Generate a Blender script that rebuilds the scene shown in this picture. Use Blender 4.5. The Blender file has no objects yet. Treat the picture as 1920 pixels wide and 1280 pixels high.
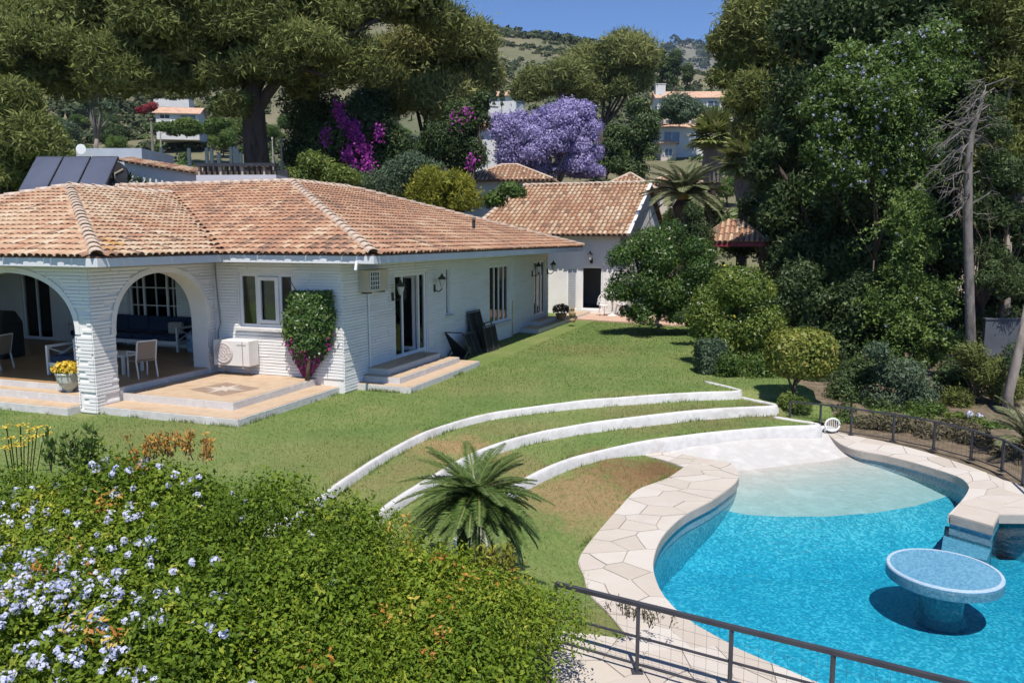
import bpy, math, random
import numpy as np
from mathutils import Vector, Matrix, noise

random.seed(11)
rng = np.random.default_rng(11)
scene = bpy.context.scene
COL = scene.collection

# ------------------------------------------------------------------ camera
CAM_H = 3.3
FPX = 1480.0                      # focal length in photo pixels (1920 wide)
PITCH = math.atan(195 / FPX)
cam_d = bpy.data.cameras.new('camera')
cam_d.sensor_width = 36
cam_d.lens = 36 * FPX / 1920
cam_d.clip_start = 0.1
cam_d.clip_end = 6000
cam = bpy.data.objects.new('camera', cam_d)
cam.location = (0, 0, CAM_H)
cam.rotation_euler = (math.pi / 2 - PITCH, 0, 0)
COL.objects.link(cam)
scene.camera = cam

# ------------------------------------------------------------------ light
SUN_EL = math.radians(63)
SUN_DIR = Vector((0.07 * math.cos(SUN_EL), -0.997 * math.cos(SUN_EL), math.sin(SUN_EL)))
world = bpy.data.worlds.new('World')
scene.world = world
world.use_nodes = True
wn = world.node_tree
wn.nodes.clear()
sky = wn.nodes.new('ShaderNodeTexSky')
sky.sky_type = 'NISHITA'
sky.sun_disc = False
sky.sun_elevation = SUN_EL
sky.sun_rotation = math.pi
sky.altitude = 300
sky.air_density = 0.62
sky.dust_density = 0.0
sky.ozone_density = 10.0
bg = wn.nodes.new('ShaderNodeBackground')
bg.inputs['Strength'].default_value = 0.14
wo = wn.nodes.new('ShaderNodeOutputWorld')
wn.links.new(sky.outputs[0], bg.inputs[0])
wn.links.new(bg.outputs[0], wo.inputs[0])
sun_d = bpy.data.lights.new('sun', 'SUN')
sun_d.energy = 5.0
sun_d.angle = math.radians(0.53)
sun_d.color = (1.0, 0.945, 0.865)
sun = bpy.data.objects.new('sun', sun_d)
sun.rotation_euler = (-SUN_DIR).to_track_quat('-Z', 'Y').to_euler()
sun.location = (0, -20, 40)
COL.objects.link(sun)
vs = scene.view_settings
vs.view_transform = 'Standard'
vs.look = 'None'
vs.exposure = 0.3
vs.gamma = 1.0
vs.use_curve_mapping = False
scene.cycles.max_bounces = 5
scene.cycles.diffuse_bounces = 2
scene.cycles.glossy_bounces = 2
scene.cycles.transmission_bounces = 4
scene.cycles.transparent_max_bounces = 10
scene.cycles.use_denoising = True
scene.cycles.use_adaptive_sampling = True
scene.cycles.adaptive_threshold = 0.02
scene.cycles.caustics_reflective = False
scene.cycles.caustics_refractive = False
scene.cycles.sample_clamp_indirect = 4

# ------------------------------------------------------------------ survey helpers
_c, _s = math.cos(PITCH), math.sin(PITCH)
def gp(x, y, z=0.0):
    """world point on the level z that the photo shows at pixel x, y (1920 wide)"""
    a = (x - 960) / FPX; b = -(y - 640) / FPX
    r = (a, _c + b * _s, -_s + b * _c)
    t = (z - CAM_H) / r[2]
    return Vector((r[0] * t, r[1] * t, z))
def dp(x, y, Y):
    """world point at distance Y north of the survey origin seen at pixel x, y"""
    a = (x - 960) / FPX; b = -(y - 640) / FPX
    r = (a, _c + b * _s, -_s + b * _c)
    t = Y / r[1]
    return Vector((r[0] * t, Y, CAM_H + r[2] * t))
TH = math.radians(20)
UX, UY = math.sin(TH), math.cos(TH)
VX, VY = math.cos(TH), -math.sin(TH)
def W(v, u, z=0.0):
    return Vector((u * UX + v * VX, u * UY + v * VY, z))
def to_vu(p):
    return p[0] * VX + p[1] * VY, p[0] * UX + p[1] * UY

# ------------------------------------------------------------------ materials
def _nodes(m):
    m.use_nodes = True
    nt = m.node_tree
    nt.nodes.clear()
    out = nt.nodes.new('ShaderNodeOutputMaterial')
    return nt, out
def _ramp(nt, cols, fac, poss=None):
    r = nt.nodes.new('ShaderNodeValToRGB')
    el = r.color_ramp.elements
    n = len(cols)
    while len(el) < n: el.new(0.5)
    for i, c in enumerate(cols):
        el[i].position = poss[i] if poss else i / max(1, n - 1)
        el[i].color = (*c, 1)
    nt.links.new(fac, r.inputs[0])
    return r
def mat(name, cols, scale=4.0, rough=0.75, bump=0.0, bscale=None, spec=0.3, metal=0.0, detail=6.0, stretch=None, cols2=None, scale2=0.5, mix2=0.5, poss=None):
    """principled material; colour wanders between cols with world-space noise"""
    m = bpy.data.materials.new(name)
    nt, out = _nodes(m)
    b = nt.nodes.new('ShaderNodeBsdfPrincipled')
    b.inputs['Roughness'].default_value = rough
    b.inputs['Metallic'].default_value = metal
    b.inputs['Specular IOR Level'].default_value = spec
    nt.links.new(b.outputs[0], out.inputs[0])
    if not isinstance(cols[0], (tuple, list)):
        cols = [cols, tuple(c * 0.88 for c in cols)]
    tc = nt.nodes.new('ShaderNodeTexCoord')
    vec = tc.outputs['Object']
    if stretch:
        mp = nt.nodes.new('ShaderNodeMapping')
        mp.inputs['Scale'].default_value = stretch
        nt.links.new(vec, mp.inputs[0]); vec = mp.outputs[0]
    n = nt.nodes.new('ShaderNodeTexNoise')
    n.inputs['Scale'].default_value = scale
    n.inputs['Detail'].default_value = detail
    nt.links.new(vec, n.inputs['Vector'])
    r = _ramp(nt, cols, n.outputs['Fac'], poss or [0.3 + 0.4 * i / max(1, len(cols) - 1) for i in range(len(cols))])
    colout = r.outputs[0]
    if cols2:
        n2 = nt.nodes.new('ShaderNodeTexNoise')
        n2.inputs['Scale'].default_value = scale2
        n2.inputs['Detail'].default_value = 4
        nt.links.new(vec, n2.inputs['Vector'])
        r2 = _ramp(nt, cols2, n2.outputs['Fac'], [0.35 + 0.3 * i / max(1, len(cols2) - 1) for i in range(len(cols2))])
        mx = nt.nodes.new('ShaderNodeMix'); mx.data_type = 'RGBA'
        mx.inputs[0].default_value = mix2
        nt.links.new(colout, mx.inputs[6]); nt.links.new(r2.outputs[0], mx.inputs[7])
        colout = mx.outputs[2]
    nt.links.new(colout, b.inputs['Base Color'])
    if bump:
        nb = nt.nodes.new('ShaderNodeTexNoise')
        nb.inputs['Scale'].default_value = bscale or scale * 4
        nb.inputs['Detail'].default_value = 5
        nt.links.new(vec, nb.inputs['Vector'])
        bp = nt.nodes.new('ShaderNodeBump')
        bp.inputs['Strength'].default_value = min(1, bump)
        bp.inputs['Distance'].default_value = 0.02 * max(1, bump)
        nt.links.new(nb.outputs['Fac'], bp.inputs['Height'])
        nt.links.new(bp.outputs[0], b.inputs['Normal'])
    return m
def tint_mat(name, cols, trans=0.25, rough=0.55, spec=0.25, poss=None, noise_amt=0.0, noise_scale=3.0):
    """colour from the per-piece attribute 'tint'; optional light passing through (leaves)"""
    m = bpy.data.materials.new(name)
    nt, out = _nodes(m)
    at = nt.nodes.new('ShaderNodeAttribute'); at.attribute_name = 'tint'
    fac = at.outputs['Fac']
    if noise_amt:
        tc = nt.nodes.new('ShaderNodeTexCoord')
        n = nt.nodes.new('ShaderNodeTexNoise'); n.inputs['Scale'].default_value = noise_scale; n.inputs['Detail'].default_value = 4
        nt.links.new(tc.outputs['Object'], n.inputs['Vector'])
        mm = nt.nodes.new('ShaderNodeMath'); mm.operation = 'MULTIPLY_ADD'
        mm.inputs[1].default_value = noise_amt; 
        ad = nt.nodes.new('ShaderNodeMath'); ad.operation = 'SUBTRACT'; ad.inputs[1].default_value = 0.5
        nt.links.new(n.outputs['Fac'], ad.inputs[0]); nt.links.new(ad.outputs[0], mm.inputs[0]); nt.links.new(fac, mm.inputs[2])
        fac = mm.outputs[0]
    r = _ramp(nt, cols, fac, poss)
    b = nt.nodes.new('ShaderNodeBsdfPrincipled')
    b.inputs['Roughness'].default_value = rough
    b.inputs['Specular IOR Level'].default_value = spec
    nt.links.new(r.outputs[0], b.inputs['Base Color'])
    sh = b.outputs[0]
    if trans:
        t = nt.nodes.new('ShaderNodeBsdfTranslucent')
        nt.links.new(r.outputs[0], t.inputs[0])
        mx = nt.nodes.new('ShaderNodeMixShader'); mx.inputs[0].default_value = trans
        nt.links.new(sh, mx.inputs[1]); nt.links.new(t.outputs[0], mx.inputs[2])
        sh = mx.outputs[0]
    nt.links.new(sh, out.inputs[0])
    return m

# ------------------------------------------------------------------ objects
def tag(o, label=None, cat=None, group=None, kind=None):
    if label: o['label'] = label
    if cat: o['category'] = cat
    if group: o['group'] = group
    if kind: o['kind'] = kind
    return o
def link(name, me, parent=None, m=None):
    o = bpy.data.objects.new(name, me)
    COL.objects.link(o)
    if parent is not None: o.parent = parent
    if m is not None and me is not None and not me.materials: me.materials.append(m)
    return o
def thing(name, label, cat, loc=(0, 0, 0), rz=0.0, group=None):
    o = bpy.data.objects.new(name, None)
    o.empty_display_size = 0.3
    COL.objects.link(o)
    o.location = loc; o.rotation_euler = (0, 0, rz)
    return tag(o, label, cat, group)
def children(o):
    return [c for c in bpy.data.objects if c.parent is o]
def copy_tree(o, kids, parent=None):
    c = o.copy(); COL.objects.link(c)
    if parent is not None: c.parent = parent
    for k in kids.get(o.name, ()): copy_tree(k, kids, c)
    return c
def kid_map(o):
    m = {}
    def rec(x):
        m[x.name] = list(x.children)
        for k in x.children: rec(k)
    bpy.context.view_layer.update()
    rec(o); return m

class MB:
    """collects faces, builds one mesh object"""
    def __init__(s, off=(0, 0, 0)):
        s.v = []; s.f = []; s.t = []; s.off = off; s.tint = None
    def add(s, vs, fs):
        n = len(s.v)
        ox, oy, oz = s.off
        s.v.extend((p[0] - ox, p[1] - oy, p[2] - oz) for p in vs)
        s.f.extend(tuple(i + n for i in f) for f in fs)
        if s.tint is not None: s.t.extend([s.tint] * len(vs))
        return s
    def box(s, x0, x1, y0, y1, z0, z1):
        return s.add([(x0, y0, z0), (x1, y0, z0), (x1, y1, z0), (x0, y1, z0), (x0, y0, z1), (x1, y0, z1), (x1, y1, z1), (x0, y1, z1)],
                     [(0, 3, 2, 1), (4, 5, 6, 7), (0, 1, 5, 4), (1, 2, 6, 5), (2, 3, 7, 6), (3, 0, 4, 7)])
    def bar(s, a, b, w, h=None, up=(0, 0, 1)):
        """rectangular bar between two points"""
        a = Vector(a); b = Vector(b); d = (b - a).normalized(); h = h or w
        x = d.cross(Vector(up))
        if x.length < 1e-4: x = d.cross(Vector((1, 0, 0)))
        x.normalize(); y = x.cross(d).normalized()
        q = [(-w / 2, -h / 2), (w / 2, -h / 2), (w / 2, h / 2), (-w / 2, h / 2)]
        vs = [a + x * i + y * j for i, j in q] + [b + x * i + y * j for i, j in q]
        return s.add(vs, [(3, 2, 1, 0), (4, 5, 6, 7), (0, 1, 5, 4), (1, 2, 6, 5), (2, 3, 7, 6), (3, 0, 4, 7)])
    def prism(s, poly, z0, z1):
        n = len(poly)
        a = sum(poly[i][0] * poly[(i + 1) % n][1] - poly[(i + 1) % n][0] * poly[i][1] for i in range(n))
        if a < 0: poly = poly[::-1]
        vs = [(p[0], p[1], z0) for p in poly] + [(p[0], p[1], z1) for p in poly]
        fs = [tuple(range(n - 1, -1, -1)), tuple(range(n, 2 * n))] + [(i, (i + 1) % n, n + (i + 1) % n, n + i) for i in range(n)]
        return s.add(vs, fs)
    def slab(s, poly, th):
        """3-D polygon thickened straight down by th"""
        n = len(poly)
        vs = [tuple(p) for p in poly] + [(p[0], p[1], p[2] - th) for p in poly]
        fs = [tuple(range(n)), tuple(range(2 * n - 1, n - 1, -1))] + [(i, n + i, n + (i + 1) % n, (i + 1) % n) for i in range(n)]
        return s.add(vs, fs)
    def tube(s, pts, r, n=6, cap=True):
        pts = [Vector(p) for p in pts]
        rs = r if isinstance(r, (list, tuple)) else [r] * len(pts)
        vs = []; fs = []
        ref = Vector((0.3, 0.2, 1)).normalized()
        for i, p in enumerate(pts):
            d = (pts[min(i + 1, len(pts) - 1)] - pts[max(i - 1, 0)])
            d = d.normalized() if d.length > 1e-9 else Vector((0, 0, 1))
            x = d.cross(ref)
            if x.length < 0.05: x = d.cross(Vector((1, 0, 0)))
            x.normalize(); y = d.cross(x)
            for k in range(n):
                a = 2 * math.pi * k / n
                vs.append(p + (x * math.cos(a) + y * math.sin(a)) * rs[i])
        for i in range(len(pts) - 1):
            for k in range(n):
                fs.append((i * n + k, i * n + (k + 1) % n, (i + 1) * n + (k + 1) % n, (i + 1) * n + k))
        if cap:
            fs.append(tuple(range(n - 1, -1, -1))); fs.append(tuple((len(pts) - 1) * n + k for k in range(n)))
        return s.add(vs, fs)
    def lathe(s, prof, n=16, c=(0, 0, 0)):
        vs = []; fs = []
        for r, z in prof:
            for k in range(n):
                a = 2 * math.pi * k / n
                vs.append((c[0] + r * math.cos(a), c[1] + r * math.sin(a), c[2] + z))
        for i in range(len(prof) - 1):
            for k in range(n):
                fs.append((i * n + k, i * n + (k + 1) % n, (i + 1) * n + (k + 1) % n, (i + 1) * n + k))
        fs.append(tuple(range(n - 1, -1, -1))); fs.append(tuple((len(prof) - 1) * n + k for k in range(n)))
        return s.add(vs, fs)
    def mesh(s, name, m=None, smooth=False):
        me = bpy.data.meshes.new(name)
        me.from_pydata([tuple(p) for p in s.v], [], s.f)
        if s.t:
            at = me.attributes.new('tint', 'FLOAT', 'POINT'); at.data.foreach_set('value', np.array(s.t, dtype=np.float32))
        if smooth: me.polygons.foreach_set('use_smooth', np.ones(len(me.polygons), dtype=bool))
        if m is not None: me.materials.append(m)
        me.update()
        return me
    def build(s, name, m, parent=None, smooth=False, kind=None, label=None):
        o = link(name, s.mesh(name, m, smooth), parent)
        return tag(o, label, kind=kind)
def bevel(o, w=0.01, seg=2):
    b = o.modifiers.new('bevel', 'BEVEL'); b.width = w; b.segments = seg; b.limit_method = 'ANGLE'; b.angle_limit = math.radians(40)
    return o

def np_mesh(name, V, Fc, tint=None, m=None, smooth=False):
    """V (n,3), Fc (k,3|4)"""
    me = bpy.data.meshes.new(name)
    k = Fc.shape[1]
    me.vertices.add(len(V)); me.vertices.foreach_set('co', V.astype(np.float32).ravel())
    me.loops.add(Fc.size); me.loops.foreach_set('vertex_index', Fc.astype(np.int32).ravel())
    me.polygons.add(len(Fc)); me.polygons.foreach_set('loop_start', np.arange(0, Fc.size, k, dtype=np.int32))
    if smooth: me.polygons.foreach_set('use_smooth', np.ones(len(Fc), dtype=bool))
    if tint is not None:
        at = me.attributes.new('tint', 'FLOAT', 'POINT'); at.data.foreach_set('value', tint.astype(np.float32))
    if m is not None: me.materials.append(m)
    me.update(calc_edges=True)
    return me

# ------------------------------------------------------------------ foliage
def unit(a):
    return a / np.maximum(1e-9, np.linalg.norm(a, axis=1, keepdims=True))
def sphere_dirs(n, zmin=-1.0):
    z = rng.uniform(zmin, 1, n); a = rng.uniform(0, 2 * math.pi, n); r = np.sqrt(np.maximum(0, 1 - z * z))
    return np.stack([r * np.cos(a), r * np.sin(a), z], 1)
def leaf_quads(C, N, L, Wd, axis=None, fold=0.0):
    """rhombic leaves: centres C, normals N, lengths L, widths Wd"""
    n = len(C)
    N = unit(N)
    t = axis if axis is not None else rng.normal(size=(n, 3))
    a = unit(t - (t * N).sum(1, keepdims=True) * N) if axis is None else unit(t)
    b = unit(np.cross(N, a))
    L = np.broadcast_to(np.asarray(L, float), (n,))[:, None]; Wd = np.broadcast_to(np.asarray(Wd, float), (n,))[:, None]
    V = np.empty((n, 4, 3))
    V[:, 0] = C - a * L * .5; V[:, 1] = C + b * Wd * .5; V[:, 2] = C + a * L * .5; V[:, 3] = C - b * Wd * .5
    return V
def leaf_tris(C, N, L, Wd, axis=None):
    """pointed leaves, one triangle each"""
    n = len(C)
    N = unit(N)
    t = axis if axis is not None else rng.normal(size=(n, 3))
    a = unit(t - (t * N).sum(1, keepdims=True) * N) if axis is None else unit(t)
    b = unit(np.cross(N, a))
    L = np.broadcast_to(np.asarray(L, float), (n,))[:, None]; Wd = np.broadcast_to(np.asarray(Wd, float), (n,))[:, None]
    V = np.empty((n, 3, 3))
    V[:, 0] = C - a * L * .4 + b * Wd * .5; V[:, 1] = C + a * L * .6; V[:, 2] = C - a * L * .4 - b * Wd * .5
    return V
def quads_mesh(name, V, tint, m):
    n, k = V.shape[:2]
    return np_mesh(name, V.reshape(-1, 3), np.arange(n * k).reshape(n, k), np.repeat(tint, k), m)
def sprays(C, R, n, length, per, L, asp=.5, facing=(0, -1, .3), droop=.6, tint_mu=.55, jit=.05):
    """arching, hanging stems that leave the clump surfaces"""
    f = np.array(facing) / np.linalg.norm(facing)
    w = R[:, 0] ** 2; ci = rng.choice(len(C), n, p=w / w.sum())
    d = unit(sphere_dirs(n) + f * .9); P0 = C[ci] + d * R[ci] * .9
    ln = length * rng.uniform(.5, 1.3, n)
    s = np.tile((np.arange(per) + .5) / per, n); k = np.repeat(np.arange(n), per)
    side = unit(d[k] + np.array([0, 0, .35])); P = P0[k] + side * (s * ln[k])[:, None]; P[:, 2] -= droop * ln[k] * s ** 2
    P = P + rng.normal(size=P.shape) * jit
    LL = L * rng.uniform(.6, 1.3, len(P)); t = np.clip(rng.normal(np.repeat(rng.normal(tint_mu, .15, n), per), .12), 0, 1)
    return leaf_tris(P, rng.normal(size=P.shape) * .8 + f + np.array([0, 0, .4]), LL, LL * asp), t
def clumps_in(c, r, n, rr, shell=0.55, zmin=-0.6, flat=0.8):
    """n clump balls inside an ellipsoid c, r -> (n,3) centres, (n,3) radii"""
    d = sphere_dirs(n, zmin)
    k = rng.uniform(shell, 1.0, n)[:, None]
    C = np.array(c) + d * k * (np.array(r) - rr * 0.6)
    R = rng.uniform(0.7, 1.25, n)[:, None] * rr * np.array([1, 1, flat])
    return C, R
DENS_MUL, LEAF_MUL = 3.1, 0.57
def clump_leaves(C, R, dens, L, asp=0.5, zmin=-0.5, jitter=0.6, needle=False, depth=0.35, tint_mu=0.45, tint_sd=0.2, top=0.0, droop=0.0, clump_sd=0.12, quad=False, dm=None, lm=None):
    dm = dm or DENS_MUL; lm = lm or LEAF_MUL; mk = leaf_quads if quad else leaf_tris
    """leaves over clump balls; dens leaves per square metre of clump surface"""
    out = []; tints = []
    for c, r in zip(C, R):
        area = 4 * math.pi * float(np.mean(r)) ** 2 * (1 - zmin) / 2
        cs = float(rng.uniform(.8, 1.25)) if quad else 1.0
        n = max(8, int(area * dens * dm / cs))
        d = sphere_dirs(n, zmin)
        k = 1 - depth * rng.random(n) ** 1.5 + 0.10 * rng.normal(size=n) + (0.5 if needle else 0.32) * rng.random(n) ** 6
        P = c + d * r * k[:, None]
        nn = d + jitter * rng.normal(size=(n, 3))
        nn[:, 2] += top
        LL = cs * L * lm * rng.uniform(0.6, 1.4, n)
        if needle:
            tg = rng.normal(size=(n, 3)); tg = unit(tg - (tg * d).sum(1, keepdims=True) * d)
            ax = unit(0.55 * d + 0.8 * tg + np.array([0, 0, 0.35 - droop]))
            t = d + 0.45 * rng.normal(size=(n, 3)) + np.array([0, 0, .2]); nn = t - (t * ax).sum(1, keepdims=True) * ax
            V = mk(P, nn, LL, LL * asp, axis=ax)
        else:
            V = mk(P, nn, LL, LL * asp)
        out.append(V)
        tints.append(np.clip(rng.normal(tint_mu + rng.normal(0, clump_sd), tint_sd, n), 0, 1))
    return np.concatenate(out), np.concatenate(tints)
def limbs(mb, base, tops, r0, r1=0.03, bend=0.15, n=7, fork=0.4):
    """tapered trunk to a fork point, then limbs towards each top"""
    base = Vector(base)
    cen = sum((Vector(t) for t in tops), Vector()) / len(tops)
    f = base.lerp(cen, fork)
    mb.tube([base - Vector((0, 0, 0.3)), base.lerp(f, .02), base.lerp(f, .5) + Vector((random.uniform(-1, 1), random.uniform(-1, 1), 0)) * r0 * .6, f], [r0 * 1.25, r0 * 1.0, r0 * 0.75, r0 * 0.6], n)
    for t in tops:
        t = Vector(t); L = (t - f).length
        m1 = f.lerp(t, .35) + Vector((random.uniform(-1, 1), random.uniform(-1, 1), random.uniform(0, 1))) * bend * L * .5
        m2 = f.lerp(t, .7) + Vector((random.uniform(-1, 1), random.uniform(-1, 1), random.uniform(-.3, .8))) * bend * L * .5
        mb.tube([f - Vector((0, 0, r0 * .4)), m1, m2, t], [r0 * .5, r0 * .3, r0 * .12 + r1, r1], 6)
# ================================================================== SETTING
def smooth(a, b, x):
    t = np.clip((np.asarray(x, float) - a) / (b - a), 0, 1); return t * t * (3 - 2 * t)
def fbm(x, y, sc, oct=4, seed=0.0):
    return noise.fractal(Vector((x * sc, y * sc, seed)), 1.0, 2.0, oct)

CREST_X = [-420, -290, -140, -15, 12, 40, 76, 112, 200, 300, 600]
CREST_Z = [190, 180, 148, 116, 111, 105, 97, 88, 70, 58, 50]
PROF_Y = [-80, 34, 37, 41, 46, 60, 80, 100, 150, 200]
PROF_Z = [-2.7, -2.7, -1.0, 0.2, 1.3, 4.2, 8.3, 12.6, 22.5, 33]
def terrain_z(x, y, rough=True):
    b = float(np.interp(y, PROF_Y, PROF_Z))
    if y > 150:
        cz = float(np.interp(x, CREST_X, CREST_Z))
        k = (y - 150) / 300
        if k <= 1: hz = 22.5 + (cz - 22.5) * (k ** 1.12)
        else: hz = cz - (k - 1) * 60
        b = hz
    if rough and y > 60:
        a = min(1.0, (y - 60) / 120)
        b += a * (fbm(x, y, 0.018, 5, 3.1) * 4.0 + fbm(x, y, 0.1, 3, 8.0) * 0.9)
    return b

M_ground = mat('dry_hillside_earth', [(0.17, 0.145, 0.095), (0.105, 0.115, 0.058), (0.23, 0.19, 0.13)], scale=0.07, rough=0.95, bump=0.8, bscale=0.6, cols2=[(0.07, 0.09, 0.04), (0.20, 0.165, 0.105)], scale2=0.018, mix2=0.5)
# ground sheet: from behind the camera up over the hill
ys = np.concatenate([np.array([-80, -20, 10, 30]), np.arange(34, 62, 2.0), np.arange(62, 160, 4.0), np.arange(160, 480, 8.0), np.arange(490, 760, 45.0)])
xs = np.concatenate([np.arange(-620, -240, 40.0), np.arange(-240, 240, 6.0), np.arange(240, 640, 40.0)])
V = np.array([(x, y, terrain_z(x, y)) for y in ys for x in xs])
nx = len(xs)
idx = np.arange(len(V)).reshape(len(ys), nx)
Fc = np.stack([idx[:-1, :-1], idx[:-1, 1:], idx[1:, 1:], idx[1:, :-1]], -1).reshape(-1, 4)
tag(link('ground', np_mesh('ground', V, Fc, None, M_ground, True)), kind='structure')

# far mountain range behind the gap
M_mount = mat('far_mountain_rock', [(0.10, 0.11, 0.075), (0.21, 0.19, 0.16)], scale=0.012, rough=0.95, bump=0.9, bscale=0.03, cols2=[(0.05, 0.07, 0.04), (0.2, 0.18, 0.14)], scale2=0.02)
mx = np.arange(-1500, 1900, 22.0); my = np.linspace(1050, 1900, 34)
def mount_z(x, y):
    top = float(np.interp(x, [-1500, -400, 150, 250, 300, 345, 420, 520, 700, 1000, 1900], [200, 250, 322, 345, 352, 357, 366, 376, 330, 300, 220]))
    k = (y - 1050) / 450
    h = 40 + (top - 40) * (k if k < 1 else 1 - (k - 1) * .5)
    return h + (fbm(x, y, 0.012, 5, 1.0) * 22 + fbm(x, y, 0.05, 3, 5.0) * 7) * min(1, k + .1)
V = np.array([(x, y, mount_z(x, y)) for y in my for x in mx])
idx = np.arange(len(V)).reshape(len(my), len(mx))
Fc = np.stack([idx[:-1, :-1], idx[:-1, 1:], idx[1:, 1:], idx[1:, :-1]], -1).reshape(-1, 4)
tag(link('mountain', np_mesh('mountain', V, Fc, None, M_mount, True)), kind='structure')

# ------------------------------------------------------------------ terraces
_w = lambda lst, z: [tuple(gp(x, y, z)[:2]) for x, y in lst]
W1 = [(-3.0, 6.0), (-2.92, 7.4), (-2.74, 8.6), (-2.49, 9.6), (-2.06, 11.4), (-1.46, 13.1), (-.6, 14.38), (.42, 15.12), (1.52, 15.75), (2.67, 16.2), (3.88, 16.55), (4.86, 16.72)]
W2 = [(-2.1, 6.0), (-2.0, 7.4), (-1.82, 8.5)] + _w([(725, 958), (800, 908), (900, 850), (1000, 817), (1100, 796), (1200, 781), (1300, 770), (1380, 764), (1450, 761)], -.12)
W3 = [(-.8, 8.2), (-.55, 9.2), (-.25, 10.2)] + _w([(985, 907), (1050, 873), (1100, 855), (1200, 829), (1300, 814), (1400, 804), (1470, 799), (1530, 797)], -.28)
def curve_y(Wc, x):
    return np.interp(x, [p[0] for p in Wc], [p[1] for p in Wc], left=-99, right=Wc[-1][1])
ZT = (0.0, -0.15, -0.31, -0.532)
def fall(x, lo=.55, a=-2.0, b=3.0): return lo + (1 - lo) * smooth(a, b, x)     # the terraces step down less on the left
def level(k, x):
    return ZT[k] * (fall(x) if k < 3 else fall(x, .72, -1.2, 1.0))
def lawn_z(x, y):
    if y < curve_y(W3, x): return float(level(3, x))
    if y < curve_y(W2, x): return float(level(2, x))
    if y < curve_y(W1, x): return float(level(1, x))
    return ZT[0]
def lawn_level(X, Y, m=.13):
    """terrace level for arrays; the step sits m metres uphill of each wall line, hidden behind the wall"""
    Z = np.zeros_like(X)
    for Wc, kz in ((W1, 1), (W2, 2), (W3, 3)):
        below = Y < curve_y(Wc, X)
        near = (X > Wc[0][0] - .3) & (X < Wc[-1][0] + .2)
        P, _ = resample_xy(Wc, 500)
        idx = np.where(near & ~below)[0]
        if len(idx):
            dmin = np.full(len(idx), 9.0)
            for k in range(0, 500, 50):
                q = P[k:k + 50]; dmin = np.minimum(dmin, np.sqrt(((X[idx, None] - q[None, :, 0]) ** 2 + (Y[idx, None] - q[None, :, 1]) ** 2)).min(1))
            below[idx[dmin < m]] = True
        Z[below] = level(kz, X[below])
        if kz == 3:      # the lowest lawn slopes away from its wall down to the deck
            jj = np.where(below & (X < 2.8) & (X > -1.2) & (Y > 8))[0]
            if len(jj):
                dm_ = np.full(len(jj), 9.0)
                for k in range(0, 500, 50):
                    q = P[k:k + 50]; dm_ = np.minimum(dm_, np.sqrt(((X[jj, None] - q[None, :, 0]) ** 2 + (Y[jj, None] - q[None, :, 1]) ** 2)).min(1))
                hi = level(2, X[jj]) - .12; lo_ = Z[jj]; t_ = np.maximum(smooth(.1, 1.5, dm_), smooth(1.5, 2.7, X[jj]))
                Z[jj] = np.maximum(hi, lo_) * (1 - t_) + lo_ * t_
    return Z
def resample_xy(pts, n):
    P = np.array(pts, float); d = np.concatenate([[0], np.cumsum(np.linalg.norm(np.diff(P, axis=0), axis=1))]); s = np.linspace(0, d[-1], n)
    return np.stack([np.interp(s, d, P[:, k]) for k in range(2)], 1), d[-1]

# ------------------------------------------------------------------ pool outline (level of the deck)
DZ = -0.5
WATER = -0.665
inner_l = [(1366, 866), (1380, 884), (1375, 903), (1333, 935), (1278, 965), (1238, 1003), (1220, 1045), (1222, 1080), (1243, 1122), (1290, 1165), (1368, 1209), (1450, 1245), (1545, 1285), (1700, 1340)]
outer_l = [(1312, 858), (1284, 874), (1250, 896), (1195, 917), (1160, 952), (1128, 988), (1086, 1043), (1094, 1078), (1105, 1112), (1142, 1150), (1187, 1206)]
inner_r = [(1553, 812), (1580, 832), (1613, 844), (1663, 853), (1713, 865), (1763, 880), (1800, 893), (1817, 906), (1820, 915), (1810, 934), (1783, 963)]
outer_r = [(1562, 806), (1592, 814), (1625, 820), (1664, 828), (1720, 842), (1772, 858), (1820, 874), (1868, 893), (1908, 910), (1950, 935), (1990, 965)]
pen = [(1783, 963), (1863, 985), (1886, 942), (1925, 952), (2050, 985)]
def g2(p, z=DZ):
    q = gp(p[0], p[1], z); return (q.x, q.y)
def resample(pts, n, smooth_it=True):
    P = np.array(pts, float)
    if smooth_it:
        Q = []
        for i in range(len(P) - 1):
            p0 = P[max(i - 1, 0)]; p1 = P[i]; p2 = P[i + 1]; p3 = P[min(i + 2, len(P) - 1)]
            for t in np.linspace(0, 1, 9)[:-1]:
                Q.append(.5 * ((2 * p1) + (-p0 + p2) * t + (2 * p0 - 5 * p1 + 4 * p2 - p3) * t * t + (-p0 + 3 * p1 - 3 * p2 + p3) * t ** 3))
        Q.append(P[-1]); P = np.array(Q)
    d = np.concatenate([[0], np.cumsum(np.linalg.norm(np.diff(P, axis=0), axis=1))])
    s = np.linspace(0, d[-1], n)
    return np.stack([np.interp(s, d, P[:, k]) for k in range(P.shape[1])], 1), d[-1]
IL = [g2(p) for p in inner_l]
OL = [g2(p) for p in outer_l]
IR = [g2(p) for p in inner_r]
OR = [g2(p) for p in outer_r]
PEN = [g2(p) for p in pen]
il, _ = resample(IL, 70); ir, _ = resample(IR, 50)
pool_poly = [tuple(p) for p in il] + [(4.6, 5.9), (6.5, 5.4), (8.6, 5.6), (10.4, 6.8), (11.2, 8.4), PEN[4]] + [PEN[3], PEN[2], PEN[1]] + [tuple(p) for p in ir[::-1]]
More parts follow.
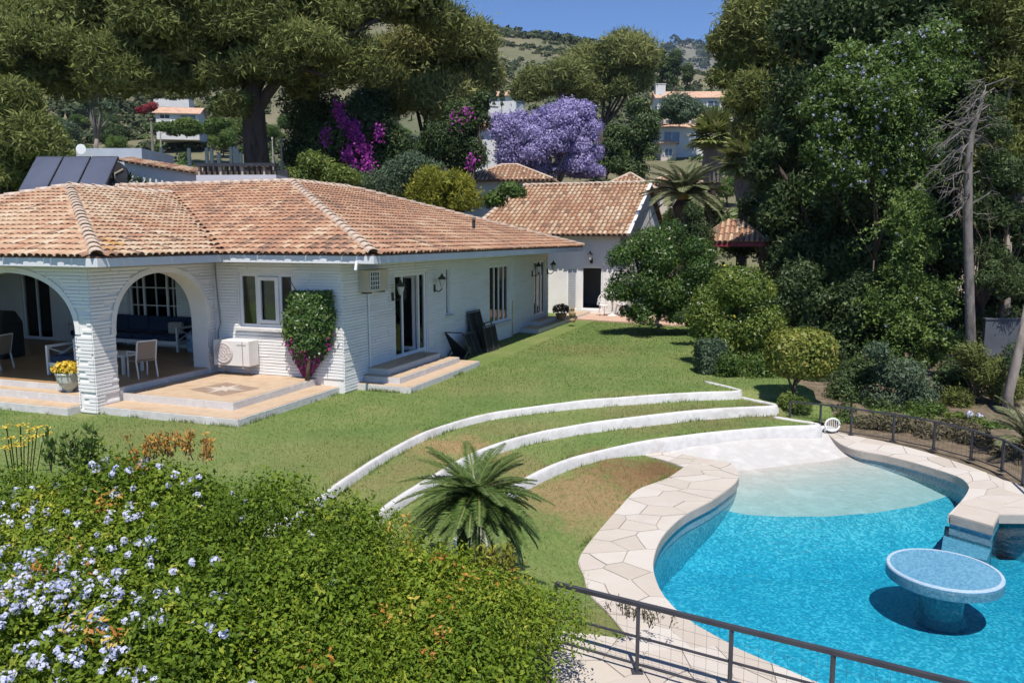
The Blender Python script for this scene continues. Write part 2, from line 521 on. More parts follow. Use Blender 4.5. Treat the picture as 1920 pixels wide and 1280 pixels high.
rows = [  # top edge, shoreline, edge under water
    [(1150, 862, -.60), (1270, 905, -.70), (1300, 955, -.9)],
    [(1215, 848, -.53), (1355, 899, -.72), (1355, 955, -.91)],
    [(1290, 838, -.485), (1410, 894, -.71), (1400, 965, -.92)],
    [(1350, 830, -.475), (1460, 889, -.71), (1460, 969, -.93)],
    [(1410, 822, -.47), (1515, 883, -.71), (1550, 968, -.93)],
    [(1465, 816, -.47), (1570, 874, -.71), (1640, 962, -.93)],
    [(1515, 811, -.47), (1612, 865, -.71), (1715, 949, -.92)],
    [(1562, 806, -.49), (1662, 857, -.73), (1800, 922, -.9)]]
beach_poly = [tuple(gp(1178, 846, -.5)[:2])] + [tuple(gp(*r[0])[:2]) for r in rows[2:]] + [tuple(gp(*r[1])[:2]) for r in rows[:1:-1]] + [tuple(gp(x, y, -.5)[:2]) for x, y in [(1372, 882), (1330, 872), (1268, 858), (1220, 850)]]
def inside(poly, x, y):
    c = False; n = len(poly); j = n - 1
    for i in range(n):
        xi, yi = poly[i]; xj, yj = poly[j]
        if (yi > y) != (yj > y) and x < (xj - xi) * (y - yi) / (yj - yi) + xi: c = not c
        j = i
    return c

# ------------------------------------------------------------------ lawn sheet
def lawn_material():
    m = bpy.data.materials.new('mown_grass')
    nt, out = _nodes(m)
    b = nt.nodes.new('ShaderNodeBsdfPrincipled')
    b.inputs['Roughness'].default_value = 0.9; b.inputs['Specular IOR Level'].default_value = 0.15
    g = nt.nodes.new('ShaderNodeNewGeometry')
    def nz(sc, det=5, rough=.6):
        n = nt.nodes.new('ShaderNodeTexNoise'); n.inputs['Scale'].default_value = sc; n.inputs['Detail'].default_value = det; n.inputs['Roughness'].default_value = rough
        nt.links.new(g.outputs['Position'], n.inputs['Vector']); return n.outputs['Fac']
    def math2(op, a, bb):
        n = nt.nodes.new('ShaderNodeMath'); n.operation = op
        for i, q in enumerate((a, bb)):
            if isinstance(q, (int, float)): n.inputs[i].default_value = q
            else: nt.links.new(q, n.inputs[i])
        return n.outputs[0]
    nz_fine = nz(16, 6, .75)
    fine = _ramp(nt, [(0.08, 0.12, 0.032), (0.14, 0.195, 0.056), (0.215, 0.26, 0.09)], nz_fine, [0.36, 0.5, 0.64])
    patch = _ramp(nt, [(0.09, 0.155, 0.04), (0.152, 0.198, 0.058), (0.26, 0.245, 0.105)], nz(.55, 6, .62), [0.36, 0.5, 0.68])
    mx = nt.nodes.new('ShaderNodeMix'); mx.data_type = 'RGBA'; mx.inputs[0].default_value = 0.5
    nt.links.new(fine.outputs[0], mx.inputs[6]); nt.links.new(patch.outputs[0], mx.inputs[7])
    col = mx.outputs[2]
    # worn dry spots, each with its own ragged edge
    rag = nz(2.2, 4, .7)
    bw = _ramp(nt, [(0.45, 0.45, 0.45), (1.35, 1.35, 1.35)], nz_fine, [.3, .7])
    for (x, y, r, c, s) in [(*g2((1190, 905), -.53), 1.2, (0.22, 0.13, 0.065), .95), (*g2((1090, 945), -.53), 1.25, (0.29, 0.20, 0.10), .9), (*g2((1235, 880), -.53), .6, (0.17, 0.085, 0.045), .8), (*g2((850, 850), -.2), .85, (0.33, 0.22, 0.11), .9), (*g2((800, 885), -.2), .7, (0.22, 0.18, 0.08), .6),
                          (*g2((1100, 655), 0), 1.5, (0.22, 0.18, 0.08), .55), (*g2((640, 850), 0), 1.2, (0.2, 0.185, 0.075), .5), (*g2((1330, 795), -.4), .9, (0.16, 0.13, 0.06), .6), (*g2((1430, 785), -.4), .6, (0.19, 0.14, 0.075), .7), (*g2((250, 812), 0), 1.5, (0.19, 0.18, 0.07), .4), (*g2((700, 905), -.08), .8, (0.24, 0.20, 0.09), .6), (*g2((950, 805), -.12), .8, (0.23, 0.19, 0.09), .5), (*g2((1180, 765), -.14), 1.0, (0.22, 0.185, 0.085), .5), (*g2((950, 870), -.25), .7, (0.24, 0.19, 0.09), .55), (*g2((1200, 800), -.3), .8, (0.20, 0.165, 0.075), .5), (*g2((900, 720), 0), 1.6, (0.2, 0.19, 0.08), .35), (*g2((1120, 1180), -.6), .4, (0.2, 0.17, 0.07), .5)]:
        d = nt.nodes.new('ShaderNodeVectorMath'); d.operation = 'DISTANCE'
        mp = nt.nodes.new('ShaderNodeVectorMath'); mp.operation = 'MULTIPLY'; mp.inputs[1].default_value = (1, 1, 0)
        nt.links.new(g.outputs['Position'], mp.inputs[0]); nt.links.new(mp.outputs[0], d.inputs[0]); d.inputs[1].default_value = (x, y, 0)
        k = math2('ADD', math2('DIVIDE', d.outputs['Value'], r), math2('MULTIPLY', math2('SUBTRACT', rag, .5), 2.2))
        mr = nt.nodes.new('ShaderNodeMapRange'); mr.inputs[1].default_value = 1.15; mr.inputs[2].default_value = .35; mr.inputs[3].default_value = 0; mr.inputs[4].default_value = s
        nt.links.new(k, mr.inputs[0])
        m2 = nt.nodes.new('ShaderNodeMix'); m2.data_type = 'RGBA'
        nt.links.new(mr.outputs[0], m2.inputs[0]); nt.links.new(col, m2.inputs[6])
        # keep the blade texture in the dry spot
        sc = nt.nodes.new('ShaderNodeMix'); sc.data_type = 'RGBA'; sc.blend_type = 'MULTIPLY'; sc.inputs[0].default_value = .55
        sc.inputs[6].default_value = (*c, 1)
        nt.links.new(bw.outputs[0], sc.inputs[7]); nt.links.new(sc.outputs[2], m2.inputs[7])
        col = m2.outputs[2]
    nt.links.new(col, b.inputs['Base Color'])
    bp = nt.nodes.new('ShaderNodeBump'); bp.inputs['Strength'].default_value = .9; bp.inputs['Distance'].default_value = .03
    nt.links.new(nz(24, 3, .8), bp.inputs['Height']); nt.links.new(bp.outputs[0], b.inputs['Normal'])
    nt.links.new(b.outputs[0], out.inputs[0])
    return m
M_lawn = lawn_material()
deck_region = [tuple(p) for p in resample(OL, 40)[0]]
gx = np.arange(-26, 6.6, .15); gy = np.arange(5.0, 40.1, .15)
pool_np = pool_poly
OLp = [tuple(p) for p in resample(OL, 40)[0]]
left_deck_poly = OLp + [(1.25, 7.4)] + [tuple(p) for p in il[:44]][::-1]
GX, GY = np.meshgrid(gx, gy)
LZ = lawn_level(GX.ravel(), GY.ravel())
V = np.stack([GX.ravel(), GY.ravel(), LZ], 1)
V[:, 2] += np.array([fbm(x, y, .35, 3) * .01 for x, y in V[:, :2]])
idx = np.arange(len(V)).reshape(len(gy), len(gx))
Fl = []
for j in range(len(gy) - 1):
    for i in range(len(gx) - 1):
        x = gx[i] + .075; y = gy[j] + .075
        if y < 17 and x > 0:
            if any(inside(pool_poly, x + a, y + b) for a, b in ((0, 0), (.09, 0), (-.09, 0), (0, .09), (0, -.09))): continue
            if y < curve_y(W3, x) - .06 and (inside(beach_poly, x, y) or x > 3.2): continue
            if x > 2.6 and y < 7.6: continue
        if x > 5.9 and y < 15.3: continue
        Fl.append((idx[j, i], idx[j, i + 1], idx[j + 1, i + 1], idx[j + 1, i]))
tag(link('lawn', np_mesh('lawn', V, np.array(Fl), None, M_lawn, True)), kind='structure')

# bed of dry soil on the right, under the trees
M_soil = mat('dry_leaf_soil', [(0.09, 0.065, 0.04), (0.14, 0.105, 0.068), (0.055, 0.045, 0.028)], scale=1.6, rough=0.95, bump=.9, bscale=9, cols2=[(0.09, 0.07, 0.045), (0.23, 0.18, 0.125)], scale2=5, mix2=.5)
bx = np.arange(4.4, 45, .6); by = np.arange(-4, 46, .6)
def bed_z(x, y):
    z = -.66 + float(smooth(15.5, 19, y)) * .55 * float(smooth(9, 4, x)) - float(smooth(12, 24, x)) * 1.0
    z += float(smooth(26, 44, y)) * (float(np.interp(y, PROF_Y, PROF_Z)) + 1.0)
    return z + .1 + fbm(x, y, .5, 3) * .05
V = np.array([(x, y, bed_z(x, y)) for y in by for x in bx]); idx = np.arange(len(V)).reshape(len(by), len(bx))
Fl = []
for j in range(len(by) - 1):
    for i in range(len(bx) - 1):
        x = bx[i] + .3; y = by[j] + .3
        if any(inside(pool_poly, x + a, y + b) for a in (-.3, 0, .3) for b in (-.3, 0, .3)): continue
        if x < 5.0 and y < 15.6: continue
        if y < 15.0 and x < 6.0 and y > 5: continue
        Fl.append((idx[j, i], idx[j, i + 1], idx[j + 1, i + 1], idx[j + 1, i]))
tag(link('garden_soil', np_mesh('garden_soil', V, np.array(Fl), None, M_soil, True)), kind='structure')

# ------------------------------------------------------------------ curved white retaining walls
M_whitewash = mat('whitewashed_masonry', [(0.60, 0.59, 0.58), (0.52, 0.51, 0.50), (0.36, 0.33, 0.30)], scale=2.6, rough=.8, bump=.5, bscale=14, poss=[.3, .55, .78], cols2=[(0.62, 0.61, 0.60), (0.46, 0.44, 0.42)], scale2=9, mix2=.4)
def sweep_wall(name, pts, zt, zb, wid, label, grp):
    P, L = resample(pts, max(20, int(len(pts) * 7)))
    def profile(t): return [(-wid / 2, zb), (-wid / 2, t - .07), (-wid / 2 + .025, t - .025), (-wid / 4, t - .004), (0, t + .004), (wid / 4, t - .006), (wid / 2 - .025, t - .03), (wid / 2, t - .08), (wid / 2 + .015, zb)]
    n = 9; V = []
    for i, p in enumerate(P):
        d = P[min(i + 1, len(P) - 1)] - P[max(i - 1, 0)]; d /= np.linalg.norm(d)
        nrm = np.array([d[1], -d[0]])           # to the right of travel = pool side
        prof = profile(zt(p[0]) if callable(zt) else zt)
        for k, (a, z) in enumerate(prof):
            w = fbm(p[0], p[1], 1.1, 3, k * .15) * .007
            q = p + nrm * (a + w); V.append((q[0], q[1], z + (fbm(p[0], p[1], .9, 3, 4) * .008 if z > zb else 0)))
    mb = MB()
    fs = [(i * n + k, i * n + k + 1, (i + 1) * n + k + 1, (i + 1) * n + k) for i in range(len(P) - 1) for k in range(n - 1)]
    fs += [tuple(range(n - 1, -1, -1)), tuple((len(P) - 1) * n + k for k in range(n))]
    mb.add(V, [f[::-1] for f in fs])
    o = mb.build(name, M_whitewash, smooth=True)
    return tag(o, label, 'garden wall', grp)
sweep_wall('retaining_wall', W1 + [(4.9, 17.0), (4.45, 17.9)], .028, -.3, .12, 'uppermost low white curved wall edging the main lawn', 'curved white terrace walls')
sweep_wall('retaining_wall', W2 + [(W2[-1][0] + .04, W2[-1][1] + .25), (W2[-1][0] - .4, W2[-1][1] + .95)], lambda x: float(level(1, x)) + .04, -.5, .13, 'middle low white curved wall between the grass terraces', 'curved white terrace walls')
sweep_wall('retaining_wall', W3 + [(W3[-1][0] + .04, W3[-1][1] + .2), (W3[-1][0] - .55, W3[-1][1] + .75)], lambda x: float(level(2, x)) + .035, -.7, .13, 'lowest low white curved wall above the white pool beach', 'curved white terrace walls')

# ------------------------------------------------------------------ pool basin, beach, water
def mosaic(name, cols, size, rough=.25):
    m = bpy.data.materials.new(name)
    nt, out = _nodes(m)
    b = nt.nodes.new('ShaderNodeBsdfPrincipled'); b.inputs['Roughness'].default_value = rough
    g = nt.nodes.new('ShaderNodeNewGeometry')
    vo = nt.nodes.new('ShaderNodeTexVoronoi'); vo.inputs['Scale'].default_value = 1 / size; vo.inputs['Randomness'].default_value = .12
    nt.links.new(g.outputs['Position'], vo.inputs['Vector'])
    sp = nt.nodes.new('ShaderNodeSeparateColor'); nt.links.new(vo.outputs['Color'], sp.inputs[0])
    n = nt.nodes.new('ShaderNodeTexNoise'); n.inputs['Scale'].default_value = 1.1; n.inputs['Detail'].default_value = 3
    nt.links.new(g.outputs['Position'], n.inputs['Vector'])
    mi = nt.nodes.new('ShaderNodeMath'); mi.operation = 'MULTIPLY_ADD'; mi.inputs[1].default_value = .8
    sb = nt.nodes.new('ShaderNodeMath'); sb.operation = 'SUBTRACT'; sb.inputs[1].default_value = .5
    nt.links.new(n.outputs['Fac'], sb.inputs[0]); nt.links.new(sb.outputs[0], mi.inputs[0]); nt.links.new(sp.outputs[0], mi.inputs[2])
    r = _ramp(nt, cols, mi.outputs[0])
    nt.links.new(r.outputs[0], b.inputs['Base Color']); nt.links.new(b.outputs[0], out.inputs[0])
    return m
M_basin = mosaic('blue_glass_mosaic', [(0.035, 0.26, 0.365), (0.05, 0.325, 0.43), (0.07, 0.385, 0.485), (0.20, 0.52, 0.61)], .03)
M_palemosaic = mosaic('pale_blue_mosaic', [(0.075, 0.22, 0.35), (0.11, 0.28, 0.41), (0.17, 0.35, 0.48)], .022, .4)
M_beach = mat('white_beach_plaster', [(0.53, 0.515, 0.50), (0.44, 0.425, 0.41), (0.49, 0.48, 0.46)], scale=3, rough=.85, bump=.6, bscale=30)
FLOOR_Z = -1.3
mb = MB()
P = [(p[0], p[1]) for p in pool_poly]
n = len(P)
cx = sum(p[0] for p in P) / n; cy = sum(p[1] for p in P) / n
vsb = [(p[0], p[1], DZ - .06) for p in P] + [(p[0], p[1], FLOOR_Z) for p in P]
mb.add(vsb, [(i, n + i, n + (i + 1) % n, (i + 1) % n) for i in range(n - 1)])
mb.add([(p[0], p[1], FLOOR_Z) for p in P], [tuple(range(n))])
tag(mb.build('pool_basin', M_basin), kind='structure')
# pale waterline band just under the coping
mb = MB()
for a, b in zip(P[:-1], P[1:]):
    ins = []
    for q in (a, b):
        d = Vector((cx - q[0], cy - q[1])).normalized() * .012; ins.append((q[0] + d.x, q[1] + d.y))
    mb.add([(*ins[0], DZ - .10), (*ins[1], DZ - .10), (*ins[1], DZ - .29), (*ins[0], DZ - .29)], [(0, 1, 2, 3)])
M_band = mosaic('waterline_mosaic', [(0.16, 0.28, 0.38), (0.22, 0.35, 0.46), (0.30, 0.43, 0.52)], .03, .3)
tag(mb.build('pool_waterline', M_band), kind='structure')
# beach ramp
V = []; NC = 14
for r in rows:
    p = [gp(*q) for q in r]
    for k in range(NC + 1):
        t = k / NC
        if t < .5: q = p[0].lerp(p[1], t * 2)
        else: q = p[1].lerp(p[2], t * 2 - 1)
        V.append(q + Vector((0, 0, fbm(q.x, q.y, .9, 3, 2) * .02)))
m_ = NC + 1
mb = MB(); mb.add(V, [(i * m_ + k, (i + 1) * m_ + k, (i + 1) * m_ + k + 1, i * m_ + k + 1)[::-1] for i in range(len(rows) - 1) for k in range(m_ - 1)])
o = mb.build('pool_beach', M_beach, smooth=True); tag(o, kind='structure')
mb = MB()
edge = [V[i * m_ + NC] for i in range(len(rows))]
edge = [edge[0] + Vector((-.7, .3, 0))] + edge + [edge[-1] + Vector((.7, .25, 0))]
for a, b in zip(edge[:-1], edge[1:]):
    mb.add([a, b, b + Vector((0, -1.5, -.40)), a + Vector((0, -1.5, -.40))], [(0, 1, 2, 3)])
tag(mb.build('pool_beach_face', M_basin, smooth=True), kind='structure')
# water
def water_material():
    m = bpy.data.materials.new('pool_water')
    nt, out = _nodes(m)
    tr = nt.nodes.new('ShaderNodeBsdfTransparent'); tr.inputs[0].default_value = (1, 1, 1, 1)
    gl = nt.nodes.new('ShaderNodeBsdfGlossy'); gl.inputs['Roughness'].default_value = .03
    fr = nt.nodes.new('ShaderNodeFresnel'); fr.inputs[0].default_value = 1.33
    g = nt.nodes.new('ShaderNodeNewGeometry')
    n = nt.nodes.new('ShaderNodeTexNoise'); n.inputs['Scale'].default_value = 7; n.inputs['Detail'].default_value = 3; n.inputs['Roughness'].default_value = .55; n.inputs['Distortion'].default_value = .8
    nt.links.new(g.outputs['Position'], n.inputs['Vector'])
    bp = nt.nodes.new('ShaderNodeBump'); bp.inputs['Strength'].default_value = .5; bp.inputs['Distance'].default_value = .03
    nt.links.new(n.outputs['Fac'], bp.inputs['Height'])
    for k in (gl, fr): nt.links.new(bp.outputs[0], k.inputs['Normal'])
    mx = nt.nodes.new('ShaderNodeMixShader')
    nt.links.new(fr.outputs[0], mx.inputs[0]); nt.links.new(tr.outputs[0], mx.inputs[1]); nt.links.new(gl.outputs[0], mx.inputs[2])
    nt.links.new(mx.outputs[0], out.inputs[0])
    va = nt.nodes.new('ShaderNodeVolumeAbsorption'); va.inputs['Color'].default_value = (0.30, 0.87, 0.96, 1); va.inputs['Density'].default_value = 1.0
    nt.links.new(va.outputs[0], out.inputs['Volume'])
    return m
M_water = water_material()
mb = MB(); mb.prism([(p[0] - (cx - p[0]) * .002, p[1] - (cy - p[1]) * .002) for p in P], FLOOR_Z - .06, WATER)
o = mb.build('pool_water', M_water); tag(o, kind='structure')

# ------------------------------------------------------------------ stone deck
M_mortar = mat('deck_mortar', [(0.50, 0.43, 0.35), (0.62, 0.55, 0.46)], scale=3, rough=.9)
M_cope = mat('cream_coping_concrete', [(0.42, 0.375, 0.325), (0.35, 0.31, 0.265)], scale=3, rough=.85, bump=.4)
M_pave = tint_mat('cream_flagstone', [(0.43, 0.38, 0.325), (0.48, 0.43, 0.375), (0.51, 0.47, 0.425), (0.45, 0.395, 0.345)], trans=0, rough=.85, spec=.2, noise_amt=.5, noise_scale=3)
def voronoi(w, h, cell, gap):
    nx_ = max(1, round(w / cell)); ny_ = max(1, round(h / cell))
    S = [((i + .5 + random.uniform(-.38, .38)) * w / nx_, (j + .5 + random.uniform(-.34, .34) + (.25 if i % 2 else -.25) * (ny_ > 1)) * h / ny_) for i in range(nx_) for j in range(ny_)]
    S = [(x, min(max(y, .05 * h), .95 * h)) for x, y in S]
    cells = []
    for i, (x, y) in enumerate(S):
        poly = [(gap / 2, gap / 2), (w - gap / 2, gap / 2), (w - gap / 2, h - gap / 2), (gap / 2, h - gap / 2)]
        for j in sorted(range(len(S)), key=lambda k: (S[k][0] - x) ** 2 + (S[k][1] - y) ** 2)[1:16]:
            dx, dy = S[j][0] - x, S[j][1] - y; d = math.hypot(dx, dy)
            if d < 1e-6: continue
            nxn, nyn = dx / d, dy / d; lim = d / 2 - gap / 2
            new = []
            for k in range(len(poly)):
                a = poly[k]; b = poly[(k + 1) % len(poly)]
                da = (a[0] - x) * nxn + (a[1] - y) * nyn - lim; db = (b[0] - x) * nxn + (b[1] - y) * nyn - lim
                if da <= 0: new.append(a)
                if (da < 0) != (db < 0):
                    t = da / (da - db); new.append((a[0] + (b[0] - a[0]) * t, a[1] + (b[1] - a[1]) * t))
            poly = new
            if len(poly) < 3: break
        if len(poly) >= 3: cells.append(poly)
    return cells
def deck_band(inner, outer, cell, th, name='pool_deck', lap=.04, rowmin=None):
    n = 60
    I, li = resample(inner, n); O, lo = resample(outer, n)
    L = (li + lo) / 2; wd = float(np.mean(np.linalg.norm(I - O, axis=1)))
    mb = MB()
    for k in range(n):
        d = (I[k] - O[k]) / np.linalg.norm(I[k] - O[k])
        i2 = I[k] + d * lap
        mb.v += [(*O[k], DZ - .012), (*i2, DZ - .012), (*i2, DZ - th), (*O[k], DZ - th)]
    mb.f += [(4 * k + a, 4 * k + (a + 1) % 4, 4 * k + 4 + (a + 1) % 4, 4 * k + 4 + a) for k in range(n - 1) for a in range(4)] + [(0, 1, 2, 3), (4 * n - 1, 4 * n - 2, 4 * n - 3, 4 * n - 4)]
    bed = mb.build(name, M_cope); tag(bed, kind='structure')
    def mp(s, t):
        k = min(max(s / L, 0), 1) * (n - 1); i = min(int(k), n - 2); f = k - i
        a = O[i] * (1 - f) + O[i + 1] * f; b = I[i] * (1 - f) + I[i + 1] * f
        d = (b - a) / np.linalg.norm(b - a)
        return a + (b + d * lap - a) * (t / wd)
    for poly in voronoi(L, wd, cell, .013):
        pts = []
        for k in range(len(poly)):
            a = poly[k]; b = poly[(k + 1) % len(poly)]
            if math.hypot(a[0] - b[0], a[1] - b[1]) < .01: continue
            m = max(1, int(math.hypot(a[0] - b[0], a[1] - b[1]) / .18))
            for q in range(m): pts.append(mp(a[0] + (b[0] - a[0]) * q / m, a[1] + (b[1] - a[1]) * q / m))
        if len(pts) < 3: continue
        mb = MB(); mb.tint = random.random(); dz = random.uniform(-.004, .004)
        c = np.mean(pts, axis=0)
        mb.prism([tuple(p) for p in pts], DZ - .02, DZ + dz)
        mb.build('paving_stone', M_pave, bed)
    return bed
deck_band(IL[:11], OL + [g2((1196, 1222))], .36, .13)
deck_band([g2(p) for p in [(1350, 868), (1290, 853), (1235, 846), (1185, 845)]], [g2(p) for p in [(1290, 878), (1245, 862), (1205, 853), (1170, 849)]], .3, .05, lap=.02)
deck_band(IR, OR, .42, .13)
# peninsula: coping between the two arms of the pool
deck_band([PEN[0], ((PEN[0][0] + PEN[1][0]) / 2, (PEN[0][1] + PEN[1][1]) / 2), PEN[1]], [g2((1812, 930)), g2((1850, 935)), PEN[2]], .5, .13, lap=.03)
deck_band([PEN[2], PEN[3], PEN[4]], [g2((1880, 899)), g2((1945, 915)), g2((2090, 945))], .6, .13, lap=.03)
# round the far right end of the pool
deck_band([PEN[4], (11.2, 8.4), (10.4, 6.8), (8.6, 5.6), (6.5, 5.4)], [(11.2, 11.0), (12.4, 8.6), (11.4, 6.1), (9.0, 4.6), (6.5, 4.3)], .7, .13, lap=.03)
# near deck under the front railing
top = [(-1.2, 7.25), (-.5, 7.24), (.42, 7.24), (.85, 7.16), (1.12, 7.1), (1.45, 7.62)] + [tuple(p) for p in il[50:]] + [(4.6, 5.9), (6.5, 5.4)]
bot = [(-1.2, 5.0), (-.5, 5.0), (.42, 5.0), (.85, 5.0), (1.12, 5.0), (1.45, 5.0), (2.0, 4.9), (2.8, 4.8), (3.8, 4.7), (5, 4.5), (6.5, 4.2)]
deck_band(top, bot, .48, .13, lap=.03)
# ================================================================== MAIN HOUSE
M_white = mat('white_painted_wall', [(0.78, 0.765, 0.74), (0.70, 0.685, 0.66)], scale=1.6, rough=.8, bump=.25, bscale=20, cols2=[(0.79, 0.775, 0.755), (0.60, 0.57, 0.53)], scale2=.9, mix2=.35)
M_brick = tint_mat('white_painted_brick', [(0.67, 0.65, 0.62), (0.78, 0.765, 0.745), (0.83, 0.82, 0.80)], trans=0, rough=.8, spec=.2, noise_amt=1.1, noise_scale=1.1)
M_fascia = mat('pale_fascia_paint', [(0.68, 0.69, 0.70), (0.60, 0.61, 0.63)], scale=1.2, rough=.7)
M_upvc = mat('white_window_frame', [(0.78, 0.78, 0.78), (0.72, 0.72, 0.73)], scale=3, rough=.4, spec=.4)
M_blackmetal = mat('black_metal', [(0.02, 0.02, 0.022), (0.035, 0.035, 0.04)], scale=6, rough=.45, spec=.5)
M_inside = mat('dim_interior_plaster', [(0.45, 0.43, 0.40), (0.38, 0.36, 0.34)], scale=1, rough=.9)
def glass_material(name, tint=(0.72, 0.78, 0.80)):
    m = bpy.data.materials.new(name); nt, out = _nodes(m)
    tr = nt.nodes.new('ShaderNodeBsdfTransparent'); tr.inputs[0].default_value = (*tint, 1)
    gl = nt.nodes.new('ShaderNodeBsdfGlossy'); gl.inputs['Roughness'].default_value = .015
    fr = nt.nodes.new('ShaderNodeFresnel'); fr.inputs[0].default_value = 1.6
    mx = nt.nodes.new('ShaderNodeMixShader')
    nt.links.new(fr.outputs[0], mx.inputs[0]); nt.links.new(tr.outputs[0], mx.inputs[1]); nt.links.new(gl.outputs[0], mx.inputs[2])
    nt.links.new(mx.outputs[0], out.inputs[0]); return m
M_glass = glass_material('window_glass')
M_sandtile = mat('sand_terrace_tile', [(0.44, 0.31, 0.20), (0.49, 0.37, 0.26), (0.40, 0.28, 0.18)], scale=2.5, rough=.7, bump=.2, bscale=40)
M_brownfloor = mat('brown_porch_tile', [(0.36, 0.22, 0.11), (0.44, 0.28, 0.15)], scale=2, rough=.35, spec=.4)
M_stepwhite = mat('worn_white_step', [(0.64, 0.625, 0.61), (0.54, 0.52, 0.50), (0.60, 0.585, 0.57)], scale=4, rough=.8, bump=.4, bscale=16)
TILE_COLS = [(0.14, 0.105, 0.085), (0.27, 0.165, 0.115), (0.375, 0.20, 0.125), (0.43, 0.27, 0.175), (0.49, 0.36, 0.245), (0.53, 0.43, 0.32)]
M_tile = tint_mat('clay_roof_tile', TILE_COLS, trans=0, rough=.85, spec=.15, poss=[0, .18, .38, .56, .76, 1], noise_amt=.22, noise_scale=7)
M_ridge = mat('mortared_ridge_tile', [(0.52, 0.42, 0.34), (0.40, 0.30, 0.23), (0.58, 0.50, 0.42)], scale=6, rough=.9, bump=.6, bscale=30)
M_underlay = mat('roof_underlay', [(0.20, 0.12, 0.08), (0.14, 0.09, 0.06)], scale=3, rough=.95)

HV, HU = -14.0, 18.0
HOFF = (HV, HU, 0)
house = thing('house', 'low white brick villa with orange tiled hip roof and arched porch', 'house', W(HV, HU), -TH)
def hb(): return MB(HOFF)

def wall_boxes(mb, axis, a0, a1, h0, h1, z0, z1, holes):
    """axis 'u': slab between u=a0..a1 running along v; axis 'v': slab between v=a0..a1 running along u"""
    hs = sorted({h0, h1, *[x for h in holes for x in h[:2] if h0 < x < h1]})
    for p, q in zip(hs[:-1], hs[1:]):
        mid = (p + q) / 2
        cuts = sorted([(h[2], h[3]) for h in holes if h[0] < mid < h[1]])
        z = z0
        for c0, c1 in cuts + [(z1, z1)]:
            if c0 > z:
                if axis == 'u': mb.box(p, q, a0, a1, z, c0)
                else: mb.box(a0, a1, p, q, z, c0)
            z = max(z, c1)
def pbox(mb, axis, base, h0, h1, d0, d1, z0, z1):
    """box on a wall face: d measured outwards from the face at base"""
    if axis == 'u': mb.box(h0, h1, base - d1, base - d0, z0, z1)
    else: mb.box(base + d0, base + d1, h0, h1, z0, z1)
def bricks(mb, axis, base, h0, h1, z0, z1, holes, skip=None, bl=.62, bh=.066):
    nrow = int((z1 - z0) / bh)
    for r in range(nrow):
        za = z0 + r * bh + .008; zb = z0 + (r + 1) * bh - .008
        h = h0 - bl * random.random()
        while h < h1:
            a = max(h, h0); ln = bl * random.uniform(.6, 1.3); b = min(h + ln - .004, h1); h += ln
            if b - a < .03: continue
            segs = [(a, b)]
            for H in holes:
                if zb > H[2] and za < H[3]:
                    ns = []
                    for (p, q) in segs:
                        if q <= H[0] or p >= H[1]: ns.append((p, q)); continue
                        if p < H[0]: ns.append((p, H[0]))
                        if q > H[1]: ns.append((H[1], q))
                    segs = ns
            for p, q in segs:
                if q - p < .02: continue
                if skip:
                    if skip((p + q) / 2, (za + zb) / 2): continue
                    if skip(p, (za + zb) / 2):
                        while p < q and skip(p, (za + zb) / 2): p += .02
                    if skip(q, (za + zb) / 2):
                        while q > p and skip(q, (za + zb) / 2): q -= .02
                    if q - p < .02: continue
                mb.tint = min(1, max(0, random.gauss(.6, .13)))
                pbox(mb, axis, base, p, q, -.01, random.uniform(.015, .027), za + random.uniform(-.002, .002), zb)
def window(axis, base, h0, h1, z0, z1, cuts, parent=None, fw=.07, sill=True, rows=1, deep=.10, name='window', off=None, open_gap=None, mat_f=None):
    """frame mesh (part) with panes and sill (sub-parts); cuts = positions of mullions"""
    off = off or HOFF; parent = parent or house
    f = MB(off)
    pbox(f, axis, base, h0, h1, -deep, -deep + .06, z0, z0 + fw); pbox(f, axis, base, h0, h1, -deep, -deep + .06, z1 - fw, z1)
    edges = [h0] + list(cuts) + [h1]
    for i, h in enumerate(edges):
        a = h if i == 0 else (h - fw if i == len(edges) - 1 else h - fw / 2)
        pbox(f, axis, base, a, a + fw, -deep, -deep + .06, z0 + fw, z1 - fw)
    for a, b in zip(edges[:-1], edges[1:]):
        for r in range(1, rows):
            z = z0 + (z1 - z0) * r / rows
            pbox(f, axis, base, a + fw / 2, b - fw / 2, -deep + .01, -deep + .045, z - .014, z + .014)
        if rows > 2:
            c = (a + b) / 2
            pbox(f, axis, base, c - .014, c + .014, -deep + .012, -deep + .043, z0 + fw, z1 - fw)
    fr = f.build(name, mat_f or M_upvc, parent)
    for i, (a, b) in enumerate(zip(edges[:-1], edges[1:])):
        if open_gap is not None and i == open_gap: continue
        g = MB(off); pbox(g, axis, base, a + fw / 2, b - fw / 2, -deep + .02, -deep + .032, z0 + fw - .01, z1 - fw + .01)
        g.build('pane', M_glass, fr)
    if sill:
        s = MB(off); pbox(s, axis, base, h0 - .1, h1 + .1, -.06, .10, z0 - .07, z0 - .012); s.build('sill', M_stepwhite, fr)
    return fr

FW = 14.3      # front wall plane (u)
SV = -9.0      # side wall plane (v)
ZC = 2.80      # soffit
win_front = (-11.62, -10.2, 1.34, 2.53)
door_side = (16.62, 18.3, .42, 2.43)
slit = (19.5, 19.72, 1.22, 2.46)
win_side = (22.7, 24.45, .60, 2.43)
door_far = (27.5, 28.85, .42, 2.43)
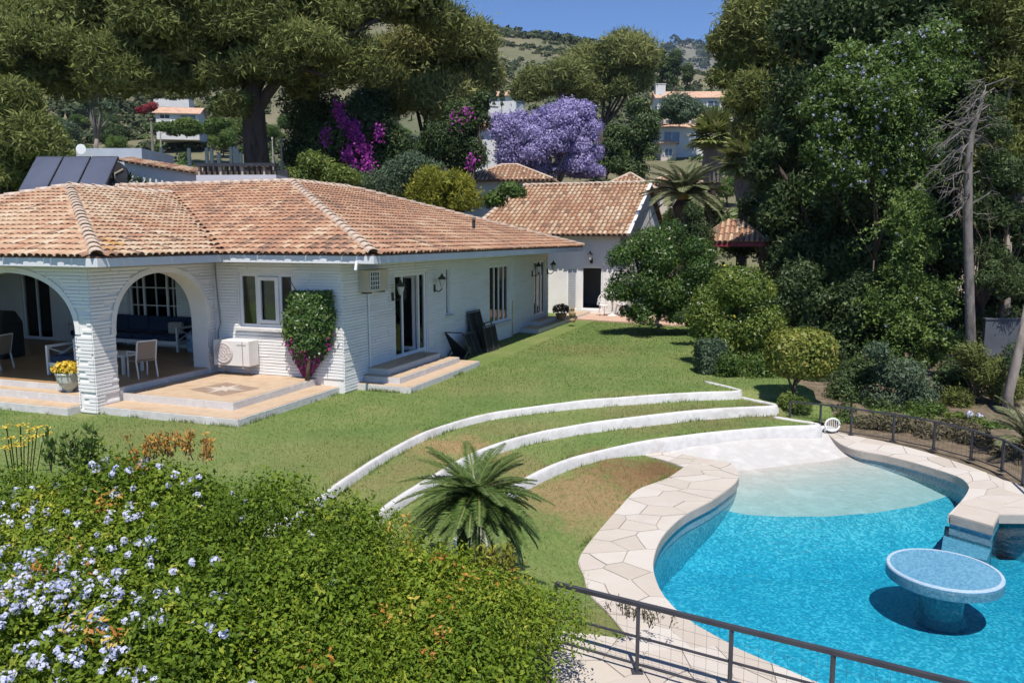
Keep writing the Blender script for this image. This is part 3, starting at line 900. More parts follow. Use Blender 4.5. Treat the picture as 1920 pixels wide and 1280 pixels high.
# walls
mb = hb(); wall_boxes(mb, 'u', FW, FW + .3, -12.3, SV, 0, ZC, [win_front]); mb.build('front_wall', M_white, house)
mb = hb(); wall_boxes(mb, 'v', SV - .3, SV, FW + .3, 24.65, 0, ZC, [door_side, slit, win_side]); mb.build('side_wall', M_white, house)
mb = hb(); wall_boxes(mb, 'v', SV - .45, SV - .15, 24.65, 29.2, 0, ZC, [door_far]); mb.build('side_wall', M_white, house)
mb = hb(); wall_boxes(mb, 'u', 28.9, 29.2, -20, SV - .15, 0, ZC, []); mb.build('rear_wall', M_white, house)
# porch back wall with window and french doors
PB = 16.4
def on_u(px, py, uu):
    a = (px - 960) / FPX; b = -(py - 640) / FPX
    r = (a, _c + b * _s, -_s + b * _c); t = uu / (r[0] * UX + r[1] * UY)
    return (r[0] * VX + r[1] * VY) * t, CAM_H + r[2] * t
def on_v(px, py, vv):
    a = (px - 960) / FPX; b = -(py - 640) / FPX
    r = (a, _c + b * _s, -_s + b * _c); t = vv / (r[0] * VX + r[1] * VY)
    return (r[0] * UX + r[1] * UY) * t, CAM_H + r[2] * t
pw = (on_u(240, 540, PB)[0], on_u(331, 540, PB)[0], on_u(285, 606, PB)[1], 2.45)
pd = (on_u(44, 600, PB)[0], on_u(98, 600, PB)[0], .42, 2.5)
mb = hb(); wall_boxes(mb, 'u', PB, PB + .3, -22, -12.3, 0, ZC, [pw, pd]); mb.build('porch_rear_wall', M_white, house)
mb = hb(); mb.box(-12.6, -12.3, FW + .3, PB, 0, ZC); mb.build('porch_rear_wall', M_white, house)
mb = hb(); mb.box(-22.3, -22, 11, 29.2, 0, ZC); mb.build('left_wall', M_white, house)
# a dim room behind the openings
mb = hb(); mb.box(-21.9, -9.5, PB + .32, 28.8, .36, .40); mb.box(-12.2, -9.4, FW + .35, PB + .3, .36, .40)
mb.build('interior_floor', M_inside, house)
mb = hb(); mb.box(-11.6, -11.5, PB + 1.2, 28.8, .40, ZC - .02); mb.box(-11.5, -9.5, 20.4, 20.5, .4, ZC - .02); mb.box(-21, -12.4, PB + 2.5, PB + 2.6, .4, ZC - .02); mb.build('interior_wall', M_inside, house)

# arched porch walls ------------------------------------------------
PF, PS = 11.0, -12.3          # porch front plane, porch side plane
def arch_fn(c, hw, spring, rise, n=2.3):
    return lambda h: spring + rise * max(0, 1 - abs((h - c) / hw) ** n) ** (1 / n)
A_side = dict(c=12.78, hw=1.25, spring=1.45, rise=1.14)
A_front = dict(c=-14.42, hw=1.74, spring=1.5, rise=1.13)
A_front2 = dict(c=-18.6, hw=1.74, spring=1.5, rise=1.13)
def arch_wall(name, axis, a0, a1, h0, h1, z0, z1, arches):
    mb = hb()
    xs_ = [h0]
    for A in arches: xs_ += list(A['c'] + A['hw'] * np.sin(np.linspace(-math.pi / 2, math.pi / 2, 33)))
    xs_ = sorted(set([round(float(x), 4) for x in xs_ + [h1] if h0 <= x <= h1]))
    def fn(h):
        for A in arches:
            if abs(h - A['c']) <= A['hw'] + 1e-4: return arch_fn(**A)(h)
        return None
    def pt(h, d, z): return (h, d, z) if axis == 'u' else (d, h, z)
    for p, q in zip(xs_[:-1], xs_[1:]):
        m = (p + q) / 2; f = fn(m)
        if f is None: vs_ = [pt(p, a0, z0), pt(q, a0, z0), pt(q, a1, z0), pt(p, a1, z0)]
        else:
            fp = fn(p) or A_side['spring']; fq = fn(q) or A_side['spring']
            vs_ = [pt(p, a0, fp), pt(q, a0, fq), pt(q, a1, fq), pt(p, a1, fp)]
        vs_ += [pt(p, a0, z1), pt(q, a0, z1), pt(q, a1, z1), pt(p, a1, z1)]
        mb.add(vs_, [(0, 3, 2, 1), (4, 5, 6, 7), (0, 1, 5, 4), (1, 2, 6, 5), (2, 3, 7, 6), (3, 0, 4, 7)])
    # pier cheeks below the spring are closed by the boxes either side
    return mb.build(name, M_white, house)
arch_wall('porch_arch_wall', 'u', PF, PF + .42, -22, PS, 0, ZC, [A_front, A_front2])
arch_wall('porch_arch_wall', 'v', PS - .42, PS, PF + .42, FW, 0, ZC, [A_side])
# smooth plaster bands round the arches
def arch_band(axis, base, A, w=.11, out=.03):
    mb = hb(); f = arch_fn(**A); n = 40
    pts = [(A['c'] - A['hw'], .42)] + [(A['c'] + A['hw'] * math.sin(t), f(A['c'] + A['hw'] * math.sin(t))) for t in np.linspace(-math.pi / 2, math.pi / 2, n)] + [(A['c'] + A['hw'], .42)]
    pts = pts[1:-1]
    for i, ((h, z), (h2, z2)) in enumerate(zip(pts[:-1], pts[1:])):
        def o(h, z):
            d = Vector((h - A['c'], (z - A['spring']) * 1.0 + .15)); d.normalize(); return (h + d.x * w, z + max(0, d.y) * w)
        a, b = o(h, z), o(h2, z2)
        q = [(h, z), (h2, z2), b, a]
        V_ = []
        for dd in (-.02, out):
            for (hh, zz) in q: V_.append((hh, base - dd, zz) if axis == 'u' else (base + dd, hh, zz))
        mb.add(V_, [(0, 1, 2, 3), (7, 6, 5, 4), (0, 4, 5, 1), (1, 5, 6, 2), (2, 6, 7, 3), (3, 7, 4, 0)])
    mb.build('arch_band', M_white, house)
arch_band('v', PS, A_side); arch_band('u', PF, A_front)
def in_arch(A, w=.09):
    f = arch_fn(A['c'], A['hw'] + w, A['spring'], A['rise'] + w)
    return lambda h, z: abs(h - A['c']) < A['hw'] + (w if z > A['spring'] else 0) and z < f(h)
def pad(h, m): return (h[0] - m, h[1] + m, h[2] - m - .04, h[3] + m)
# painted brick courses on the outer faces
mb = hb(); bricks(mb, 'u', FW, -12.28, SV, .3, ZC - .02, [pad(win_front, .03)]); mb.build('brick_courses', M_brick, house, kind='stuff')
mb = hb(); bricks(mb, 'v', SV, FW, 24.65, .02, ZC - .02, [pad(door_side, .04), pad(slit, .04), pad(win_side, .05)]); mb.build('brick_courses', M_brick, house, kind='stuff')
mb = hb(); bricks(mb, 'v', SV - .15, 24.65, 29.2, .02, ZC - .02, [pad(door_far, .05)]); mb.build('brick_courses', M_brick, house, kind='stuff')
fa, fs_ = in_arch(A_front), in_arch(A_side)
mb = hb(); bricks(mb, 'u', PF, -16.5, PS, .02, ZC - .02, [], fa); mb.build('brick_courses', M_brick, house, kind='stuff')
mb = hb(); bricks(mb, 'v', PS, PF, FW, .02, ZC - .02, [], fs_); mb.build('brick_courses', M_brick, house, kind='stuff')
mb = hb(); bricks(mb, 'u', PB, -19.0, -12.6, .42, ZC - .02, [pad(pw, .03), pad(pd, .03)]); mb.build('brick_courses', M_brick, house, kind='stuff')
# intrados of the near column faces the opening
mb = hb(); bricks(mb, 'v', PS - .42, PF, PF + .42, .02, 1.5, [], None); mb.build('brick_courses', M_brick, house, kind='stuff')

# windows and doors
wf = window('u', FW, *win_front, [-11.17, -10.56])
window('v', SV, *win_side, [23.2, 23.6, 24.02])
window('v', SV, *slit, [], fw=.03)
window('u', PB, *pw, [pw[0] + (pw[1] - pw[0]) * .3, pw[0] + (pw[1] - pw[0]) * .78], rows=3)
window('u', PB, *pd, [(pd[0] + pd[1]) / 2], sill=False, name='french_door')
window('v', SV, *door_side, [17.06, 17.93], sill=False, name='glazed_door', open_gap=1)
window('v', SV - .15, *door_far, [27.95, 28.4], sill=False, name='glazed_door')
# inner sash of the front window, thicker white frame
mb = hb()
for a in ((-11.14, -11.05), (-10.68, -10.59)): pbox(mb, 'u', FW, a[0], a[1], -.05, -.01, 1.43, 2.45)
for z in (1.43, 2.37): pbox(mb, 'u', FW, -11.05, -10.68, -.05, -.01, z, z + .08)
mb.build('sash', M_upvc, wf)
M_curtain = mat('navy_curtain', [(0.035, 0.045, 0.085), (0.06, 0.075, 0.13)], scale=3, rough=.9, stretch=(9, 9, .3))
mb = hb()
for i in range(9):
    h = -11.58 + i * .045; mb.box(h, h + .035, FW + .33 + (i % 2) * .02, FW + .35 + (i % 2) * .02, 1.3, 2.6)
mb.build('curtain', M_curtain, house)
# open door leaf (swung inwards) in the side door
lf = hb(); x1 = SV - .12
lf.box(x1 - .8, x1 - .02, 17.9, 17.94, .44, .54); lf.box(x1 - .8, x1 - .02, 17.9, 17.94, 2.28, 2.38); lf.box(x1 - .8, x1 - .72, 17.9, 17.94, .54, 2.28); lf.box(x1 - .1, x1 - .02, 17.9, 17.94, .54, 2.28)
dl = lf.build('door_leaf', M_upvc, house)
g = hb(); g.box(x1 - .72, x1 - .1, 17.912, 17.924, .54, 2.28); g.build('pane', M_glass, dl)
g = hb(); g.bar((x1 - .76, 17.88, 1.3), (x1 - .66, 17.86, 1.3), .02); g.build('handle', M_blackmetal, dl)

# steps, terrace and porch floor -------------------------------------
def g_vu(px, py, z): 
    p = gp(px, py, z); return to_vu(p)
def tier(name, v0, v1, u0, u1, z0, z1, top_mat=None, lip=.0):
    o = hb().box(v0, v1, u0, u1, z0, z1 - .012).build(name, M_stepwhite, house)
    hb().box(v0 + .025, v1 - .025, u0 + .025, u1 - .025, z1 - .03, z1).build('tread', top_mat or M_sandtile, o)
    return o
tier('step', SV - .02, -7.68, 14.8, 18.66, -.1, .14)
tier('step', SV - .02, -8.07, 15.05, 18.25, .12, .28)
tier('step', SV - .02, -8.45, 15.25, 17.9, .26, .42)
tier('step', SV - .1, -8.42, 25.85, 33.0, -.1, .15)
tier('step', SV - .15, -8.72, 26.9, 29.0, .13, .30)
o = tier('terrace', -12.3, -9.12, 11.05, 14.9, -.1, .15)
o = tier('terrace', -12.3, -9.68, 11.62, FW, .13, .30)
tier('porch_floor', -22, PS - .02, 11.42, PB, -.1, .42, M_brownfloor)
tier('porch_step', -22, PS - .42, 10.72, 11.42, -.1, .15)
tier('porch_step', -22, PS - .42, 11.1, 11.42, .13, .30)
# compass mosaic set in the terrace
M_mosA = mat('brown_terrace_mosaic', [(0.22, 0.15, 0.11), (0.34, 0.25, 0.19)], scale=30, rough=.7)
M_mosB = mat('pale_terrace_mosaic', [(0.55, 0.47, 0.40), (0.42, 0.36, 0.31)], scale=30, rough=.7)
cv = [to_vu(gp(*p, .30)) for p in [(355, 730), (415, 742), (487, 728), (425, 717)]]
c0 = np.mean(cv, axis=0)
hb().prism([tuple(c0 + (np.array(p) - c0)) for p in cv], .296, .304).build('mosaic_inlay', M_mosA, o)
mb = hb()
for k in range(8):
    a = k * math.pi / 4; r = .52 if k % 2 == 0 else .34
    d = np.array([math.cos(a), math.sin(a)]); e = np.array([-d[1], d[0]])
    mb.prism([tuple(c0), tuple(c0 + d * r * .3 + e * .07), tuple(c0 + d * r), tuple(c0 + d * r * .3 - e * .07)], .3045, .3075 + .0003 * k)
mb.build('mosaic_star', M_mosB, o)

# roof ---------------------------------------------------------------
ZE = 2.96
E0 = Vector((-7.85, 13.65, ZE)); FR = Vector((-7.85, 29.5, ZE)); AP = Vector((-14.1, 19.9, 4.89)); RE = Vector((-14.1, 23.25, 4.89))
VB = Vector((-11.5, 13.65, ZE)); VT = Vector((-17.58, 18.83, 4.56)); C0 = Vector((-11.5, 10.5, ZE)); C1 = Vector((-23.66, 10.5, ZE)); BP = Vector((-17.58, 15.35, 4.56))
LR = Vector((-24.5, 19.9, 4.89)); LB = Vector((-24.5, 18.83, 4.56))
BK = Vector((-20.35, 29.5, ZE))
slopes = {
    'side': ([E0, FR, RE, AP], Vector((0, 1, 0)), .40), 'front': ([VB, E0, AP, LR, LB, VT], Vector((1, 0, 0)), .42),
    'porch_side': ([C0, VB, VT, BP], Vector((0, 1, 0)), .66), 'porch_front': ([C1, C0, BP], Vector((1, 0, 0)), .60)}
roof_mb = hb()
for k, (poly, e, t) in slopes.items(): roof_mb.slab(poly, .07)
roof_mb.slab([FR, BK, RE], .07); roof_mb.slab([BK, LR + Vector((4.15, -9.6 + 9.6, 0)), AP, RE], .07)
roof_mb.slab([C1, BP, VT, LB, Vector((-24.5, 13, 3.2))][::-1], .07)
roof = roof_mb.build('roof', M_underlay, house)
# soffit and fascia
sof = hb()
foot = [(-7.93, 13.73), (-7.93, 29.42), (-22.3, 29.42), (-22.3, 10.58), (-11.58, 10.58), (-11.58, 13.73)]
sof.prism(foot, ZC, ZC + .03)
sof.build('soffit', M_white, house)
fa_ = hb()
def fascia(p, q, d):
    """board along an eave, d = outward unit (v,u)"""
    a = Vector((p[0] + d[0] * .012, p[1] + d[1] * .012)); b = Vector((q[0] + d[0] * .012, q[1] + d[1] * .012))
    x0, x1 = sorted((a.x, b.x)); y0, y1 = sorted((a.y, b.y))
    if abs(d[0]) > .5: fa_.box(min(a.x, a.x - d[0] * .05), max(a.x, a.x - d[0] * .05), y0, y1, ZC - .015, ZE - .025)
    else: fa_.box(x0, x1, min(a.y, a.y - d[1] * .05), max(a.y, a.y - d[1] * .05), ZC - .015, ZE - .025)
fascia((E0.x, E0.y - .012), (FR.x, FR.y + .012), (1, 0)); fascia((VB.x - .05, VB.y), (E0.x - .04, E0.y), (0, -1)); fascia((C0.x, C0.y - .012), (VB.x, VB.y + .05), (1, 0)); fascia((C1.x, C1.y), (C0.x - .04, C0.y), (0, -1)); fascia((BK.x, BK.y), (FR.x, FR.y), (0, 1))
fa_.build('fascia', M_fascia, house)

def tile_mesh_arrays(r0=.098, r1=.080, L=.43, seg=5, lift=.035, th=.016):
    V = []; F = []
    for j, (r, y, z) in enumerate(((r0, 0, lift), (r1, L, 0))):
        for i in range(seg + 1):
            a = math.pi * i / seg
            V.append((-r * math.cos(a), y, z - .012 + r * .72 * math.sin(a)))
    for i in range(seg): F.append((i, i + 1, seg + 2 + i, seg + 1 + i))
    n = len(V)
    for i in range(seg + 1):      # front lip thickness
        a = math.pi * i / seg; r = r0 - th
        V.append((-r * math.cos(a), 0.0, lift - .012 + r * .72 * math.sin(a) - .004))
    for i in range(seg): F.append((i + 1, i, n + i, n + i + 1))
    return np.array(V), np.array([f[::-1] for f in F])
TV, TF = tile_mesh_arrays(.084, .069, .40)
def slope_tiles(poly, e, base_t, dx=.168, dy=.30):
    """-> list of 4x4 placements (house local) and tints"""
    O = poly[0]; nrm = (poly[1] - poly[0]).cross(poly[2] - poly[0]).normalized()
    if nrm.z < 0: nrm = -nrm
    s = nrm.cross(e).normalized()
    if s.z < 0: s = -s
    e2 = s.cross(nrm).normalized()
    P2 = [((p - O).dot(e2), (p - O).dot(s)) for p in poly]
    x0 = min(p[0] for p in P2); x1 = max(p[0] for p in P2); y1 = max(p[1] for p in P2)
    res = []
    r = 0
    while r * dy - .07 < y1:
        y = r * dy - .07
        x = x0 + dx / 2
        while x < x1:
            if inside(P2, x, max(y + .12, .02)) and (inside(P2, x, y + .36) or inside(P2, x, y + .2)):
                q = O + e2 * (x + random.uniform(-.008, .008)) + s * (y + random.uniform(-.015, .015)) + nrm * .012
                M4 = Matrix(((e2.x, s.x, nrm.x, q.x - HV), (e2.y, s.y, nrm.y, q.y - HU), (e2.z, s.z, nrm.z, q.z), (0, 0, 0, 1)))
                t = random.gauss(base_t + fbm(q.x, q.y, .7, 4) * .16 + noise.noise(Vector((x * 1.6, y * .3, len(poly)))) * .2, .13)
                if random.random() < .05: t = random.uniform(.08, .25)
                res.append((M4, min(1, max(0, t))))
            x += dx
        r += 1
    return res
all_tiles = []
for k, (poly, e, t) in slopes.items(): all_tiles += slope_tiles(poly, e, t)
HM = Matrix.Translation(W(HV, HU)) @ Matrix.Rotation(-TH, 4, 'Z')
def photo_xy(p):
    d = p - Vector((0, 0, CAM_H)); f = d.y * _c - d.z * _s; up = d.y * _s + d.z * _c
    return 960 + FPX * d.x / f, 640 - FPX * up / f
def nearness(M4):
    p = HM @ M4.translation
    x, y = photo_xy(p)
    return p.length + (0 if 10 < x < 1910 and 0 < y < 1280 else 500)
all_tiles.sort(key=lambda q: nearness(q[0]))
variants = []
for i in range(12):
    me = np_mesh('roof_tile', TV * np.array([1, 1, 1]), TF, np.full(len(TV), (i + .5) / 12), M_tile)
    variants.append(me)
lichen_me = np_mesh('roof_tile', TV, TF, None, mat('orange_lichen_tile', [(0.50, 0.23, 0.04), (0.40, 0.24, 0.12), (0.52, 0.28, 0.05)], scale=9, rough=.9))
for M4, t in all_tiles[:300]:
    q_ = photo_xy(HM @ M4.translation)
    lich = any((q_[0] - a) ** 2 + (q_[1] - b) ** 2 < r * r for a, b, r in ((172, 432, 9), (188, 455, 10), (214, 466, 11), (238, 467, 8), (78, 466, 7))) and random.random() < .8
    o = link('roof_tile', lichen_me if lich else variants[min(11, int(t * 12))], roof); o.matrix_basis = M4
def joined_tiles(name, lst, parent, m):
    A = np.array([np.array(M4) for M4, t in lst])
    V = np.einsum('nij,kj->nki', A[:, :3, :3], TV) + A[:, None, :3, 3]
    F = (TF[None] + (np.arange(len(lst)) * len(TV))[:, None, None]).reshape(-1, 4)
    t = np.repeat(np.array([t for _, t in lst]), len(TV))
    return tag(link(name, np_mesh(name, V.reshape(-1, 3), F, t, m), parent), kind='stuff')
joined_tiles('roof_tiles', all_tiles[300:], roof, M_tile)
# ridge and hip tiles, each laid over the last
CV, CF = tile_mesh_arrays(.125, .105, .44, 6, .03, .02)
cap_me = np_mesh('ridge_tile', CV, CF, None, M_ridge)
def ridge_line(a, b, parent, off=(HV, HU, 0), lift=.03):
    d = b - a; L = d.length; d.normalize()
    x = d.cross(Vector((0, 0, 1))).normalized(); nrm = x.cross(d).normalized()
    k = 0.0
    while k < L - .15:
        q = a + d * k + nrm * (lift + random.uniform(-.006, .006)) - Vector(off)
        o = link('ridge_tile', cap_me, parent)
        o.matrix_basis = Matrix(((x.x, d.x, nrm.x, q.x), (x.y, d.y, nrm.y, q.y), (x.z, d.z, nrm.z, q.z), (0, 0, 0, 1)))
        k += .36
ridge_line(E0, AP, roof); ridge_line(C0, BP, roof); ridge_line(FR, RE, roof); ridge_line(AP, RE, roof); ridge_line(BP, VT, roof); ridge_line(LR, AP, roof)
ridge_line(C1, BP, roof)
# rusty valley gutter strip
mb = hb(); d = (VT - VB); mb.bar(VB + Vector((0, 0, .03)) + d.normalized() * .1, VT + Vector((0, 0, .03)), .16, .012)
mb.build('valley_gutter', mat('rusty_valley', [(0.34, 0.20, 0.11), (0.26, 0.15, 0.09)], scale=4, rough=.9), roof)
# vent pipe on the side slope
uu_, zz_ = on_v(918, 432, -8.9)
mb = hb(); mb.tube([(-9.6, 22.9, 3.3), (-9.6, 22.9, 3.85)], .05, 8); mb.lathe([(.0, .0), (.09, .0), (.02, .06)], 8, (-9.6, 22.9, 3.86)); mb.build('vent_pipe', M_blackmetal, roof)
# downpipe stubs at the soffit, wall cable, service pipe
M_pipe = mat('grey_wall_cable', [(0.30, 0.28, 0.27), (0.22, 0.2, 0.2)], scale=4, rough=.7)
mb = hb(); mb.tube([(-7.99, 25.6, ZE - .1), (-7.92, 25.6, ZE - .26)], .03, 8); mb.build('overflow_spout', M_upvc, house)
mb = hb(); mb.tube([(-8.2, 13.6, ZE - .12), (-8.2, 13.55, ZE - .3)], .03, 8); mb.build('overflow_spout', M_upvc, house)
mb = hb(); mb.tube([(-12.2, FW - .05, 2.75), (-12.16, FW - .05, 2.0), (-12.12, FW - .05, 1.4), (-12.2, FW - .05, 1.2), (-12.22, FW - .05, .5)], .014, 5); mb.build('wall_cable', M_pipe, house)
mb = hb(); mb.tube([(SV + .05, 15.3, 2.1), (SV + .05, 15.32, .4)], .02, 6); mb.build('service_pipe', M_upvc, house)
mb = hb(); mb.box(SV - .15, SV + .03, 24.66, 24.74, 0, 1.2); mb.build('yellow_pipe', mat('ochre_paint', [(0.55, 0.40, 0.16), (0.45, 0.33, 0.14)], rough=.7), house)

# ================================================================== ANNEX
AV, AU = -10.0, 35.0
annex = thing('annex', 'white gabled annex with tiled roof behind the lawn', 'house', W(AV, AU), -TH)
ab = lambda: MB((AV, AU, 0))
ad = (-8.87, -7.93, .2, 2.06); aw = (-9.52, -9.05, .2, 2.0)
mb = ab(); wall_boxes(mb, 'u', 33.1, 33.4, -14, -6.9, 0, 3.55, [ad, aw]); mb.build('front_wall', M_white, annex)
mb = ab(); mb.add([(-6.9, 33.1, 0), (-6.9, 42, 0), (-6.9, 42, 3.5), (-6.9, 37.5, 5.72), (-6.9, 33.1, 3.5), (-7.2, 33.1, 0), (-7.2, 42, 0), (-7.2, 42, 3.5), (-7.2, 37.5, 5.72), (-7.2, 33.1, 3.5)],
                  [(0, 1, 2, 3, 4), (9, 8, 7, 6, 5), (0, 4, 9, 5), (4, 3, 8, 9), (3, 2, 7, 8), (2, 1, 6, 7)]); mb.build('gable_wall', M_white, annex)
mb = ab(); mb.box(-14, -6.9, 41.7, 42, 0, 3.5); mb.box(-14, -13.7, 33.4, 41.7, 0, 3.5); mb.build('rear_wall', M_white, annex)
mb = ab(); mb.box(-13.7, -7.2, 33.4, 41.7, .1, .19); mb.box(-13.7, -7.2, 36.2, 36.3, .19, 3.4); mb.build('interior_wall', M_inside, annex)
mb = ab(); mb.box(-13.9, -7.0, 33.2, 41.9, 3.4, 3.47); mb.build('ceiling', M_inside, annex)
window('u', 33.1, *ad, [], annex, sill=False, name='glazed_door', off=(AV, AU, 0), open_gap=0)
lw = ab(); pbox(lw, 'u', 33.1, aw[0], aw[1], -.1, -.04, aw[2], aw[3]); sh = lw.build('shutter', M_upvc, annex)
lw = ab()
for k in range(22): pbox(lw, 'u', 33.1, aw[0] + .07, aw[1] - .07, -.04, -.022, aw[2] + .1 + k * .075, aw[2] + .15 + k * .075)
lw.build('louvres', mat('grey_louvre', [(0.45, 0.46, 0.48), (0.38, 0.39, 0.41)], rough=.6), sh, kind='stuff')
ridge_a, ridge_b = Vector((-13.0, 37.5, 5.82)), Vector((-6.7, 37.5, 5.82))
ev_a, ev_b = Vector((-14.0, 32.45, 3.42)), Vector((-6.7, 32.45, 3.42))
bk_a, bk_b = Vector((-14.0, 42.5, 3.42)), Vector((-6.7, 42.5, 3.42))
rb = ab(); rb.slab([ev_a, ev_b, ridge_b, ridge_a], .08); rb.slab([bk_b, bk_a, ridge_a, ridge_b], .08); rb.slab([bk_a, ev_a, ridge_a], .08)
aroof = rb.build('roof', M_underlay, annex)
sv_hv, sv_hu = HV, HU
HV, HU = AV, AU
at_ = slope_tiles([ev_a, ev_b, ridge_b, ridge_a], Vector((1, 0, 0)), .56, .22, .36)
HV, HU = sv_hv, sv_hu
at_.sort(key=lambda q: q[0].translation.y)
joined_tiles('roof_tiles', at_, aroof, M_tile)
ridge_line(ridge_a, ridge_b, aroof, (AV, AU, 0)); ridge_line(ev_a, ridge_a, aroof, (AV, AU, 0))
mb = ab(); mb.bar((-6.72, 32.5, 3.44), (-6.72, 37.5, 5.84), .14, .06); mb.build('verge', M_fascia, annex)
# patio in front of the annex
M_patio = mat('pink_patio_tile', [(0.46, 0.30, 0.22), (0.54, 0.38, 0.29)], scale=3, rough=.75)
mb = MB()
mb.prism([tuple(W(*p)[:2]) for p in [(-8.42, 30.6), (-4.2, 29.6), (-3.2, 31.5), (-3.2, 33.1), (-8.42, 33.1)]], -.05, .06)
tag(mb.build('patio', M_patio), kind='structure')
# ================================================================== VEGETATION
LG = dict(
    pine=tint_mat('pine_needles', [(0.05, 0.066, 0.016), (0.115, 0.14, 0.034), (0.19, 0.215, 0.058), (0.27, 0.28, 0.09)], .28, .6),
    pine_far=tint_mat('pine_needles_olive', [(0.06, 0.08, 0.022), (0.125, 0.15, 0.042), (0.20, 0.22, 0.068), (0.28, 0.275, 0.10)], .28, .6),
    dark=tint_mat('dark_evergreen_leaf', [(0.018, 0.032, 0.011), (0.042, 0.068, 0.022), (0.07, 0.11, 0.035), (0.12, 0.16, 0.055)], .22, .5),
    mid=tint_mat('broad_green_leaf', [(0.03, 0.06, 0.012), (0.065, 0.12, 0.024), (0.115, 0.18, 0.038), (0.19, 0.25, 0.055)], .28, .45),
    citrus=tint_mat('citrus_leaf', [(0.022, 0.052, 0.012), (0.048, 0.10, 0.020), (0.085, 0.15, 0.03), (0.15, 0.20, 0.04)], .25, .38, .4),
    lemon=tint_mat('lemon_leaf', [(0.05, 0.09, 0.014), (0.10, 0.155, 0.024), (0.165, 0.22, 0.038), (0.27, 0.28, 0.055)], .28, .42, .35),
    gold=tint_mat('golden_conifer', [(0.07, 0.09, 0.012), (0.15, 0.17, 0.018), (0.26, 0.26, 0.03), (0.36, 0.33, 0.05)], .25, .55),
    blue=tint_mat('blue_green_leaf', [(0.035, 0.06, 0.035), (0.065, 0.105, 0.06), (0.11, 0.16, 0.09), (0.17, 0.21, 0.12)], .25, .55),
    lime=tint_mat('lime_leaf', [(0.045, 0.08, 0.015), (0.10, 0.15, 0.03), (0.17, 0.22, 0.045), (0.28, 0.28, 0.07)], .3, .45),
    hedge=tint_mat('hedge_leaf', [(0.045, 0.08, 0.008), (0.095, 0.165, 0.014), (0.175, 0.25, 0.022), (0.29, 0.34, 0.036), (0.46, 0.42, 0.06)], .36, .55, .2, poss=[0, .3, .6, .85, 1]),
    topi=tint_mat('clipped_hedge_leaf', [(0.07, 0.11, 0.016), (0.15, 0.19, 0.028), (0.25, 0.25, 0.05), (0.36, 0.27, 0.09)], .25, .45),
    dry=tint_mat('dry_hedge_leaf', [(0.06, 0.05, 0.03), (0.12, 0.10, 0.06), (0.17, 0.145, 0.09), (0.13, 0.15, 0.06)], .2, .7),
    palm=tint_mat('palm_leaf', [(0.03, 0.058, 0.013), (0.06, 0.105, 0.022), (0.105, 0.165, 0.038), (0.20, 0.23, 0.08)], .2, .4, .4),
    palmgrey=tint_mat('date_palm_leaf', [(0.06, 0.085, 0.04), (0.12, 0.145, 0.07), (0.20, 0.215, 0.11), (0.33, 0.32, 0.2)], .2, .45),
    fanpalm=tint_mat('fan_palm_leaf', [(0.07, 0.10, 0.025), (0.14, 0.18, 0.045), (0.23, 0.26, 0.08), (0.34, 0.33, 0.15)], .25, .45),
    scrub=tint_mat('hillside_scrub_leaf', [(0.022, 0.034, 0.014), (0.045, 0.062, 0.024), (0.075, 0.09, 0.036), (0.13, 0.125, 0.06)], .1, .7),
    jac=tint_mat('jacaranda_flower', [(0.17, 0.145, 0.30), (0.29, 0.25, 0.48), (0.39, 0.35, 0.61), (0.50, 0.46, 0.70)], .3, .6),
    boug=tint_mat('bougainvillea_bract', [(0.16, 0.02, 0.14), (0.30, 0.035, 0.27), (0.42, 0.06, 0.38), (0.50, 0.14, 0.45)], .3, .6),
    magenta=tint_mat('magenta_bract', [(0.20, 0.015, 0.10), (0.38, 0.03, 0.20), (0.52, 0.07, 0.32), (0.55, 0.16, 0.38)], .3, .6),
    plumb=tint_mat('plumbago_petal', [(0.40, 0.42, 0.64), (0.52, 0.55, 0.74), (0.63, 0.65, 0.79), (0.72, 0.72, 0.81)], .3, .6),
    tips=tint_mat('orange_shoot_tip', [(0.30, 0.10, 0.03), (0.42, 0.17, 0.04), (0.52, 0.30, 0.06), (0.55, 0.42, 0.08)], .3, .5),
    yellow=tint_mat('yellow_flower', [(0.45, 0.30, 0.02), (0.62, 0.42, 0.03), (0.72, 0.52, 0.05), (0.75, 0.58, 0.15)], .25, .6),
    fruit=tint_mat('orange_fruit', [(0.55, 0.20, 0.02), (0.65, 0.30, 0.03)], 0, .5),
    lemonfruit=tint_mat('lemon_fruit', [(0.62, 0.46, 0.04), (0.70, 0.55, 0.06)], 0, .5),
    twig=tint_mat('bare_twig', [(0.20, 0.17, 0.14), (0.32, 0.28, 0.24)], 0, .85),
)
M_bark = mat('dark_pine_bark', [(0.04, 0.03, 0.025), (0.07, 0.052, 0.042), (0.028, 0.022, 0.018)], scale=3, rough=.95, bump=1.0, bscale=8, stretch=(1, 1, .3))
M_barkgrey = mat('grey_bark', [(0.17, 0.145, 0.125), (0.24, 0.21, 0.185), (0.11, 0.095, 0.08)], scale=4, rough=.9, bump=.7, bscale=14, stretch=(1, 1, .35))
M_deadbark = mat('weathered_dead_bark', [(0.13, 0.115, 0.105), (0.19, 0.17, 0.155), (0.08, 0.07, 0.062)], scale=5, rough=.9, bump=.8, bscale=16, stretch=(1, 1, .35))
M_barkbrown = mat('brown_bark', [(0.12, 0.085, 0.06), (0.08, 0.058, 0.042)], scale=5, rough=.9, bump=.7, bscale=18, stretch=(1, 1, .35))

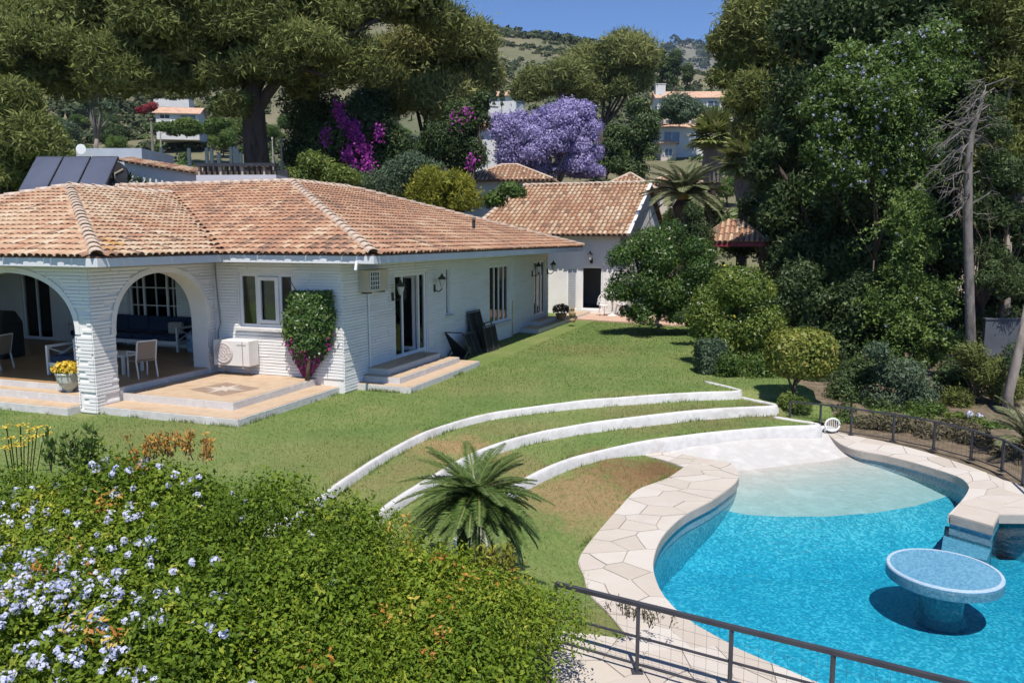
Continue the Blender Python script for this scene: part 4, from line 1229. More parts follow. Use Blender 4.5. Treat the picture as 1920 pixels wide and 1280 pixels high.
def ground_at(x, y):
    if y > 40: return terrain_z(x, y)
    if x > 5.2: return bed_z(x, y)
    return lawn_z(x, y)
def lobe_clumps(D, lobes, cr, k=1.7, zmin=-.7, shell=.5, flat=.8, deep=.8):
    Cs, Rs = [], []
    for lb in lobes:
        px, py, rx, ry = lb[:4]; dd = lb[4] if len(lb) > 4 else 0
        c = dp(px, py, D + dd); s = (D + dd) / FPX
        r = np.array([rx * s, rx * s * deep, ry * s])
        c_ = min(cr, .8 * float(min(r)))
        n = max(4, int(k * (r[0] * r[2]) / (c_ * c_)))
        C, R = clumps_in(tuple(c), r, n, c_, shell, zmin, flat)
        Cs.append(C); Rs.append(R)
    return np.concatenate(Cs), np.concatenate(Rs)
def core_leaves(D, lobes, L=.55, cover=1.3, deep=.8, size_px=30):
    """broad inner sprays that close the heart of a dense crown"""
    out = []
    for lb in lobes:
        px, py, rx, ry = lb[:4]; dd = lb[4] if len(lb) > 4 else 0
        c = np.array(dp(px, py, D + dd)); s = (D + dd) / FPX; r = np.array([rx * s, rx * s * deep, ry * s])
        Lc = min(L, size_px * s, .7 * float(min(r))) * .46
        n = max(12, int(cover * math.pi * r[0] * r[2] / (.5 * Lc * Lc * .7)))
        d = sphere_dirs(n); P = c + d * r * (.60 * rng.random((n, 1)) ** .45)
        LL = Lc * rng.uniform(.7, 1.3, n); out.append(leaf_tris(P, d + .7 * rng.normal(size=(n, 3)), LL * 1.2, LL * .8))
    V = np.concatenate(out); return V, np.clip(rng.normal(.4, .15, len(V)), 0, 1)
def plant(name, label, cat, base, parts, trunk=None, group=None):
    """parts: (part name, quads V, tint, material, kind); trunk: (MB, material)"""
    base = Vector(base)
    r = thing(name, label, cat, base, 0, group)
    if trunk:
        mb, m = trunk; mb.v = [(p[0] - base.x, p[1] - base.y, p[2] - base.z) for p in mb.v]
        mb.build('trunk', m, r, smooth=True)
    for pn, V, t, m, kd in parts:
        o = link(pn, quads_mesh(pn, V - np.array(base), t, m), r)
        if kd: o['kind'] = kd
    return r
def lobe_tree(name, label, cat, D, lobes, cr, dens, L, asp, m, base_px=None, base=None, tr=None, tm=None, needle=False, zmin=-.6, extra=(), fork=.45, tops=None, group=None, flat=.8, k=1.7, tint_mu=.45, tint_sd=.2, top=.2, depth=.35, shell=.5, jitter=.6, clump_sd=.12, deep=.8, core=1.2):
    C, R = lobe_clumps(D, lobes, cr, k, zmin, shell, flat, deep)
    V, t = clump_leaves(C, R, dens, L, asp, -.75, jitter, needle, depth, tint_mu, tint_sd, top, clump_sd=clump_sd)
    if core:
        Vc, tc_ = core_leaves(D, lobes, cover=core, deep=deep); V = np.concatenate([V, Vc]); t = np.concatenate([t, tc_])
    if base is None:
        px = base_px if base_px is not None else lobes[0][0]
        p = dp(px, 445, D); base = Vector((p.x, p.y, ground_at(p.x, p.y)))
    base = Vector(base)
    trunk = None
    if tr:
        mb = MB()
        tp = tops or [tuple(C[i]) for i in rng.choice(len(C), min(len(C), 9), replace=False)]
        limbs(mb, base, tp, tr, max(.02, tr * .12), fork=fork)
        trunk = (mb, tm or M_barkbrown)
    return plant(name, label, cat, base, [('crown', V, t, m, None)] + list(extra), trunk, group)

# ------------------------------------------------------------------ pines behind the house
D = 36
pine_lobes = [(130, 60, 140, 95), (300, 50, 150, 110, -1), (215, 135, 130, 62, -1.5), (470, 20, 150, 110), (600, 45, 120, 95, 1), (330, 150, 70, 42), (425, 195, 55, 32, -1), (640, 130, 75, 60, 1.5),
              (760, 5, 120, 62, 2), (20, 40, 90, 80, 1), (250, -30, 200, 80, 1), (560, -40, 200, 80, 2), (560, 150, 60, 40, 2), (400, 100, 90, 60, 2), (480, 110, 90, 60, -1.2), (560, 90, 80, 50, -1.2), (400, 150, 60, 34, -1), (110, 140, 90, 45)]
base = dp(481, 445, D); base.z = -.6
C, R = lobe_clumps(D, pine_lobes, 1.05, 1.7, -.75, .45, .7)
V_, t_ = clump_leaves(C, R, 84, .45, .25, -.8, .6, True, .4, .5, .2)
Vc, tc_ = core_leaves(D, pine_lobes, .7, 1.1); V_ = np.concatenate([V_, Vc]); t_ = np.concatenate([t_, tc_ + .05])
mb = MB()
f0 = dp(476, 215, D)
mb.tube([base, dp(484, 330, D), dp(478, 260, D), f0, dp(470, 150, D), dp(440, 80, D), dp(400, 30, D + .5)], [.72, .58, .54, .5, .42, .3, .12], 12)
for path, rr in [([f0, dp(500, 178, D), dp(545, 120, D - .6), dp(620, 85, D), dp(700, 40, D + 1), dp(760, 0, D + 2)], .3), ([dp(470, 160, D), dp(400, 120, D - .5), dp(320, 100, D - 1), dp(200, 100, D - 1), dp(110, 80, D)], .26),
                 ([dp(455, 110, D), dp(360, 60, D + .6), dp(240, 10, D + 1)], .2), ([dp(545, 120, D - .6), dp(600, 140, D), dp(650, 150, D + 1)], .14), ([dp(475, 205, D), dp(440, 200, D - .4), dp(415, 195, D - .8)], .1), ([dp(480, 170, D), dp(540, 60, D + 1.5), dp(590, -30, D + 2)], .22), ([dp(380, 115, D - .7), dp(340, 150, D - .4)], .09)]:
    mb.tube(path, [rr * (1 - .8 * i / (len(path) - 1)) for i in range(len(path))], 8)
plant('pine_tree', 'huge umbrella pine with thick dark trunk rising behind the tiled roof', 'tree', base, [('crown', V_, t_, LG['pine'], None)], (mb, M_bark), 'pines behind the house')

lobe_tree('pine_tree', 'rounded olive-green pine crown between the large pine and the jacaranda', 'tree', 43, [(815, 125, 112, 95), (875, 80, 62, 55, -1), (750, 175, 60, 62, 1), (830, 195, 88, 45, -1), (740, 120, 55, 60, 1), (905, 130, 34, 55)], 1.3, 75, .52, .24, LG['pine_far'], 800, tr=.4, tm=M_bark, needle=True, group='pines behind the house', tint_mu=.72, k=1.9, flat=.95, shell=.65)
lobe_tree('pine_tree', 'pine at the left edge above the solar panels', 'tree', 33, [(15, 190, 85, 62), (45, 270, 62, 70, -1), (0, 320, 60, 55), (-50, 240, 80, 110), (-30, 130, 70, 70, 1), (20, 360, 40, 40, 1)], .85, 100, .38, .26, LG['pine'], 5, tr=.25, tm=M_bark, needle=True, group='pines behind the house', tint_mu=.5)
lobe_tree('pine_tree', 'broad pine on the slope behind the jacaranda', 'tree', 86, [(1150, 118, 76, 48), (1045, 150, 70, 42, -1), (1200, 145, 34, 48), (1005, 165, 38, 32, -1), (1105, 175, 85, 34), (1180, 90, 40, 26, 1), (1120, 130, 60, 45, 2)], 1.9, 30, .85, .26, LG['pine_far'], 1120, tr=.45, tm=M_bark, needle=True, group='pines behind the house', tint_mu=.5, k=1.5, flat=.75, shell=.6)

# ------------------------------------------------------------------ shrubs behind the roof
lobe_tree('evergreen_tree', 'dark evergreen draped with purple bougainvillea right of the pine trunk', 'tree', 40, [(645, 265, 95, 80), (575, 215, 55, 65), (720, 290, 60, 70), (600, 330, 60, 40), (700, 200, 60, 60, 2), (560, 290, 40, 50, 1)], .9, 45, .28, .5, LG['dark'], 640, tr=.2)
def drape(name, label, D, strands, m, per=240, L=.17, wob=.35, group=None, cat='climbing plant', sd=.2):
    Vs = []; ts = []; mb = MB()
    first = None
    for st in strands:
        pts = [dp(p[0], p[1], D + (p[2] if len(p) > 2 else 0)) for p in st]
        r = st[0][3] if len(st[0]) > 3 else wob
        mb.tube(pts, .02, 4)
        P, Ln = resample([tuple(p) for p in pts], 40)
        n = int(per * max(.4, Ln))
        q = P[rng.integers(0, 40, n)] + rng.normal(size=(n, 3)) * r * np.array([.5, .5, .55])
        LL = L * rng.uniform(.6, 1.4, n)
        Vs.append(leaf_quads(q, rng.normal(size=(n, 3)) + np.array([0, -.6, .5]), LL, LL * .75)); ts.append(np.clip(rng.normal(.5, sd, n), 0, 1))
        first = first or pts[-1]
    b = Vector((first.x, first.y, first.z))
    r = thing(name, label, cat, b, 0, group)
    mb.v = [(p[0] - b.x, p[1] - b.y, p[2] - b.z) for p in mb.v]
    mb.build('stem', M_barkbrown, r)
    link('flowers', quads_mesh('flowers', np.concatenate(Vs) - np.array(b), np.concatenate(ts), m), r)['kind'] = 'stuff'
    return r
drape('bougainvillea', 'purple bougainvillea cascading down the dark evergreen behind the roof', 38, [[(634, 198), (640, 222), (652, 240), (668, 268), (690, 290)], [(664, 232), (676, 265), (688, 295), (694, 335)], [(652, 278), (656, 300), (662, 320), (670, 342)], [(612, 245), (611, 272)], [(708, 240), (712, 262)], [(690, 300), (686, 325)], [(645, 290), (660, 290)]], LG['boug'], 300, .14, .27)
lobe_tree('cypress_tree', 'dark cypress with pink flowers beside the jacaranda', 'tree', 39, [(845, 265, 68, 72), (888, 225, 32, 62), (800, 295, 45, 45), (880, 300, 38, 55), (900, 200, 22, 30)], .75, 55, .26, .5, LG['dark'], 850, tr=.2)
drape('bougainvillea', 'faint pink bougainvillea sprays on the dark cypress', 37.4, [[(848, 220, 0, .4), (862, 230)], [(886, 290, 0, .3), (880, 320)], [(872, 205), (885, 215)], [(735, 350, -4, .35), (738, 362, -4)]], LG['boug'], 75, .14, .3)
lobe_tree('golden_shrub', 'bright yellow-green conifer shrub behind the main roof', 'shrub', 31.5, [(835, 352, 62, 42), (795, 368, 40, 30), (872, 365, 34, 38), (845, 385, 60, 25)], .42, 130, .24, .28, LG['gold'], 835, tr=.08, needle=True, tint_mu=.5, flat=1.1)
lobe_tree('shrub', 'blue-green feathery shrub left of the golden conifer', 'shrub', 33, [(770, 318, 46, 36), (730, 345, 40, 28), (800, 335, 30, 30)], .5, 90, .22, .4, LG['blue'], 760, tr=.08, needle=True)
lobe_tree('shrub', 'lime-green shrub under the bougainvillea at the roof apex', 'shrub', 31, [(600, 318, 46, 34), (570, 330, 34, 26), (635, 338, 34, 24)], .5, 95, .2, .5, LG['lime'], 600, tr=.08)
lobe_tree('shrub', 'low green shrubs along the rear roof edge', 'shrub', 34, [(930, 375, 40, 20), (960, 360, 30, 18), (690, 345, 30, 22)], .5, 90, .2, .5, LG['mid'], 930)

# jacaranda
jl = [(1045, 228, 82, 44), (965, 285, 55, 42), (1085, 270, 55, 55), (1010, 285, 80, 48), (955, 240, 42, 34), (1110, 320, 38, 22), (1030, 320, 75, 26), (1000, 225, 50, 32), (1105, 235, 30, 40), (1040, 270, 62, 44, -.5), (985, 255, 44, 36, -.5), (1075, 310, 50, 26)]
lobe_tree('jacaranda_tree', 'jacaranda in full violet bloom behind the annex roof', 'tree', 52, jl, .75, 62, .26, .55, LG['jac'], 1020, tr=.25, tm=M_barkgrey, tint_mu=.55, tint_sd=.22, shell=.4, k=1.7, core=.45, depth=.6)
lobe_tree('broadleaf_tree', 'dark green tree to the right of the jacaranda', 'tree', 60, [(1200, 262, 38, 66), (1205, 215, 28, 30), (1150, 270, 26, 40), (1195, 318, 40, 26), (1150, 310, 26, 22)], 1.0, 40, .34, .55, LG['dark'], 1200, tr=.25, tint_mu=.6)
lobe_tree('broadleaf_tree', 'dark green bushes along the foot of the long hillside villa', 'shrub', 112, [(1250, 222, 24, 12), (1330, 214, 34, 14), (1380, 212, 30, 14), (1225, 215, 20, 14)], 1.3, 22, .5, .55, LG['mid'], 1320)
lobe_tree('broadleaf_tree', 'round grey-green tree in front of the long hillside villa', 'tree', 95, [(1275, 202, 38, 26), (1250, 212, 26, 18), (1300, 212, 26, 18), (1275, 222, 34, 14)], 1.3, 22, .5, .55, LG['blue'], 1280)

# ------------------------------------------------------------------ right hand wood
lobe_tree('cedar_tree', 'tall conifer with bright left edge against the sky', 'tree', 36, [(1405, 60, 82, 90), (1440, 120, 62, 60), (1372, 105, 46, 62), (1490, 10, 90, 70), (1420, -20, 90, 60), (1360, 150, 30, 30), (1450, 190, 46, 50), (1460, 260, 50, 70), (1465, 350, 50, 70), (1440, 420, 36, 50), (1400, 185, 48, 44, -1.2), (1425, 230, 40, 50, -1)], 1.0, 95, .4, .28, LG['pine'], 1490, tr=.35, tm=M_bark, needle=True, tint_mu=.5, k=1.8)
lobe_tree('cypress_tree', 'towering dark cypress at the heart of the right-hand trees', 'tree', 29, [(1545, 60, 105, 110), (1510, 230, 85, 110), (1560, 370, 110, 110), (1660, 60, 110, 110), (1475, 380, 55, 90), (1620, 480, 130, 90), (1520, 500, 90, 90), (1760, 60, 90, 100), (1760, 420, 80, 130), (1720, 560, 90, 110), (1440, 300, 36, 60), (1600, 600, 120, 90, -1), (1490, 620, 60, 90, -1), (1660, 690, 100, 70, -1)], 1.0, 80, .3, .5, LG['dark'], 1580, tr=.4, tm=M_bark, needle=True, tint_mu=.45, k=1.5)
def flower_specks(C, R, n, rad, per, L, facing=(0, -1, .5), zmin=-.3):
    """little ball-shaped flower heads sitting on clump surfaces, facing one way"""
    f = np.array(facing) / np.linalg.norm(facing)
    w = (R[:, 0] ** 2); w = w / w.sum()
    ci = rng.choice(len(C), n, p=w); d = unit(sphere_dirs(n, -1) + f * .9)
    P = C[ci] + d * R[ci] * 1.05
    q = np.repeat(P, per, axis=0); dd = sphere_dirs(n * per); q = q + dd * rad * rng.uniform(.6, 1.1, (n * per, 1))
    LL = L * rng.uniform(.7, 1.3, n * per)
    return leaf_quads(q, dd + .4 * rng.normal(size=dd.shape), LL, LL * .9), np.repeat(np.clip(rng.normal(.55, .22, n), 0, 1), per) * .8 + .2 * rng.random(n * per)
cl = [(1640, 200, 105, 100), (1725, 130, 75, 90), (1600, 300, 80, 70), (1700, 320, 80, 80), (1560, 180, 60, 60), (1700, 230, 80, 70), (1560, 260, 50, 60), (1600, 120, 60, 40)]
C, R = lobe_clumps(25, cl, .7, 1.5, -.8, .5, .85, .6)
V_, t_ = clump_leaves(C, R, 150, .18, .55, -.8, .7, False, .4, .48, .2, .2)
Vc, tc_ = core_leaves(25, cl, .5, 1.0, .6); V_ = np.concatenate([V_, Vc]); t_ = np.concatenate([t_, tc_])
sp_, st_ = sprays(C, R, 260, 1.0, 26, .1, .5, tint_mu=.5); V_ = np.concatenate([V_, sp_]); t_ = np.concatenate([t_, st_])
fv, ft = flower_specks(C, R, 320, .055, 12, .055)
b = dp(1640, 445, 25); b.z = -.6
mb = MB(); limbs(mb, b, [tuple(C[i]) for i in rng.choice(len(C), 7, replace=False)], .035, .012)
plant('climbing_plumbago', 'flowering climber with pale blue blooms high over the right-hand cypress', 'climbing plant', b, [('foliage', V_, t_, LG['mid'], None), ('flowers', fv, ft, LG['plumb'], 'stuff')], (mb, M_barkbrown))
vl = [(1710, 470, 60, 80), (1700, 580, 66, 80), (1745, 650, 48, 70), (1680, 680, 55, 48), (1760, 560, 40, 60), (1715, 400, 45, 50)]
C, R = lobe_clumps(22, vl, .5, 1.6, -.8, .5, .9, .6)
V_, t_ = clump_leaves(C, R, 190, .15, .55, -.8, .7, False, .4, .58, .2, .25)
Vc, tc_ = core_leaves(22, vl, .45, 1.2, .6); V_ = np.concatenate([V_, Vc]); t_ = np.concatenate([t_, tc_])
sp_, st_ = sprays(C, R, 220, .9, 24, .095, .5, (-.5, -.8, .1), tint_mu=.65); V_ = np.concatenate([V_, sp_]); t_ = np.concatenate([t_, st_])
fv, ft = flower_specks(C, R, 18, .05, 12, .05)
b = dp(1715, 445, 22); b.z = -.8
mb = MB(); limbs(mb, b, [tuple(C[i]) for i in rng.choice(len(C), 6, replace=False)], .03, .01)
plant('ivy_column', 'leafy green climber forming a column left of the bare trunk', 'climbing plant', b, [('foliage', V_, t_, LG['mid'], None), ('flowers', fv, ft, LG['plumb'], 'stuff')], (mb, M_barkbrown))
lobe_tree('pine_tree', 'pine filling the upper right corner', 'tree', 25, [(1885, 50, 95, 80), (1905, 180, 65, 90), (1880, 300, 55, 70), (1940, 90, 80, 120), (1845, 10, 60, 50), (1930, 260, 60, 90)], .7, 110, .3, .32, LG['pine'], 1900, tr=.2, tm=M_barkgrey, needle=True)
lobe_tree('evergreen_tree', 'dark evergreen behind the bare trunk at the right edge', 'tree', 27, [(1790, 620, 50, 80, 1), (1790, 480, 36, 90, 1), (1850, 640, 60, 60, 2), (1930, 600, 40, 90, 2), (1850, 400, 50, 80, 2), (1900, 480, 60, 70, 2), (1870, 560, 60, 50, 3), (1800, 250, 40, 130, 3)], .8, 90, .28, .55, LG['dark'], 1870, tr=.2)
lobe_tree('evergreen_tree', 'dark evergreen continuing the right-hand wood beyond the picture edge', 'tree', 25, [(2050, 150, 130, 160), (2080, 380, 120, 150), (2040, 580, 100, 120), (2200, 250, 120, 200, 2), (2180, 520, 110, 140, 1), (2000, 20, 110, 90)], 1.1, 24, .36, .55, LG['dark'], 2080, tr=.3, core=1.4)
lobe_tree('laurel_shrub', 'dark shaded laurel mass under the tall cypress', 'shrub', 23, [(1490, 560, 60, 80), (1570, 650, 95, 85), (1490, 680, 60, 60), (1620, 590, 80, 80), (1560, 725, 100, 45, -1.5), (1640, 740, 60, 40, -2), (1510, 740, 60, 36, -2)], .55, 110, .19, .55, LG['dark'], 1560, tint_mu=.35)

lobe_tree('evergreen_tree', 'dense dark conifer filling the gap above the gazebo', 'tree', 33, [(1470, 290, 60, 110), (1500, 420, 70, 90), (1450, 460, 40, 80), (1600, 250, 120, 160, 1), (1740, 250, 90, 160, 1), (1650, 450, 130, 120, 1), (1850, 180, 70, 160, 1), (1560, 560, 110, 90), (1680, 600, 90, 90, 1), (1440, 560, 40, 60)], 1.1, 40, .33, .5, LG['dark'], 1520, tr=.25, tint_mu=.5, core=1.6)
lobe_tree('evergreen_tree', 'dark pine branches hanging in front of the right-hand house', 'tree', 24, [(1850, 400, 40, 60), (1890, 540, 50, 50), (1860, 470, 44, 50), (1910, 430, 36, 60), (1880, 620, 50, 40, 1), (1850, 350, 40, 60, 1), (1905, 330, 40, 60)], .5, 100, .22, .35, LG['dark'], 1895, tr=.1, needle=True, tint_mu=.55, core=.6)
lobe_tree('shrub', 'dark leafy undergrowth between the topiary and the railing', 'shrub', 18.5, [(1590, 735, 60, 40), (1620, 700, 50, 50), (1560, 770, 60, 18, -1.2), (1640, 765, 40, 22, -1)], .4, 150, .13, .5, LG['dark'], base=Vector((*dp(1600, 445, 18.5)[:2], -.5)), tint_mu=.5)
lobe_tree('shrub', 'dark leafy undergrowth below the bare trunk at the right', 'shrub', 18.8, [(1780, 720, 50, 50), (1870, 770, 60, 30), (1900, 700, 40, 60), (1800, 780, 40, 20)], .4, 140, .13, .5, LG['dark'], base=Vector((*dp(1830, 445, 18.8)[:2], -.6)), tint_mu=.5)
lobe_tree('shrub', 'dark shaded shrubs behind the tiled gazebo', 'shrub', 34.5, [(1390, 462, 56, 34), (1350, 440, 30, 40), (1440, 450, 40, 50), (1330, 400, 26, 26), (1420, 390, 40, 30)], .6, 60, .22, .5, LG['dark'], 1390, tint_mu=.45)
# bare trunk with dead twigs
D = 20.5
mb = MB()
p0 = dp(1826, 800, D); p0.z = -.9
tpts = [p0, dp(1822, 700, D), dp(1818, 560, D), dp(1815, 430, D), dp(1816, 300, D), dp(1822, 250, D), dp(1838, 200, D), dp(1848, 160, D)]
mb.tube(tpts, [.15, .13, .115, .105, .095, .075, .05, .02], 10)
bare = thing('bare_trunk', 'pale dead tree trunk with bare grey twigs at the right', 'tree', p0)
mb.v = [(q[0] - p0.x, q[1] - p0.y, q[2] - p0.z) for q in mb.v]
mb.build('trunk', M_deadbark, bare, smooth=True)
tw = MB()
for k in range(60):
    i = random.uniform(3.2, 7); a = int(i); s = tpts[a].lerp(tpts[min(a + 1, 7)], i - a)
    side = random.choice((-1, -1, 1)); ln = random.uniform(.4, 1.5)
    e = s + Vector((side * ln * random.uniform(.3, .8), random.uniform(-.5, .5) * ln, random.uniform(-.9, .35) * ln))
    m = s.lerp(e, .45) + Vector((random.uniform(-.12, .12), random.uniform(-.12, .12), random.uniform(.05, .3)))
    m2 = s.lerp(e, .75) + Vector((random.uniform(-.12, .12), random.uniform(-.1, .1), random.uniform(-.1, .2)))
    tw.tube([s, m, m2, e], [.022, .014, .009, .003], 4)
    for j in range(3):
        q = m.lerp(e, random.random()); tw.tube([q, q + Vector((side * random.uniform(.05, .4), random.uniform(-.2, .2), random.uniform(-.4, .1)))], [.009, .003], 3)
tw.v = [(q[0] - p0.x, q[1] - p0.y, q[2] - p0.z) for q in tw.v]
tag(tw.build('twigs', M_deadbark, bare), kind='stuff')
lobe_tree('ivy_shrub', 'ivy and pine sprays hanging round the upper bare trunk', 'climbing plant', 20.2, [(1850, 240, 36, 60, .6), (1862, 330, 34, 50, .6), (1790, 300, 22, 60, 1.0), (1852, 520, 26, 50, .5)], .34, 150, .16, .4, LG['dark'], base=Vector((*dp(1840, 445, 20.8)[:2], -.8)), tint_mu=.6, tr=.03, core=.6)
mb = MB(); q0 = dp(1893, 745, 17); q0.z = -.8
mb.tube([q0, dp(1890, 740, 17), dp(1905, 680, 17), dp(1925, 590, 17.3), dp(1945, 480, 17.6)], [.13, .11, .1, .09, .08], 8)
o = mb.build('leaning_trunk', M_barkgrey, smooth=True); tag(o, 'thin leaning grey trunk at the right edge above the railing', 'tree')

# ------------------------------------------------------------------ garden trees on the right of the lawn
b = gp(1235, 600); C, R = lobe_clumps(26.5, [(1240, 462, 70, 48), (1205, 530, 62, 52), (1290, 530, 52, 62), (1245, 575, 82, 30), (1160, 545, 28, 34), (1180, 480, 34, 30), (1310, 480, 30, 40), (1220, 590, 70, 18), (1290, 590, 50, 24)], .55, 1.7, -.7, .5, .9)
V_, t_ = clump_leaves(C, R, 170, .15, .55, -.8, .65, False, .35, .5, .2, .25)
Vc, tc_ = core_leaves(26.5, [(1235, 490, 75, 50), (1230, 555, 85, 45)], .4, 1.5); V_ = np.concatenate([V_, Vc]); t_ = np.concatenate([t_, tc_])
fr_, frt = flower_specks(C, R, 7, .045, 14, .07)
mb = MB(); limbs(mb, b, [tuple(C[i]) for i in rng.choice(len(C), 8, replace=False)], .12, .02)
plant('orange_tree', 'dense dark green orange tree at the far end of the lawn', 'tree', b, [('crown', V_, t_, LG['citrus'], None), ('fruit', fr_, frt, LG['fruit'], 'stuff')], (mb, M_barkbrown))
b = dp(1395, 445, 20.5); b.z = -.1
C, R = lobe_clumps(20.5, [(1368, 548, 66, 60), (1400, 610, 60, 60), (1328, 590, 40, 52), (1410, 668, 48, 42), (1350, 630, 50, 40), (1425, 560, 34, 44), (1370, 680, 60, 40), (1330, 660, 36, 30), (1420, 715, 40, 34), (1440, 620, 30, 50)], .42, 1.8, -.7, .5, .95)
V_, t_ = clump_leaves(C, R, 210, .13, .55, -.8, .65, False, .35, .52, .2, .25)
Vc, tc_ = core_leaves(20.5, [(1368, 560, 60, 60), (1390, 640, 60, 60)], .35, 1.5); V_ = np.concatenate([V_, Vc]); t_ = np.concatenate([t_, tc_])
fr_, frt = flower_specks(C, R, 9, .035, 14, .055)
mb = MB(); limbs(mb, b, [tuple(C[i]) for i in rng.choice(len(C), 8, replace=False)], .1, .02)
plant('lemon_tree', 'bright green lemon tree between the orange tree and the topiary', 'tree', b, [('crown', V_, t_, LG['lemon'], None), ('fruit', fr_, frt, LG['lemonfruit'], 'stuff')], (mb, M_barkbrown))
lobe_tree('cypress_tree', 'small dark conical conifer beside the tiled gazebo', 'tree', 29.5, [(1300, 440, 34, 30), (1303, 405, 24, 24), (1298, 470, 36, 26)], .4, 120, .16, .45, LG['dark'], 1300, tr=.1, flat=1.1)
lobe_tree('shrub', 'green bushes behind the cube hedge and the lemon tree', 'shrub', 18.6, [(1400, 720, 40, 30), (1430, 690, 36, 40), (1455, 740, 30, 22), (1370, 690, 30, 36)], .36, 210, .1, .5, LG['mid'], 1420, tint_mu=.5)
lobe_tree('shrub', 'dark green shrubs along the lawn edge below the orange tree', 'shrub', 24, [(1290, 598, 44, 22), (1330, 615, 40, 24)], .4, 170, .12, .5, LG['dark'], 1310, tint_mu=.5)
def surface_shell(name, label, cat, base, pts_n, m, L, parts=(), trunk=None, asp=.55, tint_mu=.45):
    P, N = pts_n
    LL = L * rng.uniform(.6, 1.4, len(P))
    V = leaf_quads(P + N * rng.normal(0, .025, (len(P), 1)), N + .55 * rng.normal(size=N.shape), LL, LL * asp)
    return plant(name, label, cat, base, [('crown', V, np.clip(rng.normal(tint_mu, .22, len(P)), 0, 1), m, None)] + list(parts), trunk)
# cube hedge
cb = gp(1338, 703); s = cb.y / FPX
w, hgt = 26 * s, 62 * s
n = 7500
f = rng.choice(3, n, p=[.3, .35, .35]); P = rng.uniform(-1, 1, (n, 3)); N = np.zeros((n, 3))
for ax in range(3):
    k = f == ax; sg = np.where(rng.random(k.sum()) < .5, -1, 1) if ax < 2 else np.ones(k.sum())
    P[k, ax] = sg * rng.uniform(.9, 1.0, k.sum()); N[k, ax] = sg
r = np.linalg.norm(P, axis=1, keepdims=True); P = P / np.maximum(1, (np.abs(P) ** 6).sum(1, keepdims=True) ** (1 / 6))
P = P * np.array([w, w, hgt / 2]) + np.array([cb.x, cb.y + w, cb.z + hgt / 2])
surface_shell('cube_hedge', 'small grey-green shrub clipped into a cube at the lawn edge', 'hedge', cb, (P, N), LG['blue'], .07)
# mushroom topiary
tb = dp(1483, 772, 16.4); s = 16.4 / FPX
cc = dp(1501, 662, 16.4)
d = sphere_dirs(15000, -.95); sh = np.abs(d) ** .7 * np.sign(d)
P = cc_ = np.array(cc) + sh / np.maximum(.001, (np.abs(sh) ** 3.2).sum(1, keepdims=True) ** (1 / 3.2)) * np.array([58 * s, 54 * s, 44 * s]) * rng.uniform(.9, 1.02, (15000, 1))
mb = MB(); mb.tube([tb - Vector((0, 0, .3)), tb, dp(1487, 740, 16.4), dp(1497, 690, 16.4)], [.06, .055, .05, .05], 8)
mb.tube([dp(1487, 735, 16.4), dp(1475, 700, 16.2)], [.03, .02], 6); mb.tube([dp(1489, 725, 16.4), dp(1515, 690, 16.6)], [.03, .02], 6)
surface_shell('topiary_tree', 'rounded clipped topiary tree on a short trunk by the pool railing', 'tree', tb, (P, d), LG['topi'], .075, trunk=(mb, M_barkbrown))
lobe_tree('shrub', 'small lime shrub at the foot of the topiary tree', 'shrub', 15.9, [(1495, 762, 36, 20), (1475, 752, 22, 14)], .2, 420, .085, .5, LG['lime'], base=gp(1495, 786, -.5), tint_mu=.5)
lobe_tree('shrub', 'blue-green flowering shrub behind the railing centre', 'shrub', 17.8, [(1680, 705, 50, 48), (1650, 660, 28, 26), (1720, 745, 55, 34), (1660, 750, 44, 30)], .4, 170, .115, .55, LG['blue'], base=Vector((*dp(1690, 445, 17.8)[:2], -.7)), tint_mu=.5)
lobe_tree('juniper_shrub', 'olive juniper shrub at the foot of the bare trunk', 'shrub', 18, [(1842, 695, 52, 40), (1815, 670, 36, 26), (1872, 735, 40, 32), (1790, 750, 36, 30)], .38, 230, .15, .3, LG['pine'], base=Vector((*dp(1845, 445, 18)[:2], -.8)), needle=True, tr=.05)
lobe_tree('dry_hedge', 'sparse brownish hedge running along the outside of the pool railing', 'hedge', 15.2, [(1700, 802, 50, 28, .3), (1770, 812, 50, 32, -.2), (1835, 826, 46, 34, -.7), (1888, 846, 38, 34, -1.5), (1645, 794, 36, 20, .6)], .26, 300, .1, .5, LG['dry'], base=gp(1770, 845, -.56), tint_mu=.5, k=1.3)
lobe_tree('shrub', 'lime-green leafy clump behind the brown hedge', 'shrub', 16, [(1830, 795, 30, 14), (1790, 782, 26, 12), (1868, 806, 24, 14)], .2, 380, .11, .4, LG['lime'], base=gp(1830, 825, -.56))
for i, (px, py) in enumerate([(1818, 776), (1837, 780)]):
    c = dp(px, py, 16); st = MB(); b = Vector((c.x, c.y, -.66)); st.tube([(0, 0, 0), tuple((c - b) * .6 + Vector((.02, 0, 0))), tuple(c - b)], .008, 5)
    r = thing('agapanthus', ['left', 'right'][i] + ' of two pale agapanthus flower heads behind the railing', 'flower', b, 0, 'agapanthus flowers'); st.build('stem', LG['mid'] if False else M_barkbrown, r)
    dd = sphere_dirs(60); link('flower_head', quads_mesh('flower_head', leaf_quads(np.array(c - b) + dd * .07, dd, np.full(60, .05), np.full(60, .035)), rng.uniform(.5, 1, 60), LG['plumb']), r)

lobe_tree('ground_cover_shrub', 'low green ground cover on the bank behind the far railing', 'shrub', 16.3, [(1590, 788, 46, 12), (1690, 776, 60, 13, .4), (1790, 790, 56, 14), (1872, 802, 46, 16, -.4), (1740, 765, 60, 12, .8)], .2, 330, .1, .5, LG['mid'], base=gp(1700, 800, -.56), tint_mu=.45)
